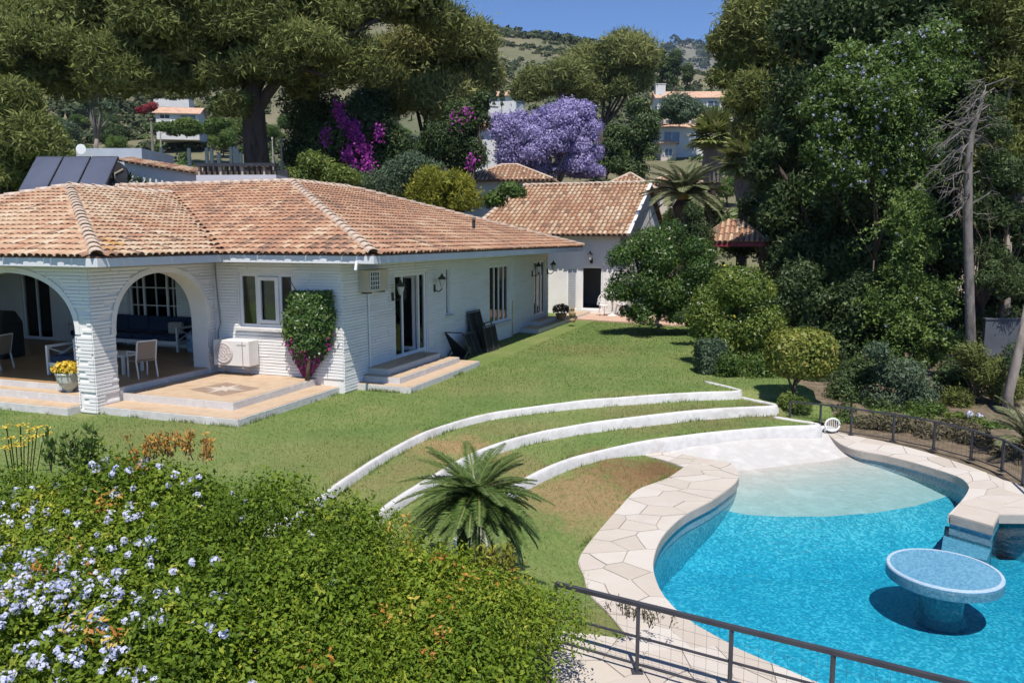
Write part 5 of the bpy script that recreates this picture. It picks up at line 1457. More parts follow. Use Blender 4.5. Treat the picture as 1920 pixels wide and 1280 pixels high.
# ------------------------------------------------------------------ palms
def frond_mesh(name, L, droop, nleaf, ll, lw, m, vee=.5, up=.35, taper=True, rach=.012):
    """frond grows along +X from the origin, droops in -Z"""
    Vq = []; t = []
    ts = np.linspace(0, 1, 12)
    def pos(s): return np.array([L * s * (1 - .12 * droop * s), 0, up * L * s - droop * L * s ** 2.1])
    for i in range(nleaf):
        s = .1 + .9 * i / nleaf
        p = pos(s); tg = pos(min(1, s + .02)) - pos(s - .02); tg /= np.linalg.norm(tg)
        k = ll * (math.sin(math.pi * min(1, (s * .86 + .12))) ** .6 if taper else 1)
        for sd in (-1, 1):
            d = np.array([0, sd, 0]) * .8 + tg * .62 + np.array([0, 0, vee * .7 - .25 * random.random()])
            d /= np.linalg.norm(d)
            nrm = np.cross(d, tg); nrm /= np.linalg.norm(nrm)
            b_ = np.cross(nrm, d)
            e = p + d * k + np.array([0, 0, -.12 * k])
            mdl = p + d * k * .45
            Vq.append([p, mdl + b_ * lw * .5, e, mdl - b_ * lw * .5]); t.append(min(1, max(0, random.gauss(.45, .18))))
    # rachis as thin quads
    for a, b in zip(ts[:-1], ts[1:]):
        A, B = pos(a), pos(b)
        Vq.append([A + [0, rach, 0], B + [0, rach * .7, 0], B - [0, rach * .7, 0], A - [0, rach, 0]]); t.append(.95)
        Vq.append([A + [0, 0, rach], B + [0, 0, rach], B - [0, 0, rach], A - [0, 0, rach]]); t.append(.95)
    return quads_mesh(name, np.array(Vq, float), np.array(t), m)
def crown_of_fronds(root, variants, n, origin, pitch0, pitch1, scale=(.85, 1.1), name='frond', twist=.2):
    ga = 2.39996
    for i in range(n):
        f = i / max(1, n - 1)
        o = link(name, random.choice(variants), root)
        o.rotation_mode = 'ZYX'
        pit = pitch0 + (pitch1 - pitch0) * f + random.uniform(-.1, .1)
        o.matrix_basis = Matrix.Translation(origin) @ Matrix.Rotation(i * ga + random.uniform(-.25, .25), 4, 'Z') @ Matrix.Rotation(-pit, 4, 'Y') @ Matrix.Rotation(random.uniform(-twist, twist), 4, 'X') @ Matrix.Scale(random.uniform(*scale), 4)
# sago palm in front of the terrace walls
cc = gp(888, 1015, -.55)
D = 7.7
cp = dp(892, 936, D); cyb = Vector((cp.x, cp.y, lawn_z(cp.x, cp.y)))
cyc = thing('sago_palm', 'dark green sago palm spreading in front of the terrace walls', 'palm', cyb)
mb = MB(); mb.lathe([(.17, -.05), (.2, .2), (.19, cp.z - cyb.z - .15), (.12, cp.z - cyb.z + .02)], 12); mb.build('trunk', M_bark, cyc)
cyv = [frond_mesh('frond', .74, dr, 58, .125, .013, LG['palm'], .4, .1) for dr in (.4, .55, .68, .8)]
crown_of_fronds(cyc, cyv, 84, Vector((0, 0, cp.z - cyb.z)), 1.15, -.45, (.8, 1.05))
# canary date palm behind the patio
D = 33.5
cp = dp(1283, 378, D); b = Vector((cp.x, cp.y, 0.2))
dpalm = thing('date_palm', 'grey-green date palm with arching fronds behind the annex', 'palm', b)
mb = MB(); mb.lathe([(.4, -.2), (.38, cp.z - .9), (.5, cp.z - .4), (.3, cp.z - .1)], 12); mb.build('trunk', M_bark, dpalm)
mb = MB(); mb.lathe([(.25, cp.z - .5), (.33, cp.z - .1), (.18, cp.z + .45), (.05, cp.z + .6)], 10); mb.build('crown_heart', mat('ochre_palm_heart', [(0.40, 0.27, 0.06), (0.30, 0.2, 0.05)], rough=.8), dpalm)
dv = [frond_mesh('frond', 1.95, dr, 50, .42, .05, LG['palmgrey'], .4, .15, rach=.025) for dr in (.45, .6, .75)]
crown_of_fronds(dpalm, dv, 46, Vector((0, 0, cp.z)), 1.35, -.1)
# two fan palms
def fan_mesh(m, R=1.05, pet=.75):
    Vq = []; t = []
    Vq.append([(0, -.015, 0), (pet, -.012, .05), (pet, .012, .05), (0, .015, 0)]); t.append(.9)
    for k in range(17):
        a = (k / 16 - .5) * 4.2
        d = np.array([math.cos(a), math.sin(a), .12 * math.cos(a * 1.5)]); p = np.array([pet, 0, .05])
        e = p + d * R * (1 - .15 * abs(k / 16 - .5)) - np.array([0, 0, .12 * R * random.random()]); sd = np.array([-d[1], d[0], 0]) * .085
        mdl = p + d * R * .55
        Vq.append([p, mdl + sd, e, mdl - sd]); t.append(min(1, max(0, random.gauss(.6, .2))))
    return quads_mesh('fan_leaf', np.array(Vq, float), np.array(t), m)
fans = [fan_mesh(LG['fanpalm']) for _ in range(3)]
M_skirt = mat('dead_palm_skirt', [(0.16, 0.135, 0.115), (0.24, 0.205, 0.18), (0.10, 0.085, 0.075)], scale=6, rough=.95, bump=1, bscale=20, stretch=(3, 3, .3))
for px, py, D, sw, sh_, lab in [(1338, 258, 46, 19, 92, 'taller fan palm with a grey skirt of dead leaves'), (1397, 302, 42, 18, 78, 'shorter fan palm with orange dead leaves under its crown')]:
    cp = dp(px, py, D); s = D / FPX; b = Vector((cp.x, cp.y, ground_at(cp.x, cp.y) if D > 40 else 0))
    r = thing('fan_palm', lab, 'palm', b, 0, 'fan palms behind the patio')
    h = cp.z - b.z
    mb = MB(); mb.tube([(0, 0, -.2), (0, 0, h)], [.3, .22], 10); mb.build('trunk', M_bark, r)
    mb = MB(); rr = sw * s; hh = sh_ * s
    prof = [(.25, h - hh), (rr * .8, h - hh * .9), (rr, h - hh * .6), (rr * .95, h - hh * .25), (rr * .6, h - .05), (.1, h + .1)]
    mb.lathe(prof, 18)
    mb.v = [(p[0] * random.uniform(.88, 1.1), p[1] * random.uniform(.88, 1.1), p[2] + random.uniform(-.08, .08)) for p in mb.v]
    mb.build('skirt', M_skirt, r)
    crown_of_fronds(r, fans, 34, Vector((0, 0, h + .1)), 1.4, -.7, (.8, 1.15), 'fan_leaf')
    if 'orange' in lab:
        dm = tint_mat('dead_orange_leaf', [(0.35, 0.18, 0.05), (0.5, 0.3, 0.1), (0.4, 0.3, 0.18)], .2, .8)
        df = fan_mesh(dm, .6, .5); crown_of_fronds(r, [df], 8, Vector((0, 0, h - .15)), -.7, -1.2, (.8, 1.0), 'dead_leaf')
# frond tips at the right edge
b = Vector((*dp(1935, 800, 13.5)[:2], -.66)); r = thing('young_palm', 'young palm with drooping fronds at the right edge of the railing', 'palm', b)
yv = [frond_mesh('frond', 1.0, dr, 30, .26, .03, LG['palmgrey'], .3, .3) for dr in (.5, .7)]
mb = MB(); mb.lathe([(.1, -.05), (.12, .25), (.05, .4)], 10); mb.build('trunk', M_bark, r)
crown_of_fronds(r, yv, 16, Vector((0, 0, .35)), 1.3, .2)

# ------------------------------------------------------------------ hillside scrub and trees
def bush_template(n, L, asp=.6):
    d = sphere_dirs(n, -.2); P = d * rng.uniform(.6, 1.0, (n, 1)) * np.array([1, 1, .8]); LL = L * rng.uniform(.6, 1.4, n)
    return leaf_quads(P, d + .5 * rng.normal(size=(n, 3)) + np.array([0, 0, .3]), LL, LL * asp)
def scatter_scrub(name, pts, tmpl, m, tmu=.45):
    k = tmpl[0].shape[0]; out = []; tt = []
    for (x, y, z, s) in pts:
        T = tmpl[random.randrange(len(tmpl))]; a = random.uniform(0, 6.28); ca, sa = math.cos(a), math.sin(a)
        X = T * s; V = np.empty_like(X); V[..., 0] = X[..., 0] * ca - X[..., 1] * sa + x; V[..., 1] = X[..., 0] * sa + X[..., 1] * ca + y; V[..., 2] = X[..., 2] + z
        out.append(V); tt.append(np.clip(rng.normal(random.gauss(tmu, .18), .12, len(V)), 0, 1))
    return tag(link(name, quads_mesh(name, np.concatenate(out), np.concatenate(tt), m)), kind='stuff')
pts = []
for _ in range(5200):
    y = 130 + 330 * random.random() ** .8; x = random.uniform(-.1, .3) * y
    if random.random() < .22: y = random.uniform(110, 230); x = random.uniform(-.66, -.3) * y
    if noise.noise(Vector((x * .03, y * .03, 2))) < random.uniform(-.55, .25): continue
    s = random.uniform(.6, 1.7) * (1.6 if random.random() < .1 else 1)
    pts.append((x, y, terrain_z(x, y) + .3 * s, s))
for _ in range(260):      # skyline trees on the crest
    y = random.uniform(425, 452); x = random.uniform(-60, 110); pts.append((x, y, terrain_z(x, y) + 1.2, random.uniform(1.5, 3.6)))
T1 = [bush_template(30, .75) for _ in range(6)]
scatter_scrub('hillside_scrub', pts, T1, LG['scrub'])
pts = []
for _ in range(1500):
    y = random.uniform(1080, 1500); x = random.uniform(.05, .34) * y
    pts.append((x, y, mount_z(x, y) + 2, random.uniform(4, 9)))
scatter_scrub('mountain_scrub', pts, [bush_template(16, .9) for _ in range(4)], LG['scrub'], .35)
# low brush on the slope right behind the gardens
pts = []
for _ in range(700):
    y = random.uniform(43, 135); x = random.uniform(-.72, .72) * y
    pts.append((x, y, terrain_z(x, y) + .25, random.uniform(.5, 1.3)))
T2 = [bush_template(70, .36) for _ in range(6)]
scatter_scrub('slope_brush', pts, T2, LG['mid'], .5)
# countable trees on the slope (shared shapes)
kinds = [('round green tree on the slope behind the houses', 'mid', (1.0, 1.0, .85), .6), ('dark bushy tree on the slope behind the houses', 'dark', (1.0, 1.0, .9), .55), ('olive-grey tree on the slope behind the houses', 'blue', (1, 1, .8), .5), ('lime-green bushy tree on the slope behind the houses', 'lime', (1, 1, .8), .5), ('slender dark cypress on the slope behind the houses', 'dark', (.3, .3, 1.6), .35)]
protos = []
for lab, mk, sh_, cr in kinds:
    C, R = clumps_in((0, 0, 1.1 * sh_[2] + .25), np.array(sh_) * 1.05, 26 if sh_[0] > .5 else 22, .42 if sh_[0] > .5 else .25, .45, -.7, .85)
    V_, t_ = clump_leaves(C, R, 75 if sh_[0] > .5 else 120, .17, .6, -.8, .6, False, .35, .5, .2, .2)
    me = quads_mesh('crown', V_, t_, LG[mk])
    mb = MB(); limbs(mb, (0, 0, 0), [tuple(C[i]) for i in range(5)], .07, .02); tm_ = mb.mesh('trunk', M_barkbrown, True)
    protos.append((lab, me, tm_))
occupied = []
houses_px = [(1225, 1400, 160, 205), (1228, 1330, 222, 290), (295, 385, 190, 232), (890, 985, 160, 215)]
cnt = 0
for tries in range(900):
    y = random.uniform(55, 150); x = random.uniform(-.70, .42) * y
    if x / y < -.28 and y < 95 and random.random() < .75: continue
    if any((x - a) ** 2 + (y - b_) ** 2 < 14 for a, b_ in occupied): continue
    p = Vector((x, y, terrain_z(x, y, True)))
    q = photo_xy(p + Vector((0, 0, 2)))
    if any(h[0] - 25 < q[0] < h[1] + 25 and h[2] - 10 < q[1] - 20 * 60 / y < h[3] + 45 for h in houses_px): continue
    kk = random.choices(range(5), [4, 4, 3, 2, .6])[0]
    lab, me, tm_ = protos[kk]
    s = random.uniform(1.2, 2.4) * (1 if y > 75 else .75)
    if not (-40 < q[0] < 1960): continue
    r = thing('cypress_tree' if kk == 4 else 'hillside_tree', lab, 'tree', p - Vector((0, 0, .1)), random.uniform(0, 6.28), lab.replace('tree', 'trees').replace('cypress', 'cypresses'))
    r.scale = (s, s, s * random.uniform(.85, 1.15))
    link('crown', me, r); link('trunk', tm_, r)
    occupied.append((x, y)); cnt += 1
    if cnt >= 70: break
# ================================================================== FOREGROUND HEDGES
def hedge_mass(name, label, cx0, cx1, m, dens, L, asp, flower=None, tips=None, seed=0, tint_mu=.5, group=None):
    """mounded hedge between the camera and the lawn; top follows hedge_top(x, y)"""
    C = []; R = []
    x = cx0
    while x < cx1:
        y = 4.3
        while y < hedge_back(x):
            xx = x + random.uniform(-.18, .18); yy = y + random.uniform(-.18, .18)
            q_ = photo_xy(Vector((xx, yy, hedge_top(xx, yy))))
            if xx < hedge_right(yy) and -650 < q_[0] and q_[1] < 1420:
                r = random.uniform(.30, .5)
                C.append((xx, yy, hedge_top(xx, yy) - r * .8 + random.uniform(-.22, .12))); R.append((r, r, r * random.uniform(.75, 1.0)))
            y += .4
        x += .4
    C = np.array(C); R = np.array(R)
    V, t = clump_leaves(C, R, dens, L, asp, -.35, .75, False, .45, tint_mu, .14, .35, clump_sd=.13, quad=True, dm=1.8, lm=.74)
    sp_, st_ = sprays(C, R, len(C) * 3, .26, 16, .045, .45, (0, -.5, .8), .5, .62, .02)
    sv = np.stack([sp_[:, 0], sp_[:, 1], sp_[:, 2], (sp_[:, 0] + sp_[:, 2]) / 2], 1); V = np.concatenate([V, sv]); t = np.concatenate([t, st_])
    b = Vector((float(C[:, 0].mean()), float(C[:, 1].mean()), -2.6))
    parts = [('foliage', V, t, m, None)]
    if flower:
        fv, ft = flower(C, R); parts.append(('flowers', fv, ft, LG['plumb'], 'stuff'))
    if tips:
        tv, tt = tips(C, R); parts.append(('shoot_tips', tv, tt, LG['tips'], 'stuff'))
    mb = MB()
    for i in range(0, len(C), 6):
        c = Vector(C[i]); mb.tube([Vector((c.x * .6 + b.x * .4, c.y, -2.6)), Vector((c.x, c.y, (c.z - 2.6) / 2)), c], [.04, .03, .015], 5)
    return plant(name, label, 'hedge', b, parts, (mb, M_barkbrown), group)
BX = [-6, -5.0, -4.2, -3.5, -2.75, -2.35, -1.85, -1.2, -.6, -.1, .35, .6, 1.0]
top_px = [(-600, 850), (-200, 850), (0, 852), (110, 868), (250, 850), (330, 838), (430, 858), (530, 885), (590, 944), (640, 966), (720, 972), (800, 992), (900, 1015), (990, 1040), (1050, 1078), (1100, 1130)]
top_D = [7.4, 7.4, 7.4, 7.4, 7.4, 7.4, 7.2, 7.0, 6.9, 6.8, 6.8, 6.8, 6.8, 6.8, 6.7, 6.5]
bk = [dp(p[0], p[1], d) for p, d in zip(top_px, top_D)]
def hedge_back(x): return float(np.interp(x, [p.x for p in bk], [p.y for p in bk])) - .1
def hedge_right(y): return float(np.interp(y, [4, 5, 5.6, 6.2, 6.8], [-.04, .08, .30, .42, .40]))
def hedge_top(x, y):
    zb = float(np.interp(x, [p.x for p in bk], [p.z for p in bk])); yb = hedge_back(x) + .1
    z = zb - (yb - y) * .16 - max(0, 5.2 - y) * .25 + .13 * float(smooth(-2.6, -1.9, x)) * float(smooth(-.9, -1.4, x))
    return z + noise.noise(Vector((x * .9, y * .9, 0))) * .16 - float(smooth(-.5, .45, x)) * .35 * float(smooth(5.8, 5.0, y))
def plumb_fl(C, R):
    w = np.exp(-((C[:, 0] + 3.5) / .95) ** 2) * (.15 + np.clip((6.2 - C[:, 1]) / 1.4, 0, 1)) + .006 + .06 * (C[:, 0] < -3.0) + .07 * ((C[:, 1] > 6.4) & (C[:, 0] > -2.9))
    n = 680; ci = rng.choice(len(C), n, p=w / w.sum()); d = unit(sphere_dirs(n, 0) + np.array([.15, -.55, .75]))
    P = C[ci] + d * R[ci] * 1.07; per = 18
    q = np.repeat(P, per, axis=0); dd = unit(sphere_dirs(n * per) + np.array([0, -.3, .5])); rad = np.repeat(rng.uniform(.022, .042, n), per)[:, None]
    q = q + dd * rad; LL = .026 * rng.uniform(.7, 1.3, n * per)
    return leaf_quads(q, dd + .35 * rng.normal(size=dd.shape), LL, LL * .9), np.repeat(np.clip(rng.normal(.58, .2, n), 0, 1), per) * .8 + .2 * rng.random(n * per)
def tips_fn(lo, hi, n):
    def f(C, R):
        k = (C[:, 0] > lo) & (C[:, 0] < hi); idx = np.where(k)[0]
        sites = rng.choice(idx, n); d = unit(sphere_dirs(n, 0) + np.array([0, -.4, 1.0])); P = C[sites] + d * R[sites] * 1.05; per = 26
        q = np.repeat(P, per, axis=0) + rng.normal(size=(n * per, 3)) * .055; LL = .045 * rng.uniform(.7, 1.4, n * per)
        return leaf_quads(q, rng.normal(size=q.shape) + np.array([0, -.4, .8]), LL, LL * .45), np.repeat(np.clip(rng.normal(.6, .3, n), 0, 1), per)
    return f
hedge_mass('plumbago_hedge', 'foreground hedge covered in pale blue plumbago flowers', -7.2, -1.55, LG["hedge"], 1030, .054, .5, plumb_fl, tips_fn(-3.9, -2.2, 16), tint_mu=.46)
hedge_mass('honeysuckle_hedge', 'glossy green foreground hedge right of the plumbago, ending at the railing', -1.7, .75, LG["hedge"], 1120, .054, .45, None, tips_fn(-1.6, .4, 16), tint_mu=.5)
# upright shoots standing out of the hedge tops
def shoots(name, label, D, spots, m, L=.09, n=26, hgt=.3, cat='shrub'):
    Vs = []; ts = []; mb = MB(); b = dp(spots[0][0], spots[0][1], D)
    for px, py in spots:
        c = dp(px, py, D)
        for k in range(6):
            d = Vector((random.uniform(-.35, .35), random.uniform(-.3, .3), 1)).normalized(); h = hgt * random.uniform(.7, 1.2)
            base_ = c - Vector((0, 0, hgt * .4)) + Vector((random.uniform(-.1, .1), random.uniform(-.1, .1), 0))
            mb.tube([base_ - b, base_ + d * h - b], [.006, .003], 3)
            s = rng.uniform(.1, 1, n); P = np.array(base_) + np.array(d) * (s * h)[:, None] + rng.normal(size=(n, 3)) * .02
            ax = unit(np.array(d) * .8 + rng.normal(size=(n, 3)) * .6); t = rng.normal(size=(n, 3)); nn = t - (t * ax).sum(1, keepdims=True) * ax
            Vs.append(leaf_quads(P + ax * L * .4, nn, L * rng.uniform(.6, 1.2, n), L * .3, axis=ax)); ts.append(np.clip(rng.normal(.5, .2, n), 0, 1))
    r = thing(name, label, cat, b); tag(mb.build('stem', M_barkbrown, r), kind='stuff')
    link('foliage', quads_mesh('foliage', np.concatenate(Vs) - np.array(b), np.concatenate(ts), m), r)
    return r
shoots('leafy_shoots', 'upright glossy green shoots above the hedge at the left', 7.0, [(110, 858), (145, 862), (165, 850)], LG['mid'])
shoots('bronze_shoots', 'bronze and orange tipped shoots on top of the hedge below the terrace', 7.2, [(275, 848), (310, 838), (340, 835), (375, 848)], LG['tips'], .06, 24, .22)
shoots('yellow_leaf_shoots', 'yellow-leaved shoots in front of the sago palm trunk', 6.6, [(905, 1050), (935, 1040), (950, 1050)], LG['gold'], .06, 22, .16)
# yellow umbels, far left
b = dp(30, 840, 8.2); r = thing('fennel_plant', 'tall plant with flat yellow flower heads at the left edge', 'flower', Vector((b.x, b.y, 0)))
mb = MB(); Vs = []
for px, py in [(12, 800), (38, 797), (55, 806), (70, 800), (20, 820), (45, 828), (62, 818), (82, 812), (8, 838), (30, 835)]:
    c = dp(px, py, 8.2 + random.uniform(-.2, .2)) - Vector((b.x, b.y, 0)); mb.tube([(random.uniform(-.1, .1), 0, 0), tuple(c * .6), tuple(c)], .006, 4)
    q = np.array(c) + rng.normal(size=(40, 3)) * np.array([.045, .045, .008]); Vs.append(leaf_quads(q, rng.normal(size=(40, 3)) * .4 + np.array([0, 0, 1]), np.full(40, .025), np.full(40, .02)))
tag(mb.build('stem', LG['mid'], r), kind='stuff'); link('flower_heads', quads_mesh('flower_heads', np.concatenate(Vs), rng.uniform(0, 1, len(np.concatenate(Vs))), LG['yellow']), r)['kind'] = 'stuff'
# twig with dry leaves on the front railing
shoots('dry_twig', 'dry brown-leaved twig caught on the front railing', 7.0, [(1165, 1140), (1200, 1148), (1235, 1160)], LG['dry'], .05, 14, .12)

# ================================================================== RAILINGS
M_rail = mat('dark_grey_railing', [(0.035, 0.035, 0.045), (0.055, 0.055, 0.065)], scale=5, rough=.5, spec=.4)
def railing(label, posts, h, rails, wire, post_w=.035, top_w=.05, step=.1):
    b = posts[0]; root = thing('railing', label, 'railing', b, 0, 'metal pool railings')
    P = [p - b for p in posts]
    for p in P:
        mb = MB(); mb.box(p.x - post_w / 2, p.x + post_w / 2, p.y - post_w / 2, p.y + post_w / 2, p.z, p.z + h - .01)
        o = mb.build('post', M_rail, root)
        mb = MB(); mb.box(p.x - .05, p.x + .05, p.y - .05, p.y + .05, p.z - .005, p.z + .008); mb.build('base_plate', M_rail, o)
    for zf, w in rails:
        mb = MB()
        for a, c in zip(P[:-1], P[1:]): mb.bar(a + Vector((0, 0, h * zf)), c + Vector((0, 0, h * zf)), w, w * .8)
        mb.build('rail', M_rail, root)
    mb = MB()
    for a, c in zip(P[:-1], P[1:]):
        n = int((c - a).length / step)
        for i in range(1, n):
            q = a.lerp(c, i / n); mb.tube([q + Vector((0, 0, h * rails[-1][0])), q + Vector((0, 0, h * .97))], wire, 3, False)
        for k in range(1, int(h / step)):
            mb.tube([a + Vector((0, 0, k * step)), c + Vector((0, 0, k * step))], wire, 3, False)
    tag(mb.build('wire_mesh', M_rail, root), kind='stuff')
rb_ = gp(1042, 1216, DZ); rail_z = dp(1042, 1095, rb_.y).z
ft = [gp(x, 1098 + (x - 1060) * .2462, rail_z) for x in (1042, 1197, 1372, 1563, 1787, 2000)]
railing('front dark metal railing between the camera and the pool', [Vector((p.x, p.y, DZ)) for p in ft], rail_z - DZ, [(1.0, .045), (.52, .02), (.12, .02)], .0012, .03)
railing('curved dark metal railing on the far side of the pool', [gp(1480, 800, DZ), gp(1537, 806, DZ)] + [gp(x, y, DZ) for x, y in [(1595, 815), (1674, 827), (1750, 843), (1820, 862), (1878, 883), (1917, 910), (1960, 950)]] + [Vector((11.3, 11.1, DZ)), Vector((12.3, 9.6, DZ)), Vector((12.4, 8.2, DZ))], .52, [(1.0, .035), (.08, .02)], .0016, .035, step=.08)

# ================================================================== POOL TABLE, SEAT, CHAIR
tc = gp(1770, 1066, -.645)
tr_ = .89 * 111 / FPX * (tc.y * _c + (CAM_H - tc.z) * _s)
pt = thing('pool_table', 'round blue mosaic table standing in the pool', 'table', Vector((tc.x, tc.y, FLOOR_Z)))
h = tc.z - FLOOR_Z
mb = MB(); mb.lathe([(.02, h - .15), (tr_ * .9, h - .15), (tr_, h - .13), (tr_, h - .015), (tr_ * .985, h)], 56); mb.build('table_top', M_palemosaic, pt)
mb = MB(); n_ = 56
ring = []
for rr, z in ((tr_ * .93, h + .001), (tr_ * .93, h + .006), (tr_ * .985, h + .006), (tr_ * .998, h - .01)):
    ring += [(rr * math.cos(2 * math.pi * k / n_), rr * math.sin(2 * math.pi * k / n_), z) for k in range(n_)]
mb.add(ring, [(j * n_ + k, j * n_ + (k + 1) % n_, (j + 1) * n_ + (k + 1) % n_, (j + 1) * n_ + k)[::-1] for j in range(3) for k in range(n_)])
mb.build('rim', mosaic('white_blue_rim', [(0.34, 0.44, 0.54), (0.42, 0.52, 0.60)], .03, .4), pt)
mb = MB(); mb.lathe([(.30, 0), (.24, .1), (.24, h - .22), (.42, h - .15)], 24); mb.build('pedestal', M_basin, pt)
q = [gp(1772, 985, -.84), gp(1868, 1006, -.84), gp(1850, 1050, -.84), gp(1765, 1030, -.84)]
mb = MB(); mb.prism([(p.x, p.y) for p in q], FLOOR_Z, -.84); mb.prism([tuple(PEN[0]), tuple(PEN[1]), (q[1].x, q[1].y), (q[0].x, q[0].y)], FLOOR_Z, -.84)
tag(mb.build('pool_seat', M_palemosaic), kind='structure')
# little white chair lying by the beach
M_plastic = mat('white_plastic', [(0.76, 0.76, 0.75), (0.70, 0.70, 0.69)], scale=3, rough=.45)
b = gp(1560, 812, DZ); ch = thing('garden_chair', 'small white round-backed chair by the pool beach', 'chair', b, .3)
mb = MB(); mb.tube([(.17 * math.cos(a), .02 * math.sin(a), .17 + .12 * math.sin(a)) for a in np.linspace(0, 2 * math.pi, 20)], .018, 6, False); mb.build('back_hoop', M_plastic, ch)
mb = MB()
for k in range(-3, 4): mb.tube([(k * .045, 0, .17 - .12 * math.sqrt(max(.01, 1 - (k * .045 / .17) ** 2))), (k * .045, 0, .17 + .12 * math.sqrt(max(.01, 1 - (k * .045 / .17) ** 2)))], .006, 4)
mb.build('back_slats', M_plastic, ch, kind='stuff')
mb = MB(); mb.lathe([(.16, .0), (.17, .015), (.16, .03)], 16, (0, .16, .05)); mb.build('seat', M_plastic, ch)
for sx in (-1, 1):
    for sy in (.06, .28): mb = MB(); mb.tube([(sx * .11, sy, .06), (sx * .13, sy, -.0)], .012, 5); mb.build('leg', M_plastic, ch)

# ================================================================== ON AND ROUND THE HOUSE
def frame_at(name, label, cat, v, u, z, rz=0.0, group=None):
    return thing(name, label, cat, W(v, u, z), -TH + rz, group)
M_acwhite = mat('aircon_white', [(0.72, 0.70, 0.67), (0.64, 0.62, 0.6)], scale=3, rough=.5)
M_acgrey = mat('aircon_grey', [(0.38, 0.33, 0.32), (0.30, 0.27, 0.26)], scale=5, rough=.6)
M_cream = mat('cream_panel', [(0.58, 0.50, 0.40), (0.50, 0.43, 0.35)], scale=4, rough=.7)
# outdoor unit
ac = frame_at('air_conditioner', 'white outdoor air conditioning unit on the front wall under the window', 'air conditioner', -11.58, FW - .06, .52)
mb = MB(); mb.box(-.47, .47, -.34, 0, 0, .56); bevel(mb.build('casing', M_acwhite, ac), .015)
mb = MB(); mb.box(.16, .40, -.346, -.342, .46, .475); mb.box(.30, .32, -.346, -.342, .02, .54); mb.build('panel_line', M_acgrey, ac)
g = MB(); g.lathe([(.0, 0), (.225, 0), (.235, .012), (.225, .02), (.0, .02)], 28)
g.v = [(p[0] - .18, -.342 - p[2], p[1] + .28) for p in g.v]; fg = g.build('fan_grille', mat('pinkish_fan_grille', [(0.55, 0.47, 0.44), (0.48, 0.41, 0.39)], rough=.6), ac)
g = MB()
for k in range(3):
    rr = .07 * (k + 1); g.tube([(-.18 + rr * math.cos(a), -.366, .28 + rr * math.sin(a)) for a in np.linspace(0, 2 * math.pi, 24)], .005, 4, False)
for k in range(8):
    a = k * math.pi / 4; g.tube([(-.18, -.366, .28), (-.18 + .22 * math.cos(a), -.366, .28 + .22 * math.sin(a))], .004, 4)
g.build('grille_wire', M_acwhite, fg)
for x in (-.33, .3): mb = MB(); mb.bar((x, 0, -.03), (x, -.34, -.03), .04, .03); mb.bar((x, 0, -.25), (x, -.28, -.04), .03); mb.build('bracket', M_acgrey, ac)
# small wall unit on the side wall
ac = frame_at('window_air_conditioner', 'small cream air conditioner with grid grille high on the side wall', 'air conditioner', SV + .02, 15.37, 2.12, math.pi / 2)
mb = MB(); mb.box(-.43, .43, -.26, .02, 0, .48); bevel(mb.build('casing', M_cream, ac), .012)
mb = MB(); mb.box(-.38, .02, -.266, -.262, .04, .44); gr = mb.build('grille_recess', M_blackmetal, ac)
mb = MB()
for i in range(5): mb.box(-.385 + i * .095, -.365 + i * .095, -.276, -.267, .035, .445)
for i in range(5): mb.box(-.38, .02, -.275, -.268, .035 + i * .098, .052 + i * .098)
mb.build('grille_bars', M_upvc, gr)
for x in (-.3, .3): mb = MB(); mb.bar((x, 0, -.02), (x, -.24, -.02), .03); mb.build('bracket', M_blackmetal, ac)
# wall lanterns
M_lampglass = mat('frosted_lamp_glass', [(0.55, 0.56, 0.55), (0.48, 0.48, 0.47)], rough=.3)
def lantern(label, v, u, z, rz, s=1.0):
    r = frame_at('wall_lantern', label, 'lamp', v, u, z, rz, 'black wall lanterns')
    mb = MB(); mb.lathe([(.0, -.08 * s), (.045 * s, -.08 * s), (.045 * s, .08 * s), (0, .08 * s)], 10); mb.v = [(p[0], p[1] * .4, p[2]) for p in mb.v]; mb.build('wall_plate', M_blackmetal, r)
    mb = MB(); mb.tube([(0, 0, -.04 * s), (0, -.10 * s, -.07 * s), (0, -.17 * s, -.02 * s), (0, -.18 * s, .03 * s)], .012 * s, 6); mb.build('arm', M_blackmetal, r)
    mb = MB(); mb.lathe([(.035 * s, .04 * s), (.075 * s, .2 * s), (.06 * s, .21 * s)], 6, (0, -.18 * s, 0)); mb.build('lamp_glass', M_lampglass, r)
    mb = MB(); mb.lathe([(.095 * s, .2 * s), (.08 * s, .23 * s), (.03 * s, .28 * s), (.012 * s, .32 * s), (.0, .34 * s)], 6, (0, -.18 * s, 0)); mb.build('cap', M_blackmetal, r)
lantern('black wall lantern left of the open glazed door', SV + .03, 16.45, 1.92, math.pi / 2, 1.2)
lantern('black wall lantern right of the open glazed door', SV + .03, 18.72, 1.98, math.pi / 2, 1.2)
lantern('black wall lantern beside the far door near the annex', SV - .12, 27.2, 2.0, math.pi / 2, 1.3)
lantern('black wall lantern on the far corner of the villa', SV - .12, 29.05, 2.0, math.pi / 2, 1.3)
lantern('black wall lantern above the dark annex doorway', -8.42, 33.08, 2.3, 0, 1.3)
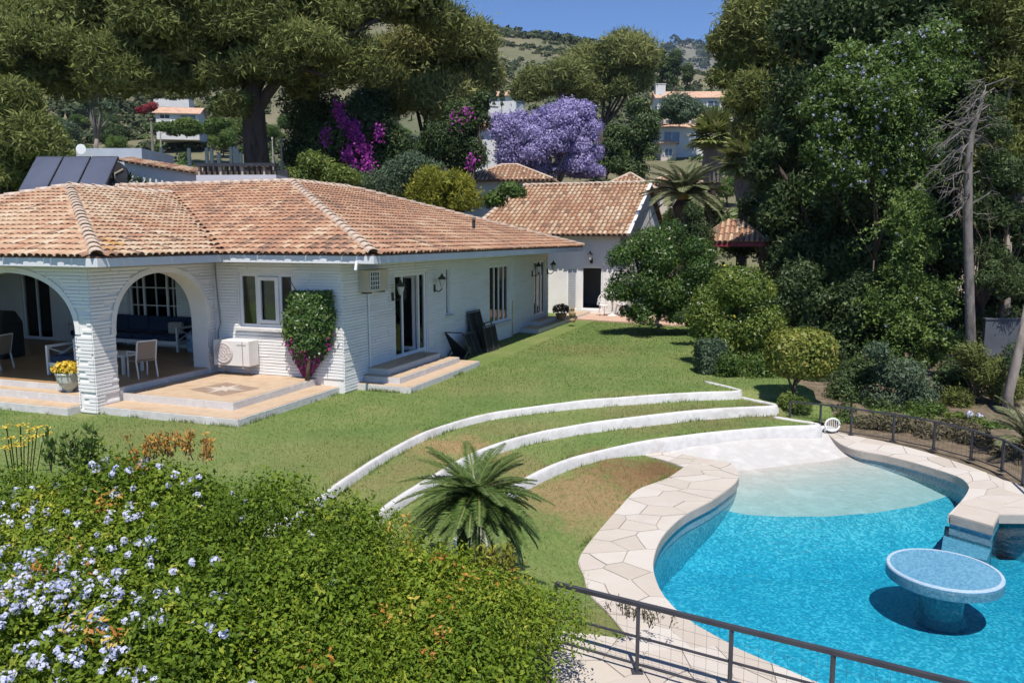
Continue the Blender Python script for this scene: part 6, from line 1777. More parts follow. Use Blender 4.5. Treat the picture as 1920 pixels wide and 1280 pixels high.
# bougainvillea trained on the front wall
c = W(*[on_u(583, 620, FW - .35)[0], FW - .35], 0); s = c.y / FPX
bz = .30
root_v, root_u = on_u(575, 700, FW - .3)[0], FW - .3
rp = W(root_v, root_u, bz)
def wall_pt(px, py, o=.3):
    v, z = on_u(px, py, FW - o); return W(v, FW - o, z)
n = 9500
a = rng.uniform(0, 2 * math.pi, n); yy = rng.uniform(0, 1, n)
def half(py): return float(np.interp(py, [543, 550, 570, 600, 630, 650, 670, 690, 705], [30, 38, 43, 45, 43, 37, 25, 14, 6]))
P = []; N = []
for i in range(n):
    py = 544 + 160 * yy[i] ** .9; hw = half(py); k = math.sqrt(random.random()) if random.random() < .25 else random.uniform(.82, 1.0) * (1 + .16 * noise.noise(Vector((a[i] * 1.3, py * .05, 3))) + .25 * random.random() ** 6)
    dx = math.cos(a[i]) * hw * k; dy = -abs(math.sin(a[i])) * .42 * k * hw / 45
    cxp = 583 + (py - 620) * -.02 if py < 650 else 583 - (py - 650) * .15
    v, z = on_u(cxp + dx, py, FW - .1); q = W(v, FW - .08 + dy, z); P.append(q)
    nn = Vector((math.cos(a[i]) * .8, -abs(math.sin(a[i])) - .2, .35)); N.append(nn)
P = np.array([tuple(p) for p in P]); N = np.array([tuple(q) for q in N])
py_ = np.array([photo_xy(Vector(p))[1] for p in P]); px_ = np.array([photo_xy(Vector(p))[0] for p in P])
isfl = (py_ > 640 + rng.normal(0, 9, n)) & ((py_ > 668 + rng.normal(0, 9, n)) | (px_ < 552) | (px_ > 610)) & (rng.random(n) < .6)
LL = .07 * rng.uniform(.6, 1.3, n)
V_ = leaf_quads(P, N + .5 * rng.normal(size=N.shape), LL, LL * .65)
tt = np.clip(rng.normal(.5, .2, n), 0, 1)
mb = MB(); mb.tube([rp, wall_pt(578, 690), wall_pt(582, 665), wall_pt(580, 630), wall_pt(585, 590)], [.05, .04, .035, .025, .01], 6)
mb.tube([wall_pt(582, 665), wall_pt(560, 640), wall_pt(552, 600)], [.03, .02, .01], 5); mb.tube([wall_pt(582, 660), wall_pt(605, 630), wall_pt(610, 590)], [.03, .02, .01], 5)
mb.tube([wall_pt(560, 552, .05), wall_pt(552, 540, .04), wall_pt(545, 528, .03), wall_pt(541, 520, .03)], .008, 4)
plant('wall_bougainvillea', 'bougainvillea clipped into a goblet on the front wall, magenta at its base', 'climbing plant', rp, [('foliage', V_[~isfl], tt[~isfl], LG['citrus'], None), ('flowers', V_[isfl], tt[isfl], LG['magenta'], 'stuff')], (mb, M_barkbrown))
# urn with yellow flowers
ub = gp(132, 748, .16)
un = thing('flower_urn', 'pale green stone urn of yellow flowers on the porch step', 'plant pot', ub); un.scale = (1.3, 1.3, 1.35)
M_urn = mat('pale_green_stone', [(0.42, 0.45, 0.40), (0.52, 0.54, 0.48), (0.34, 0.36, 0.32)], scale=8, rough=.8)
mb = MB(); mb.lathe([(.12, 0), (.12, .03), (.05, .06), (.045, .13), (.10, .18), (.155, .26), (.175, .36), (.19, .38), (.18, .4), (.14, .38)], 20); mb.build('urn', M_urn, un, smooth=False)
d = sphere_dirs(900, -.1); P = d * rng.uniform(.6, 1.05, (900, 1)) * np.array([.24, .22, .13]) + np.array([0, 0, .43]); LL = .04 * rng.uniform(.6, 1.4, 900)
link('flowers', quads_mesh('flowers', leaf_quads(P, d + .4 * rng.normal(size=d.shape), LL, LL * .8), rng.uniform(0, 1, 900), LG['yellow']), un)['kind'] = 'stuff'
d = sphere_dirs(300, -.3); P = d * .8 * np.array([.2, .2, .12]) + np.array([0, 0, .41]); link('leaves', quads_mesh('leaves', leaf_quads(P, d, np.full(300, .05), np.full(300, .02)), rng.uniform(0, 1, 300), LG['mid']), un)['kind'] = 'stuff'
# stone on the terrace
sb = gp(370, 754, .15); 
mb = MB(); mb.lathe([(.06, 0), (.12, .02), (.13, .06), (.10, .10), (.05, .12)], 10); mb.v = [(p[0] * random.uniform(.85, 1.15), p[1] * random.uniform(.85, 1.15), p[2]) for p in mb.v]
o = mb.build('stone', mat('rough_stone', [(0.42, 0.36, 0.30), (0.52, 0.46, 0.39)], scale=12, rough=.9, bump=.8), smooth=True); o.location = sb; tag(o, 'rounded stone lying on the terrace step', 'stone')

# porch furniture ------------------------------------------------------
M_navy = mat('navy_cushion', [(0.022, 0.035, 0.075), (0.03, 0.05, 0.10)], scale=20, rough=.9, bump=.3)
M_taupe = mat('taupe_sling', [(0.27, 0.21, 0.17), (0.32, 0.25, 0.20)], scale=40, rough=.8)
M_offwhite = mat('white_lacquer', [(0.74, 0.73, 0.71), (0.68, 0.67, 0.65)], scale=3, rough=.45)
M_patcush = mat('blue_patterned_cushion', [(0.07, 0.20, 0.40), (0.55, 0.60, 0.62), (0.10, 0.35, 0.50)], scale=14, rough=.9, poss=[.42, .5, .58])
PFZ = .42
def xframe(root, x, y0, y1, z0, z1, nm='arm_frame'):
    mb = MB(); t = .05
    mb.bar((x, y0, z0 - .25), (x, y0, z1), t); mb.bar((x, y1, z0 - .25), (x, y1, z1), t)
    mb.bar((x, y0 - t / 2, z1 + t / 2 + .001), (x, y1 + t / 2, z1 + t / 2 + .001), t); mb.bar((x, y0 + t / 2, z0), (x, y1 - t / 2, z0), t * .9)
    mb.bar((x, y0 + t / 2, z0 + .03), (x, y1 - t / 2, z1 - .01), .03); mb.bar((x + .004, y0 + t / 2, z1 - .01), (x + .004, y1 - t / 2, z0 + .03), .03)
    return mb.build(nm, M_offwhite, root)
def sofa(label, v0, v1, u0, u1, cat='sofa', name='outdoor_sofa', rz=0.0, loc=None):
    w = v1 - v0; d = u1 - u0
    r = frame_at(name, label, cat, (v0 + v1) / 2, (u0 + u1) / 2, PFZ, rz)
    xframe(r, -w / 2 + .03, -d / 2 + .03, d / 2 - .03, .28, .6); xframe(r, w / 2 - .03, -d / 2 + .03, d / 2 - .03, .28, .6)
    mb = MB(); mb.box(-w / 2 + .06, w / 2 - .06, -d / 2 + .02, d / 2, .2, .29); mb.build('base', M_offwhite, r)
    k = max(1, round(w / .8))
    for i in range(k):
        a = -w / 2 + .08 + i * (w - .16) / k; b_ = a + (w - .16) / k - .015
        mb = MB(); mb.box(a, b_, -d / 2 + .03, d / 2 - .2, .30, .44); bevel(mb.build('seat_cushion', M_navy, r), .035, 3)
        mb = MB(); mb.box(a, b_, d / 2 - .2, d / 2 - .03, .44, .84); bevel(mb.build('back_cushion', M_navy, r), .045, 3)
    return r
va = on_u(205, 660, 15.9)[0]; vb_ = on_u(345, 660, 15.7)[0]
sofa('navy cushioned white sofa with crossed arm frames under the porch window', va - 1.0, vb_, 15.5, 16.3)
vc = to_vu(gp(88, 705, PFZ)); vd = to_vu(gp(143, 700, PFZ))
sofa('white armchair with crossed sides and navy cushions left of the column', vc[0], vc[0] + .85, vc[1], vc[1] + .8, 'armchair', 'outdoor_armchair')
cu = frame_at('throw_cushion', 'crumpled white cushion on the crossed-side armchair', 'cushion', vc[0] + .5, vc[1] + .5, PFZ + .44, .4)
mb = MB(); mb.box(-.2, .2, -.07, .07, 0, .34); bevel(mb.build('cushion', M_offwhite, cu), .06, 3)
cu = frame_at('throw_cushion', 'blue and white patterned cushion against the wall by the sofa', 'cushion', vb_ + .3, 15.75, PFZ, -.2)
mb = MB(); mb.box(-.24, .24, -.09, .09, 0, .5); bevel(mb.build('cushion', M_patcush, cu), .07, 3)
cu = frame_at('throw_cushion', 'patterned cushion on the right end of the navy sofa', 'cushion', vb_ - .35, 15.85, PFZ + .445, .2)
mb = MB(); mb.box(-.2, .2, -.07, .07, 0, .3); bevel(mb.build('cushion', mat('beige_patterned_cushion', [(0.3, 0.27, 0.24), (0.5, 0.47, 0.43)], scale=15, rough=.9), cu), .05, 3)
def dining_chair(label, px, py, rz):
    v, u = to_vu(gp(px, py, PFZ)); r = frame_at('dining_chair', label, 'chair', v, u, PFZ, rz, 'white porch chairs'); r.scale = (.84, .84, .84)
    for sx in (-.24, .24):
        mb = MB(); mb.bar((sx, -.25, 0), (sx, -.22, .64), .03); mb.build('leg', M_offwhite, r)
        mb = MB(); mb.bar((sx, .28, 0), (sx, .2, .42), .03); mb.bar((sx, .2, .42), (sx, .30, .92), .03); mb.build('leg', M_offwhite, r)
        mb = MB(); mb.bar((sx, -.24, .645), (sx, .27, .665), .035, .025); mb.build('armrest', M_offwhite, r)
    mb = MB(); mb.box(-.24, .24, -.25, .22, .41, .435); mb.build('seat', M_taupe, r)
    mb = MB(); mb.add([(-.22, .21, .46), (.22, .21, .46), (.22, .295, .90), (-.22, .295, .90), (-.22, .225, .46), (.22, .225, .46), (.22, .31, .90), (-.22, .31, .90)], [(0, 1, 2, 3), (7, 6, 5, 4), (0, 4, 5, 1), (1, 5, 6, 2), (2, 6, 7, 3), (3, 7, 4, 0)]); mb.build('backrest', M_taupe, r)
    mb = MB(); mb.bar((-.24, .30, .92), (.24, .30, .92), .03); mb.build('top_rail', M_offwhite, r)
dining_chair('white dining chair with taupe sling back in front of the sofa', 268, 706, -1.9)
dining_chair('white dining chair cut by the left picture edge', -4, 692, -1.3)
v, u = to_vu(gp(222, 702, PFZ)); ct = frame_at('coffee_table', 'low white coffee table behind the brick column', 'table', v - .35, u + .3, PFZ)
mb = MB(); mb.box(-.5, .5, -.3, .3, .37, .41); mb.build('table_top', M_offwhite, ct)
for sx in (-.45, .45):
    for sy in (-.25, .25): mb = MB(); mb.bar((sx, sy, 0), (sx, sy, .37), .05); mb.build('leg', M_offwhite, ct)
v, z = on_u(222, 641, PB - .04); pl = frame_at('wall_plaque', 'square mosaic plaque on the porch wall left of the window', 'plaque', v, PB - .03, z - .25)
mb = MB(); mb.box(-.27, .27, -.03, .0, 0, .5); mb.build('tile_panel', mat('grey_mosaic_plaque', [(0.42, 0.40, 0.40), (0.55, 0.53, 0.52)], scale=40, rough=.8), pl)
mb = MB(); mb.lathe([(.13, 0), (.16, .006), (.19, 0)], 24); mb.v = [(p[0], -.032 - p[2], p[1] + .25) for p in mb.v]; mb.build('ring', M_acgrey, pl)
v, u = to_vu(gp(18, 668, PFZ)); bq = frame_at('covered_barbecue', 'barbecue under a dark cover at the back of the porch', 'barbecue', v - .2, u - .1, PFZ)
mb = MB(); mb.box(-.5, .5, -.3, .3, .0, .85); mb.add([(-.5, -.3, .85), (.5, -.3, .85), (.5, .3, .85), (-.5, .3, .85), (-.4, -.12, 1.12), (.4, -.12, 1.12), (.4, .2, 1.12), (-.4, .2, 1.12)], [(4, 5, 6, 7), (0, 1, 5, 4), (1, 2, 6, 5), (2, 3, 7, 6), (3, 0, 4, 7)])
bevel(mb.build('cover', mat('dark_cover_fabric', [(0.02, 0.022, 0.022), (0.035, 0.037, 0.037)], scale=4, rough=.7, bump=.5), bq), .03)

# folded loungers leaning on the side wall ------------------------------
M_sling = mat('black_sling', [(0.012, 0.013, 0.014), (0.02, 0.021, 0.022)], scale=30, rough=.7)
M_darkframe = mat('charcoal_frame', [(0.05, 0.055, 0.06), (0.07, 0.075, 0.08)], scale=8, rough=.5)
def leaner(name, label, u0, w, h, foot, top_off, mats=True, z=0.02):
    r = frame_at(name, label, 'folded chair', SV + .03, u0, z, 0, 'folded chairs against the side wall')
    A = [(foot, 0, 0), (foot, w, 0), (top_off, w, h), (top_off, 0, h)]
    mb = MB()
    for a, b_ in zip(A, A[1:] + A[:1]): mb.bar(a, b_, .032)
    mb.build('frame', M_darkframe, r)
    if mats:
        i = [(foot, .03, .04), (foot, w - .03, .04), (top_off, w - .03, h - .04), (top_off, .03, h - .04)]
        mb = MB(); mb.add([(p[0] + .006, p[1], p[2]) for p in i] + [(p[0] - .006, p[1], p[2]) for p in i], [(0, 1, 2, 3), (7, 6, 5, 4), (0, 4, 5, 1), (1, 5, 6, 2), (2, 6, 7, 3), (3, 7, 4, 0)]); mb.build('sling', M_sling, r)
        mb = MB(); mb.bar((foot + .02, w / 2, .02), (top_off + .02, w / 2, h - .02), .02); mb.build('brace', M_darkframe, r)
leaner('folded_lounger', 'tall black folded lounger leaning on the side wall', 20.75, .9, 1.15, .35, .06)
leaner('folded_lounger', 'black folded lounger standing in front of the tall one', 20.9, .9, .72, .62, .48)
leaner('folded_lounger', 'squarish black folded chair left of the tall lounger', 19.95, .75, .62, .5, .28)
leaner('folded_lounger', 'bare grey chair frame at the right of the folded loungers', 21.9, .55, .72, .4, .1, False)
r = frame_at('folded_chair', 'low black reclining chair folded beside the door steps', 'folded chair', SV + .1, 19.2, .02, 0, 'folded chairs against the side wall')
mb = MB(); mb.add([(0, 0, .05), (.5, 0, .05), (.5, .55, .05), (0, .55, .05), (0, 0, .72), (.02, 0, .75), (.5, .5, .10), (.0, .5, .10)], [(4, 5, 6, 7), (0, 1, 6, 7)]); mb.build('sling', M_sling, r)
mb = MB()
for x in (0, .5): mb.bar((x, 0, .75), (x, .55, .1), .03); mb.bar((x, 0, 0), (x, .55, .3), .03)
mb.bar((0, 0, .75), (.5, 0, .75), .03); mb.build('frame', M_darkframe, r)

# white cast garden set at the annex -------------------------------------
def cast_chair(label, px, py, rz):
    p = gp(px, py, .06); r = thing('cast_garden_chair', label, 'chair', p, rz, 'white cast garden chairs')
    mb = MB(); mb.lathe([(.19, .42), (.2, .435), (.19, .45)], 14); mb.build('seat', M_plastic, r)
    for k in range(4):
        a = math.pi / 4 + k * math.pi / 2; mb = MB(); mb.tube([(.15 * math.cos(a), .15 * math.sin(a), .42), (.17 * math.cos(a), .17 * math.sin(a), .2), (.22 * math.cos(a), .22 * math.sin(a), 0)], .016, 5); mb.build('leg', M_plastic, r)
    mb = MB(); mb.tube([(.19 * math.cos(a), .17, .45 + .42 * math.sin(a)) for a in np.linspace(0, math.pi, 14)], .018, 5)
    for k in range(-2, 3): mb.tube([(k * .06, .17, .45), (k * .07, .18, .8 - abs(k) * .04)], .014, 4)
    for z in (.58, .68): mb.tube([(-.17, .175, z), (.17, .175, z)], .012, 4)
    mb.build('backrest', M_plastic, r)
    for sx in (-1, 1): mb = MB(); mb.tube([(sx * .18, .15, .66), (sx * .22, -.05, .66), (sx * .19, -.14, .45)], .014, 5); mb.build('armrest', M_plastic, r)
cast_chair('white ornate garden chair in front of the dark annex doorway', 1131, 592, .4)
cast_chair('white ornate garden chair right of the small garden table', 1163, 590, -1.2)
p = gp(1148, 591, .06); r = thing('garden_table', 'small round white garden table between the ornate chairs', 'table', p)
mb = MB(); mb.lathe([(.3, .68), (.31, .695), (.3, .71)], 20); mb.build('table_top', M_plastic, r)
mb = MB(); mb.lathe([(.2, 0), (.04, .06), (.03, .4), (.08, .68)], 10); mb.build('pedestal', M_plastic, r)
# planter by the annex
p = gp(1052, 598, .18); r = thing('planter', 'low planter with a dark reddish-brown shrub at the villa corner', 'plant pot', p, -TH)
mb = MB(); mb.lathe([(.16, 0), (.22, .2), (.23, .22), (.2, .22)], 14); mb.build('pot', mat('terracotta', [(0.36, 0.19, 0.11), (0.28, 0.15, 0.09)], scale=6, rough=.85), r)
d = sphere_dirs(900, -.5); P = d * rng.uniform(.7, 1, (900, 1)) * np.array([.36, .3, .24]) + np.array([0, 0, .36]); link('shrub', quads_mesh('shrub', leaf_quads(P, d + .5 * rng.normal(size=d.shape), np.full(900, .07), np.full(900, .035)), rng.uniform(0, 1, 900), tint_mat('brown_shrub_leaf', [(0.035, 0.02, 0.015), (0.07, 0.04, 0.025), (0.10, 0.07, 0.035)], .2, .6)), r)
p = gp(1073, 604, .15); r = thing('clay_figure', 'small weathered clay garden figure on the patio edge', 'garden ornament', p)
mb = MB(); mb.lathe([(.10, 0), (.12, .08), (.07, .16), (.12, .26), (.13, .34), (.08, .40), (.07, .44), (.09, .50), (.06, .56), (.01, .58)], 10); mb.build('body', mat('weathered_clay', [(0.30, 0.22, 0.12), (0.2, 0.14, 0.08)], scale=8, rough=.9), r)

# solar water heater on the rear roof ------------------------------------
M_panel = mat('collector_glass_painted_sky', [(0.07, 0.078, 0.11), (0.10, 0.11, 0.15)], scale=.8, rough=.22, spec=.5)  # sky reflection is painted in as a lighter, bluish base colour
M_alu = mat('aluminium_edge', [(0.06, 0.065, 0.08), (0.1, 0.105, 0.12)], scale=4, rough=.4, metal=.6)
b = Vector((-14.3, 25.3, 4.2)); sw_ = thing('solar_water_heater', 'three dark solar collector panels with round tank on the roof', 'solar panel', b)
TL = dp(68, 293, 26); TR = dp(223, 293, 26); dn = Vector((0, -1.42, -1.45))
for i in range(3):
    a = TL.lerp(TR, i / 3 + .008); c_ = TL.lerp(TR, (i + 1) / 3 - .008)
    nrm = (c_ - a).cross(dn).normalized(); nrm = nrm if nrm.z > 0 else -nrm
    q = [a - b, c_ - b, c_ + dn - b, a + dn - b]
    mb = MB(); mb.add([p for p in q] + [p - nrm * .08 for p in q], [(3, 2, 1, 0), (4, 5, 6, 7), (0, 1, 5, 4), (1, 2, 6, 5), (2, 3, 7, 6), (3, 0, 4, 7)]); pn = mb.build('collector', M_alu, sw_)
    k = [q[0].lerp(q[2], .03), q[1].lerp(q[3], .03), q[2].lerp(q[0], .03), q[3].lerp(q[1], .03)]
    mb = MB(); mb.add([p + nrm * .004 for p in k], [(3, 2, 1, 0)]); mb.build('glazing', M_panel, pn)
for t in (0.1, .9):
    mb = MB(); p = TL.lerp(TR, t); mb.bar(p - b, Vector((p.x, p.y + .3, 3.9)) - b, .05); mb.bar(p + dn - b, Vector((p.x, p.y + dn.y, 3.9)) - b, .05); mb.build('support', M_alu, sw_)
tk = dp(214, 326, 26.4); ax = Vector((.35, -.84, 0)).normalized()
mb = MB(); n_ = 24; e1 = Vector((ax.y, -ax.x, 0)); 
prof = [(.0, -1.2), (.36, -1.2), (.42, -1.14), (.42, -.05), (.40, 0), (.30, .0), (.0, .0)]
mb.v = []; 
for rr, z in prof: mb.v += [tuple(tk + ax * z + (e1 * math.cos(2 * math.pi * k / n_) + Vector((0, 0, 1)) * math.sin(2 * math.pi * k / n_)) * rr - b) for k in range(n_)]
mb.f = [(j * n_ + k, j * n_ + (k + 1) % n_, (j + 1) * n_ + (k + 1) % n_, (j + 1) * n_ + k)[::-1] for j in range(len(prof) - 1) for k in range(n_)]
mb.build('tank', M_blackmetal, sw_)
mb = MB()
for k in range(3):
    a = .5 + k * 2.1; mb.bar(tk + ax * .01 - b, tk + ax * .01 + (e1 * math.cos(a) + Vector((0, 0, 1)) * math.sin(a)) * .32 - b, .05)
mb.build('end_bracket', mat('rusty_bracket', [(0.45, 0.40, 0.33), (0.3, 0.24, 0.18)], scale=10, rough=.8), sw_)

# spiky yucca beyond the roof
yb = dp(238, 340, 26.9); r = thing('yucca', 'dark spiky yucca behind the solar panels', 'plant', Vector((yb.x, yb.y, -.3)))
mb = MB(); mb.tube([(0, 0, 0), (0, 0, yb.z + .1)], [.12, .1], 8); mb.build('trunk', M_barkbrown, r)
for (ox, oz, n_) in [(0, .25, 30), (-.5, .45, 22), (.45, .1, 22)]:
    Vq = []
    for k in range(n_):
        d = np.array(Vector((random.uniform(-1, 1), random.uniform(-1, 1), random.uniform(-.2, 1))).normalized()); p = np.array([ox, 0, yb.z + oz]); L = random.uniform(.45, .75); sd = np.cross(d, [0, 0, 1]); sd = sd / np.linalg.norm(sd) * .04
        Vq.append([p, p + d * L * .5 + sd, p + d * L, p + d * L * .5 - sd])
    link('rosette', quads_mesh('rosette', np.array(Vq), rng.uniform(0, .6, n_), LG['dark']), r)
    mb = MB(); mb.tube([(0, 0, yb.z - .3), (ox, 0, yb.z + oz)], .05, 6); mb.build('stem', M_barkbrown, r)

# ================================================================== GRASS BLADES on the near lawn
n = 185000
X = rng.uniform(-11, 6.5, n); Y = 7.5 + 26 * rng.random(n) ** 1.25
keep = np.abs(X) < Y * .68
X, Y = X[keep], Y[keep]
Z = lawn_level(X, Y, .1)
ok = np.ones(len(X), bool)
vv = X * VX + Y * VY; uu = X * UX + Y * UY
ok &= ~((vv < -7.6) & (uu > 14.7)) & ~((vv < -9.05) & (uu > 10.95)) & ~((vv < -12.2) & (uu > 10.65))
for i in np.where((X > 0) & (Y < 16.5))[0]:
    if inside(pool_poly, X[i], Y[i]) or inside(left_deck_poly, X[i], Y[i]) or inside(beach_poly, X[i], Y[i]) or (Y[i] < curve_y(W3, X[i]) and X[i] > 3.1) or (X[i] > 1.15 and Y[i] < 7.6): ok[i] = False
X, Y, Z = X[ok], Y[ok], Z[ok]; n = len(X)
hgt = rng.uniform(.018, .05, n); a = rng.uniform(0, 2 * math.pi, n); w = rng.uniform(.003, .006, n) * (Y / 12)
V = np.empty((n, 3, 3)); dx, dy = np.cos(a) * w, np.sin(a) * w
V[:, 0] = np.stack([X - dx, Y - dy, Z], 1); V[:, 1] = np.stack([X + dx, Y + dy, Z], 1); V[:, 2] = np.stack([X + rng.normal(0, .018, n), Y + rng.normal(0, .018, n), Z + hgt], 1)
# longer tufts the mower missed along walls, steps and paving
E_ = []
for Wc, k in ((W1, 1), (W2, 2), (W3, 3)):
    P_, L_ = resample(Wc, 600); d_ = np.gradient(P_, axis=0); nr = unit(np.stack([d_[:, 1], -d_[:, 0]], 1)); E_.append(P_ + nr * rng.uniform(.07, .13, (600, 1)))
    E_.append(P_ - nr * rng.uniform(.07, .14, (600, 1)))
P_, L_ = resample(OL, 500); E_.append(P_ + rng.normal(size=P_.shape) * .03 + np.array([-.03, 0]))
for a_, b_ in (((-12.3, 11.03), (-9.1, 11.03)), ((-9.1, 11.03), (-9.1, 14.85)), ((-9.0, 14.78), (-7.66, 14.78)), ((-7.66, 14.78), (-7.66, 18.66)), ((-20, 10.7), (-12.75, 10.7))):
    A_, B_ = W(*a_), W(*b_); t_ = rng.random((300, 1)); E_.append(np.array(A_)[:2] * (1 - t_) + np.array(B_)[:2] * t_ + rng.normal(size=(300, 2)) * .02)
E_ = np.concatenate(E_); E_ = E_[rng.integers(0, len(E_), 14000)] + rng.normal(size=(14000, 2)) * .015
kp = np.array([noise.noise(Vector((x * 1.3, y * 1.3, 7))) > -.05 + .2 * random.random() for x, y in E_]) & ~np.array([x > 3.1 and y < curve_y(W3, x) for x, y in E_])
E_ = E_[kp]; m_ = len(E_); EZ = lawn_level(E_[:, 0].copy(), E_[:, 1].copy(), .0); a = rng.uniform(0, 2 * math.pi, m_); w = rng.uniform(.003, .006, m_) * (E_[:, 1] / 12); hg = rng.uniform(.04, .10, m_)
T_ = np.empty((m_, 3, 3)); dx, dy = np.cos(a) * w, np.sin(a) * w
T_[:, 0] = np.stack([E_[:, 0] - dx, E_[:, 1] - dy, EZ], 1); T_[:, 1] = np.stack([E_[:, 0] + dx, E_[:, 1] + dy, EZ], 1); T_[:, 2] = np.stack([E_[:, 0] + rng.normal(0, .025, m_), E_[:, 1] + rng.normal(0, .025, m_), EZ + hg], 1)
V = np.concatenate([V, T_]); n = len(V)
M_blade = tint_mat('grass_blade', [(0.085, 0.155, 0.034), (0.135, 0.22, 0.052), (0.20, 0.28, 0.08), (0.28, 0.30, 0.12)], .35, .6)
tag(link('grass', np_mesh('grass', V.reshape(-1, 3), np.arange(n * 3).reshape(n, 3), np.repeat(np.clip(rng.normal(.45, .2, n), 0, 1), 3), M_blade)), 'short mown grass blades on the lawn and terraces', 'grass', kind='stuff')
# ================================================================== NEIGHBOURING AND FAR BUILDINGS
M_farwhite = mat('far_white_render', [(0.62, 0.61, 0.59), (0.54, 0.53, 0.52)], scale=.8, rough=.85)
M_farpink = mat('far_pinkish_render', [(0.58, 0.50, 0.43), (0.5, 0.43, 0.38)], scale=.8, rough=.85)
M_farroof = mat('far_clay_roof', [(0.42, 0.25, 0.17), (0.52, 0.34, 0.24), (0.34, 0.2, 0.14)], scale=1.2, rough=.9)
M_farpane = mat('far_dark_window', [(0.05, 0.06, 0.075), (0.09, 0.11, 0.14)], scale=1, rough=.15, spec=.5)
M_bluepane = mat('far_blue_window', [(0.10, 0.14, 0.22), (0.15, 0.2, 0.3)], scale=1, rough=.15, spec=.5)
def ribbed(mb, poly, e, step=.25, r=.075):
    """half-round ribs of tiles running up a roof slope"""
    O = poly[0]; nrm = (poly[1] - poly[0]).cross(poly[2] - poly[0]).normalized()
    if nrm.z < 0: nrm = -nrm
    s = nrm.cross(e).normalized(); s = s if s.z > 0 else -s
    e2 = s.cross(nrm)
    P2 = [((p - O).dot(e2), (p - O).dot(s)) for p in poly]
    x = min(p[0] for p in P2) + step / 2
    while x < max(p[0] for p in P2):
        ys_ = []
        for a, b in zip(P2, P2[1:] + P2[:1]):
            if (a[0] > x) != (b[0] > x): ys_.append(a[1] + (b[1] - a[1]) * (x - a[0]) / (b[0] - a[0]))
        if len(ys_) >= 2:
            y0, y1 = min(ys_) - .06, max(ys_)
            n = max(1, int((y1 - y0) / .4))
            for k in range(n):
                ya = y0 + (y1 - y0) * k / n; yb_ = y0 + (y1 - y0) * (k + 1) / n
                mb.tint = min(1, max(0, random.gauss(.5, .2)))
                V = []
                for yy, l, rr in ((ya, .03, r), (yb_, .005, r * .85)):
                    for a in (math.pi, math.pi * .67, math.pi * .33, 0): V.append(O + e2 * (x + rr * math.cos(a)) + s * yy + nrm * (l + rr * .8 * math.sin(a)))
                mb.add(V, [(0, 1, 5, 4), (1, 2, 6, 5), (2, 3, 7, 6), (3, 2, 1, 0)])
        x += step
def small_house(name, label, base, rz, w, d, h, roof_h, kind='gable', wall=None, windows=(), ribs=True, over=.35, chimney=None, cat='house', walls=True, group=None):
    """front faces -Y of its own frame; windows: (x0, x1, z0, z1, material) on the front"""
    r = thing(name, label, cat, base, rz, group)
    if walls:
        mb = MB(); mb.box(-w / 2, w / 2, -d / 2, d / 2, -2.5, h)
        if kind == 'gable':
            mb.add([(-w / 2 + .002, -d / 2, h), (-w / 2 + .002, d / 2, h), (-w / 2 + .002, 0, h + roof_h * .95)], [(2, 1, 0)]); mb.add([(w / 2 - .002, -d / 2, h), (w / 2 - .002, d / 2, h), (w / 2 - .002, 0, h + roof_h * .95)], [(0, 1, 2)])
        mb.build('wall', wall or M_farwhite, r)
    W2, D2 = w / 2 + over, d / 2 + over
    if kind == 'gable': rl = W2
    else: rl = max(0.05, W2 - D2)
    A, B, Cc, Dd = Vector((-W2, -D2, h)), Vector((W2, -D2, h)), Vector((W2, D2, h)), Vector((-W2, D2, h))
    R0, R1 = Vector((-rl, 0, h + roof_h)), Vector((rl, 0, h + roof_h))
    mb = MB(); mb.slab([A, B, R1, R0], .1); mb.slab([Cc, Dd, R0, R1], .1)
    if kind != 'gable': mb.slab([B, Cc, R1], .1); mb.slab([Dd, A, R0], .1)
    rf = mb.build('roof', M_farroof if not ribs else M_underlay, r)
    if ribs:
        mb = MB(); ribbed(mb, [A, B, R1, R0], Vector((1, 0, 0)))
        if kind != 'gable': ribbed(mb, [B, Cc, R1], Vector((0, 1, 0))); ribbed(mb, [Dd, A, R0], Vector((0, 1, 0)))
        tag(mb.build('roof_tiles', M_tile, rf), kind='stuff')
        mb = MB(); mb.tube([R0 + Vector((0, 0, .03)), R1 + Vector((0, 0, .03))], .1, 6)
        if kind != 'gable':
            for a, b_ in ((A, R0), (B, R1), (Cc, R1), (Dd, R0)): mb.tube([a + Vector((0, 0, .03)), b_ + Vector((0, 0, .03))], .09, 6)
        mb.build('ridge_cap', M_ridge, rf)
    for (x0, x1, z0, z1, m) in windows:
        mb = MB(); t = .08
        mb.box(x0, x1, -d / 2 - .03, -d / 2 + .01, z0, z0 + t); mb.box(x0, x1, -d / 2 - .03, -d / 2 + .01, z1 - t, z1); mb.box(x0, x0 + t, -d / 2 - .03, -d / 2 + .01, z0 + t, z1 - t); mb.box(x1 - t, x1, -d / 2 - .03, -d / 2 + .01, z0 + t, z1 - t); mb.box((x0 + x1) / 2 - .04, (x0 + x1) / 2 + .04, -d / 2 - .03, -d / 2 + .01, z0 + t, z1 - t)
        f = mb.build('window', M_farwhite, r)
        mb = MB(); mb.box(x0 + t, x1 - t, -d / 2 - .015, -d / 2 + .012, z0 + t, z1 - t); mb.build('pane', m, f)
    if chimney:
        x, y, wz, z0, z1 = chimney; mb = MB(); mb.box(x - wz / 2, x + wz / 2, y - wz / 2, y + wz / 2, z0, z1); mb.box(x - wz / 2 - .06, x + wz / 2 + .06, y - wz / 2 - .06, y + wz / 2 + .06, z1 + .001, z1 + .1); mb.build('chimney', M_farwhite, rf)
    return r
def place(px, py, D):
    p = dp(px, py, D); return p
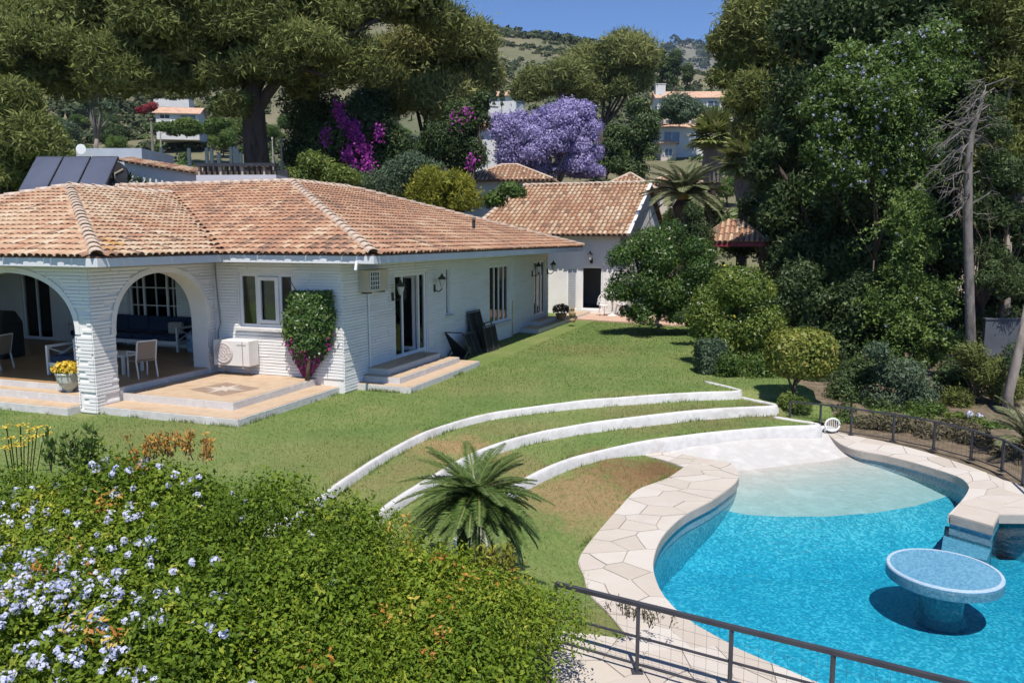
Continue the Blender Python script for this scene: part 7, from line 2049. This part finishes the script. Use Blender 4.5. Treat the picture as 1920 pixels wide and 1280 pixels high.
# long villa on the slope
e = dp(1312, 190, 120); small_house('villa', 'long tiled villa with a white chimney high on the right slope', Vector((e.x, e.y, e.z - 1.5)), -.05, 13.2, 6, 1.5, 1.4, 'gable', M_farwhite, [(-3.4, -2.2, .2, 1.1, M_farpane), (-1.6, -.2, .2, 1.1, M_farpane), (.6, 2.4, .2, 1.1, M_farpane), (3.6, 5.4, .2, 1.1, M_farpane)], ribs=False, chimney=(-6.0, -1.2, 1.4, 1.7, 3.6))
e = dp(1275, 243, 100); r = small_house('villa', 'white villa with blue arched windows below the long hillside villa', Vector((e.x, e.y, e.z - 3)), .05, 5.6, 4, 3.0, .7, 'hip', M_farwhite, [(-2.5, -.5, .9, 2.5, M_bluepane), (.7, 2.0, .6, 2.4, M_bluepane)], ribs=False)
mb = MB(); mb.box(-2.2, 2.2, -.5, 2, 3.6, 4.2)
mb.build('roof_terrace', M_farpink, r)
for k in range(4): mb = MB(); mb.box(-1.9 + k * 1.05, -1.2 + k * 1.05, -.53, -.49, 3.72, 4.05); mb.build('window', M_farpane, r)
e = dp(1250, 270, 97); small_house('outbuilding', 'small tiled outbuilding at the left foot of the blue-windowed villa', Vector((e.x, e.y, e.z - 2)), .05, 1.8, 2, 2.0, .6, 'hip', M_farpink, [(-.5, .5, .4, 1.4, M_farpane)], ribs=False)
e = dp(340, 216, 110); e.z -= .1; small_house('villa', 'pink roofed house on the slope left of the pine trunk', Vector((e.x, e.y, e.z - .9)), .15, 5.4, 4.5, .9, 1.1, 'gable', M_farwhite, [(.4, 2.4, .1, .75, M_farpane), (-2.2, -.9, .1, .75, M_farpane)], ribs=False)
e = dp(325, 162, 150); small_house('villa', 'white house glimpsed under the big pine crown', Vector((e.x, e.y, e.z - 1.6)), .2, 6, 5, 1.6, .8, 'hip', M_farwhite, [(-2, -.6, .3, 1.2, M_farpane), (.4, 2, .3, 1.2, M_farpane)], ribs=False)
e = dp(940, 188, 130); small_house('villa', 'white house with tan roof behind two thin cypresses', Vector((e.x, e.y, e.z - 3)), -.3, 6.4, 5, 3.2, 1.2, 'gable', M_farwhite, [(-2.4, -1.2, 1.2, 2.4, M_farpane)], ribs=False)
for i, px in enumerate((926, 941)):
    e = dp(px, 210, 118); lab, me, tm_ = protos[4]
    r = thing('cypress_tree', ('left' if i == 0 else 'right') + ' of two thin cypresses left of the jacaranda', 'tree', Vector((e.x, e.y, e.z - .5)), 0, 'thin cypresses by the white house'); r.scale = (1.1, 1.1, 1.2); link('crown', me, r); link('trunk', tm_, r)
for i, (px, py, s) in enumerate([(1248, 170, 3.0), (1262, 165, 3.3), (1290, 168, 2.6), (1240, 160, 3.2)]):
    e = dp(px, py, 160); lab, me, tm_ = protos[4]
    r = thing('cypress_tree', ['second', 'third', 'rightmost', 'leftmost'][i] + ' dark cypress standing above the long hillside villa', 'tree', Vector((e.x, e.y, e.z - 3)), i * 1.3, 'cypresses above the long villa'); r.scale = (s * 1.2, s * 1.2, s); link('crown', me, r); link('trunk', tm_, r)
e = dp(925, 238, 64); small_house('house', 'house with a square white chimney left of the jacaranda', Vector((e.x - .2, e.y + 1, e.z - 2.5)), .3, 4, 4, 2.2, .9, 'hip', M_farwhite, ribs=True, chimney=(-.2, -1, .8, 2.3, 4.0))
e = dp(955, 338, 46); small_house('house', 'orange tiled house under the left side of the jacaranda', Vector((e.x, e.y + 2, e.z - 2.4)), -.15, 5, 4, 2.4, 1.0, 'hip', M_farwhite)
e = dp(1190, 358, 50); small_house('house', 'tiled hip roof just behind the annex gable', Vector((e.x, e.y + 2, e.z - 2.4)), -.3, 3.4, 4, 2.4, 1.2, 'hip', M_farpink)
e = dp(1275, 345, 58); small_house('house', 'low tiled roof between the annex and the fan palms', Vector((e.x, e.y + 2, e.z - 2.4)), -.2, 3.6, 4, 2.4, .9, 'hip', M_farpink)
# neighbour on the left
e = dp(312, 345, 28); r = thing('neighbour_house', 'low white neighbouring wall with tiled coping behind the solar panels', 'house', Vector((e.x, e.y, 0)), -.1)
mb = MB(); mb.add([(-1.5, 0, 2), (1.25, 0, 2), (1.25, 0, 5.55), (-1.5, 0, 6.0), (-1.5, 2, 2), (1.25, 2, 2), (1.25, 2, 5.55), (-1.5, 2, 6.0)], [(0, 1, 2, 3), (7, 6, 5, 4), (3, 2, 6, 7), (1, 5, 6, 2), (0, 3, 7, 4)]); mb.build('wall', M_farwhite, r)
mb = MB(); ribbed(mb, [Vector((-1.6, -.25, 5.95)), Vector((1.3, -.25, 5.48)), Vector((1.3, .6, 5.62)), Vector((-1.6, .6, 6.15))], Vector((1, 0, -.16)).normalized(), .22); tag(mb.build('roof_tiles', M_tile, r), kind='stuff')
mb = MB(); mb.slab([Vector((-1.6, -.2, 5.97)), Vector((1.3, -.2, 5.5)), Vector((1.3, .6, 5.62)), Vector((-1.6, .6, 6.15))], .06); mb.build('roof', M_underlay, r)
# roof terrace with baluster parapet
e = dp(443, 340, 26); r = thing('roof_terrace', 'flat roof terrace with a dark slotted parapet behind the ridge', 'building', Vector((e.x, e.y, 0)), -.05)
s = 26 / FPX
zt_, zm, zb_ = dp(443, 312, 26).z, dp(443, 328, 26).z, dp(443, 345, 26).z
mb = MB(); mb.box(-75 * s, 75 * s, 0, 2.5, 2, zm); mb.build('wall', mat('pale_blue_render', [(0.50, 0.50, 0.54), (0.44, 0.44, 0.48)], scale=1, rough=.85), r)
mb = MB(); mb.box(-75 * s, 75 * s, -.05, .3, zt_, zt_ + .1); mb.build('coping', M_blackmetal, r)
for k in range(15): mb = MB(); x = (-72 + k * 10.2) * s; mb.box(x, x + .06, .03, .2, zm, zt_); mb.build('baluster', M_barkbrown if k % 4 else M_ridge, r)
mb = MB(); mb.box(-74 * s, 74 * s, 1.2, 1.3, zm, zt_ - .02); mb.build('slot_shade_backing', M_blackmetal, r)  # black sheet whose colour stands in for the shade behind the balusters
# grey-blue roof with a dish
e = dp(205, 296, 32); r = thing('neighbour_roof', 'grey-blue flat roof with a satellite dish behind the panels', 'house', Vector((e.x, e.y, 0)), 0)
s = 32 / FPX; z1 = dp(205, 278, 32).z
mb = MB(); mb.box(-60 * s, 60 * s, 0, 3, 1.5, z1); mb.build('wall', mat('grey_blue_roofing', [(0.36, 0.39, 0.45), (0.42, 0.45, 0.5)], scale=2, rough=.7), r)
mb = MB(); mb.lathe([(0, 0), (.12, .02), (.2, .06), (.19, .065)], 18); mb.v = [(p[0] + dp(161, 283, 32).x - e.x, -.3 - p[2], p[1] + dp(161, 282, 32).z) for p in mb.v]; mb.build('satellite_dish', M_plastic, r)
mb = MB(); mb.tube([(dp(161, 283, 32).x - e.x, -.2, z1 - .2), (dp(161, 283, 32).x - e.x, -.22, dp(161, 282, 32).z)], .03, 6); mb.build('dish_pole', M_plastic, r)
# concrete posts of an unfinished fence
for k, (px, y0, y1) in enumerate([(355, 280, 297), (388, 279, 292), (397, 280, 293), (411, 289, 307), (434, 278, 306), (441, 277, 306), (446, 280, 306), (452, 288, 308), (461, 284, 308), (303, 279, 296)]):
    D = 40; p = dp(px, y1, D); h = (y1 - y0) * D / FPX; mb = MB(); zg = terrain_z(p.x, p.y) - p.z - .2
    mb.box(-.07, .07, -.07, .07, min(zg, -.2), h); mb.add([(-.07, -.07, h), (.07, -.07, h), (.07, .07, h), (-.07, .07, h), (0, 0, h + .06)], [(0, 1, 4), (1, 2, 4), (2, 3, 4), (3, 0, 4)])
    o = mb.build('concrete_post', M_farwhite); o.location = p; tag(o, ['third', 'fourth', 'fifth', 'sixth', 'seventh', 'eighth', 'ninth', 'last but one', 'last', 'first'][k] + ' pale concrete post from the left in the row before the pine trunk', 'post', 'concrete posts left of the pine trunk')
# poles
def pole(name, label, px, y0, y1, D, r, m, lamp=False):
    p = dp(px, y1, D); h = (y1 - y0) * D / FPX; zg = ground_at(p.x, p.y) - p.z if D > 40 else -p.z
    o = thing(name, label, 'pole', p); mb = MB(); mb.tube([(0, 0, min(-.1, zg)), (0, 0, h)], [r, r * .7], 8); mb.build('shaft', m, o)
    mb = MB()
    if lamp: mb.bar((0, 0, h), (.5, -.1, h + .05), .06); mb.build('lamp_arm', m, o)
    else: mb.lathe([(r * 1.2, h), (r * 1.2, h + .08), (0, h + .1)], 8); mb.build('cap', m, o)
pole('utility_pole', 'pale wooden utility pole on the left slope', 287, 228, 292, 60, .12, M_barkgrey)
pole('street_lamp', 'thin street lamp right of the utility pole', 303, 252, 292, 62, .07, M_acgrey, True)
pole('metal_post', 'tall black metal post behind the roof right of the pine trunk', 530, 268, 345, 28, .055, M_blackmetal)
pole('metal_post', 'thin grey metal post just right of the pine trunk', 513, 265, 330, 30, .03, M_acgrey)
# pale trunked gum tree on the left
lobe_tree('gum_tree', 'sparse pale-trunked gum tree above the solar panels', 'tree', 58, [(185, 165, 34, 28), (160, 195, 22, 20), (205, 200, 20, 20), (175, 140, 22, 14)], .7, 26, .3, .35, LG['blue'], base=Vector((*dp(182, 285, 58)[:2], dp(182, 290, 58).z)), tr=.22, tm=M_barkgrey, fork=.25, k=1.0)
lobe_tree('red_bougainvillea', 'crimson flowering bush beside the pink roofed house', 'shrub', 104, [(284, 202, 16, 9), (262, 208, 10, 7)], .6, 40, .4, .6, tint_mat('crimson_flower', [(0.16, 0.02, 0.03), (0.28, 0.04, 0.05), (0.36, 0.07, 0.09)], .2, .6), base=Vector((*dp(292, 210, 104)[:2], dp(292, 212, 104).z)))
lobe_tree('round_bush', 'round olive bush below the pink roofed house', 'shrub', 85, [(340, 232, 28, 16)], .8, 40, .4, .6, LG['lime'], base=Vector((*dp(340, 248, 85)[:2], dp(340, 250, 85).z)))
lobe_tree('bush', 'green bushes hiding the foot of the pink roofed house', 'shrub', 100, [(370, 240, 40, 14), (300, 238, 30, 14), (410, 236, 30, 14), (350, 246, 50, 12)], .8, 34, .4, .6, LG['mid'], base=Vector((*dp(350, 250, 100)[:2], dp(350, 256, 100).z)))
lobe_tree('bush', 'olive bushes below the house glimpsed under the pine', 'shrub', 135, [(300, 178, 26, 12), (340, 180, 26, 12), (375, 176, 20, 12)], .9, 30, .45, .6, LG['pine_far'], base=Vector((*dp(335, 190, 135)[:2], dp(335, 192, 135).z)))
# gazebo
e = dp(1388, 452, 31); r = thing('gazebo', 'tiled hip-roofed gazebo with a red beam behind the lemon tree', 'gazebo', Vector((e.x, e.y + 1, 0)), -.35)
hz = e.z
A, B, Cc, Dd, T_ = Vector((-1.3, -1.2, hz)), Vector((1.3, -1.2, hz)), Vector((1.3, 1.2, hz)), Vector((-1.3, 1.2, hz)), None
R0, R1 = Vector((-.25, 0, hz + .85)), Vector((.25, 0, hz + .85))
mb = MB(); mb.slab([A, B, R1, R0], .06); mb.slab([B, Cc, R1], .06); mb.slab([Cc, Dd, R0, R1], .06); mb.slab([Dd, A, R0], .06); rf = mb.build('roof', M_underlay, r)
mb = MB(); ribbed(mb, [A, B, R1, R0], Vector((1, 0, 0)), .2); ribbed(mb, [Dd, A, R0], Vector((0, 1, 0)), .2); ribbed(mb, [B, Cc, R1], Vector((0, 1, 0)), .2); tag(mb.build('roof_tiles', M_tile, rf), kind='stuff')
M_redbeam = mat('red_beam_paint', [(0.28, 0.04, 0.05), (0.22, 0.035, 0.04)], rough=.6)
mb = MB(); mb.bar(A + Vector((.05, .05, -.14)), B + Vector((-.05, .05, -.14)), .1, .14); mb.bar(B + Vector((-.05, .1, -.14)), Cc + Vector((-.05, -.05, -.14)), .1, .14); mb.bar(A + Vector((.05, .1, -.14)), Dd + Vector((.05, -.05, -.14)), .1, .14); mb.build('beam', M_redbeam, r)
for x in (-1.15, 1.15):
    for y in (-1.05, 1.05): mb = MB(); mb.box(x - .07, x + .07, y - .07, y + .07, 0, hz - .2); mb.build('post', M_barkbrown, r)
# house glimpsed on the far right and the grey-blue wall
e = dp(1850, 425, 33); small_house('house', 'pink tiled house glimpsed between the trunks at the right edge', Vector((e.x + .5, e.y + 2, e.z - 3.1)), -.25, 6, 4, 3.0, 1.5, 'hip', M_farpink)
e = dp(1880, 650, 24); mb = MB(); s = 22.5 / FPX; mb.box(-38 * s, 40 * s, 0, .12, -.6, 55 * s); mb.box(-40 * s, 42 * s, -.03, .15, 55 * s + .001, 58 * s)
o = mb.build('boundary_wall', mat('grey_blue_wall_painted_shade', [(0.06, 0.07, 0.085), (0.09, 0.10, 0.12)], scale=1.5, rough=.8)); o.location = e; tag(o, 'grey-blue garden wall in painted shade behind the bare trunk', 'wall')  # shade on this wall is put into its dark colour
# low loose stones by the far railing
for k in range(7):
    p = gp(random.uniform(1590, 1650), random.uniform(786, 800), -.64); mb = MB(); mb.lathe([(.05, 0), (.11, .03), (.1, .08), (.04, .11)], 8); mb.v = [(q[0] * random.uniform(.7, 1.3), q[1] * random.uniform(.7, 1.3), q[2] * random.uniform(.8, 1.2)) for q in mb.v]
    o = mb.build('rubble_stone', M_ridge, smooth=False); o.location = p; tag(o, 'loose pale stone on the soil behind the far railing', 'stone', 'loose stones behind the railing')

# ================================================================== HAZE
mb = MB(); mb.box(-1200, 1300, -60, 1980, -4.5, 470)
hz_m = bpy.data.materials.new('air_haze'); nt, out = _nodes(hz_m)
pv = nt.nodes.new('ShaderNodeVolumePrincipled'); pv.inputs['Color'].default_value = (0.62, 0.80, 1.0, 1); pv.inputs['Density'].default_value = 0.00011; pv.inputs['Anisotropy'].default_value = 0.2
nt.links.new(pv.outputs[0], out.inputs['Volume'])
o = mb.build('haze', hz_m); tag(o, 'thin blue haze in the air', 'haze', kind='stuff')
scene.cycles.volume_bounces = 0
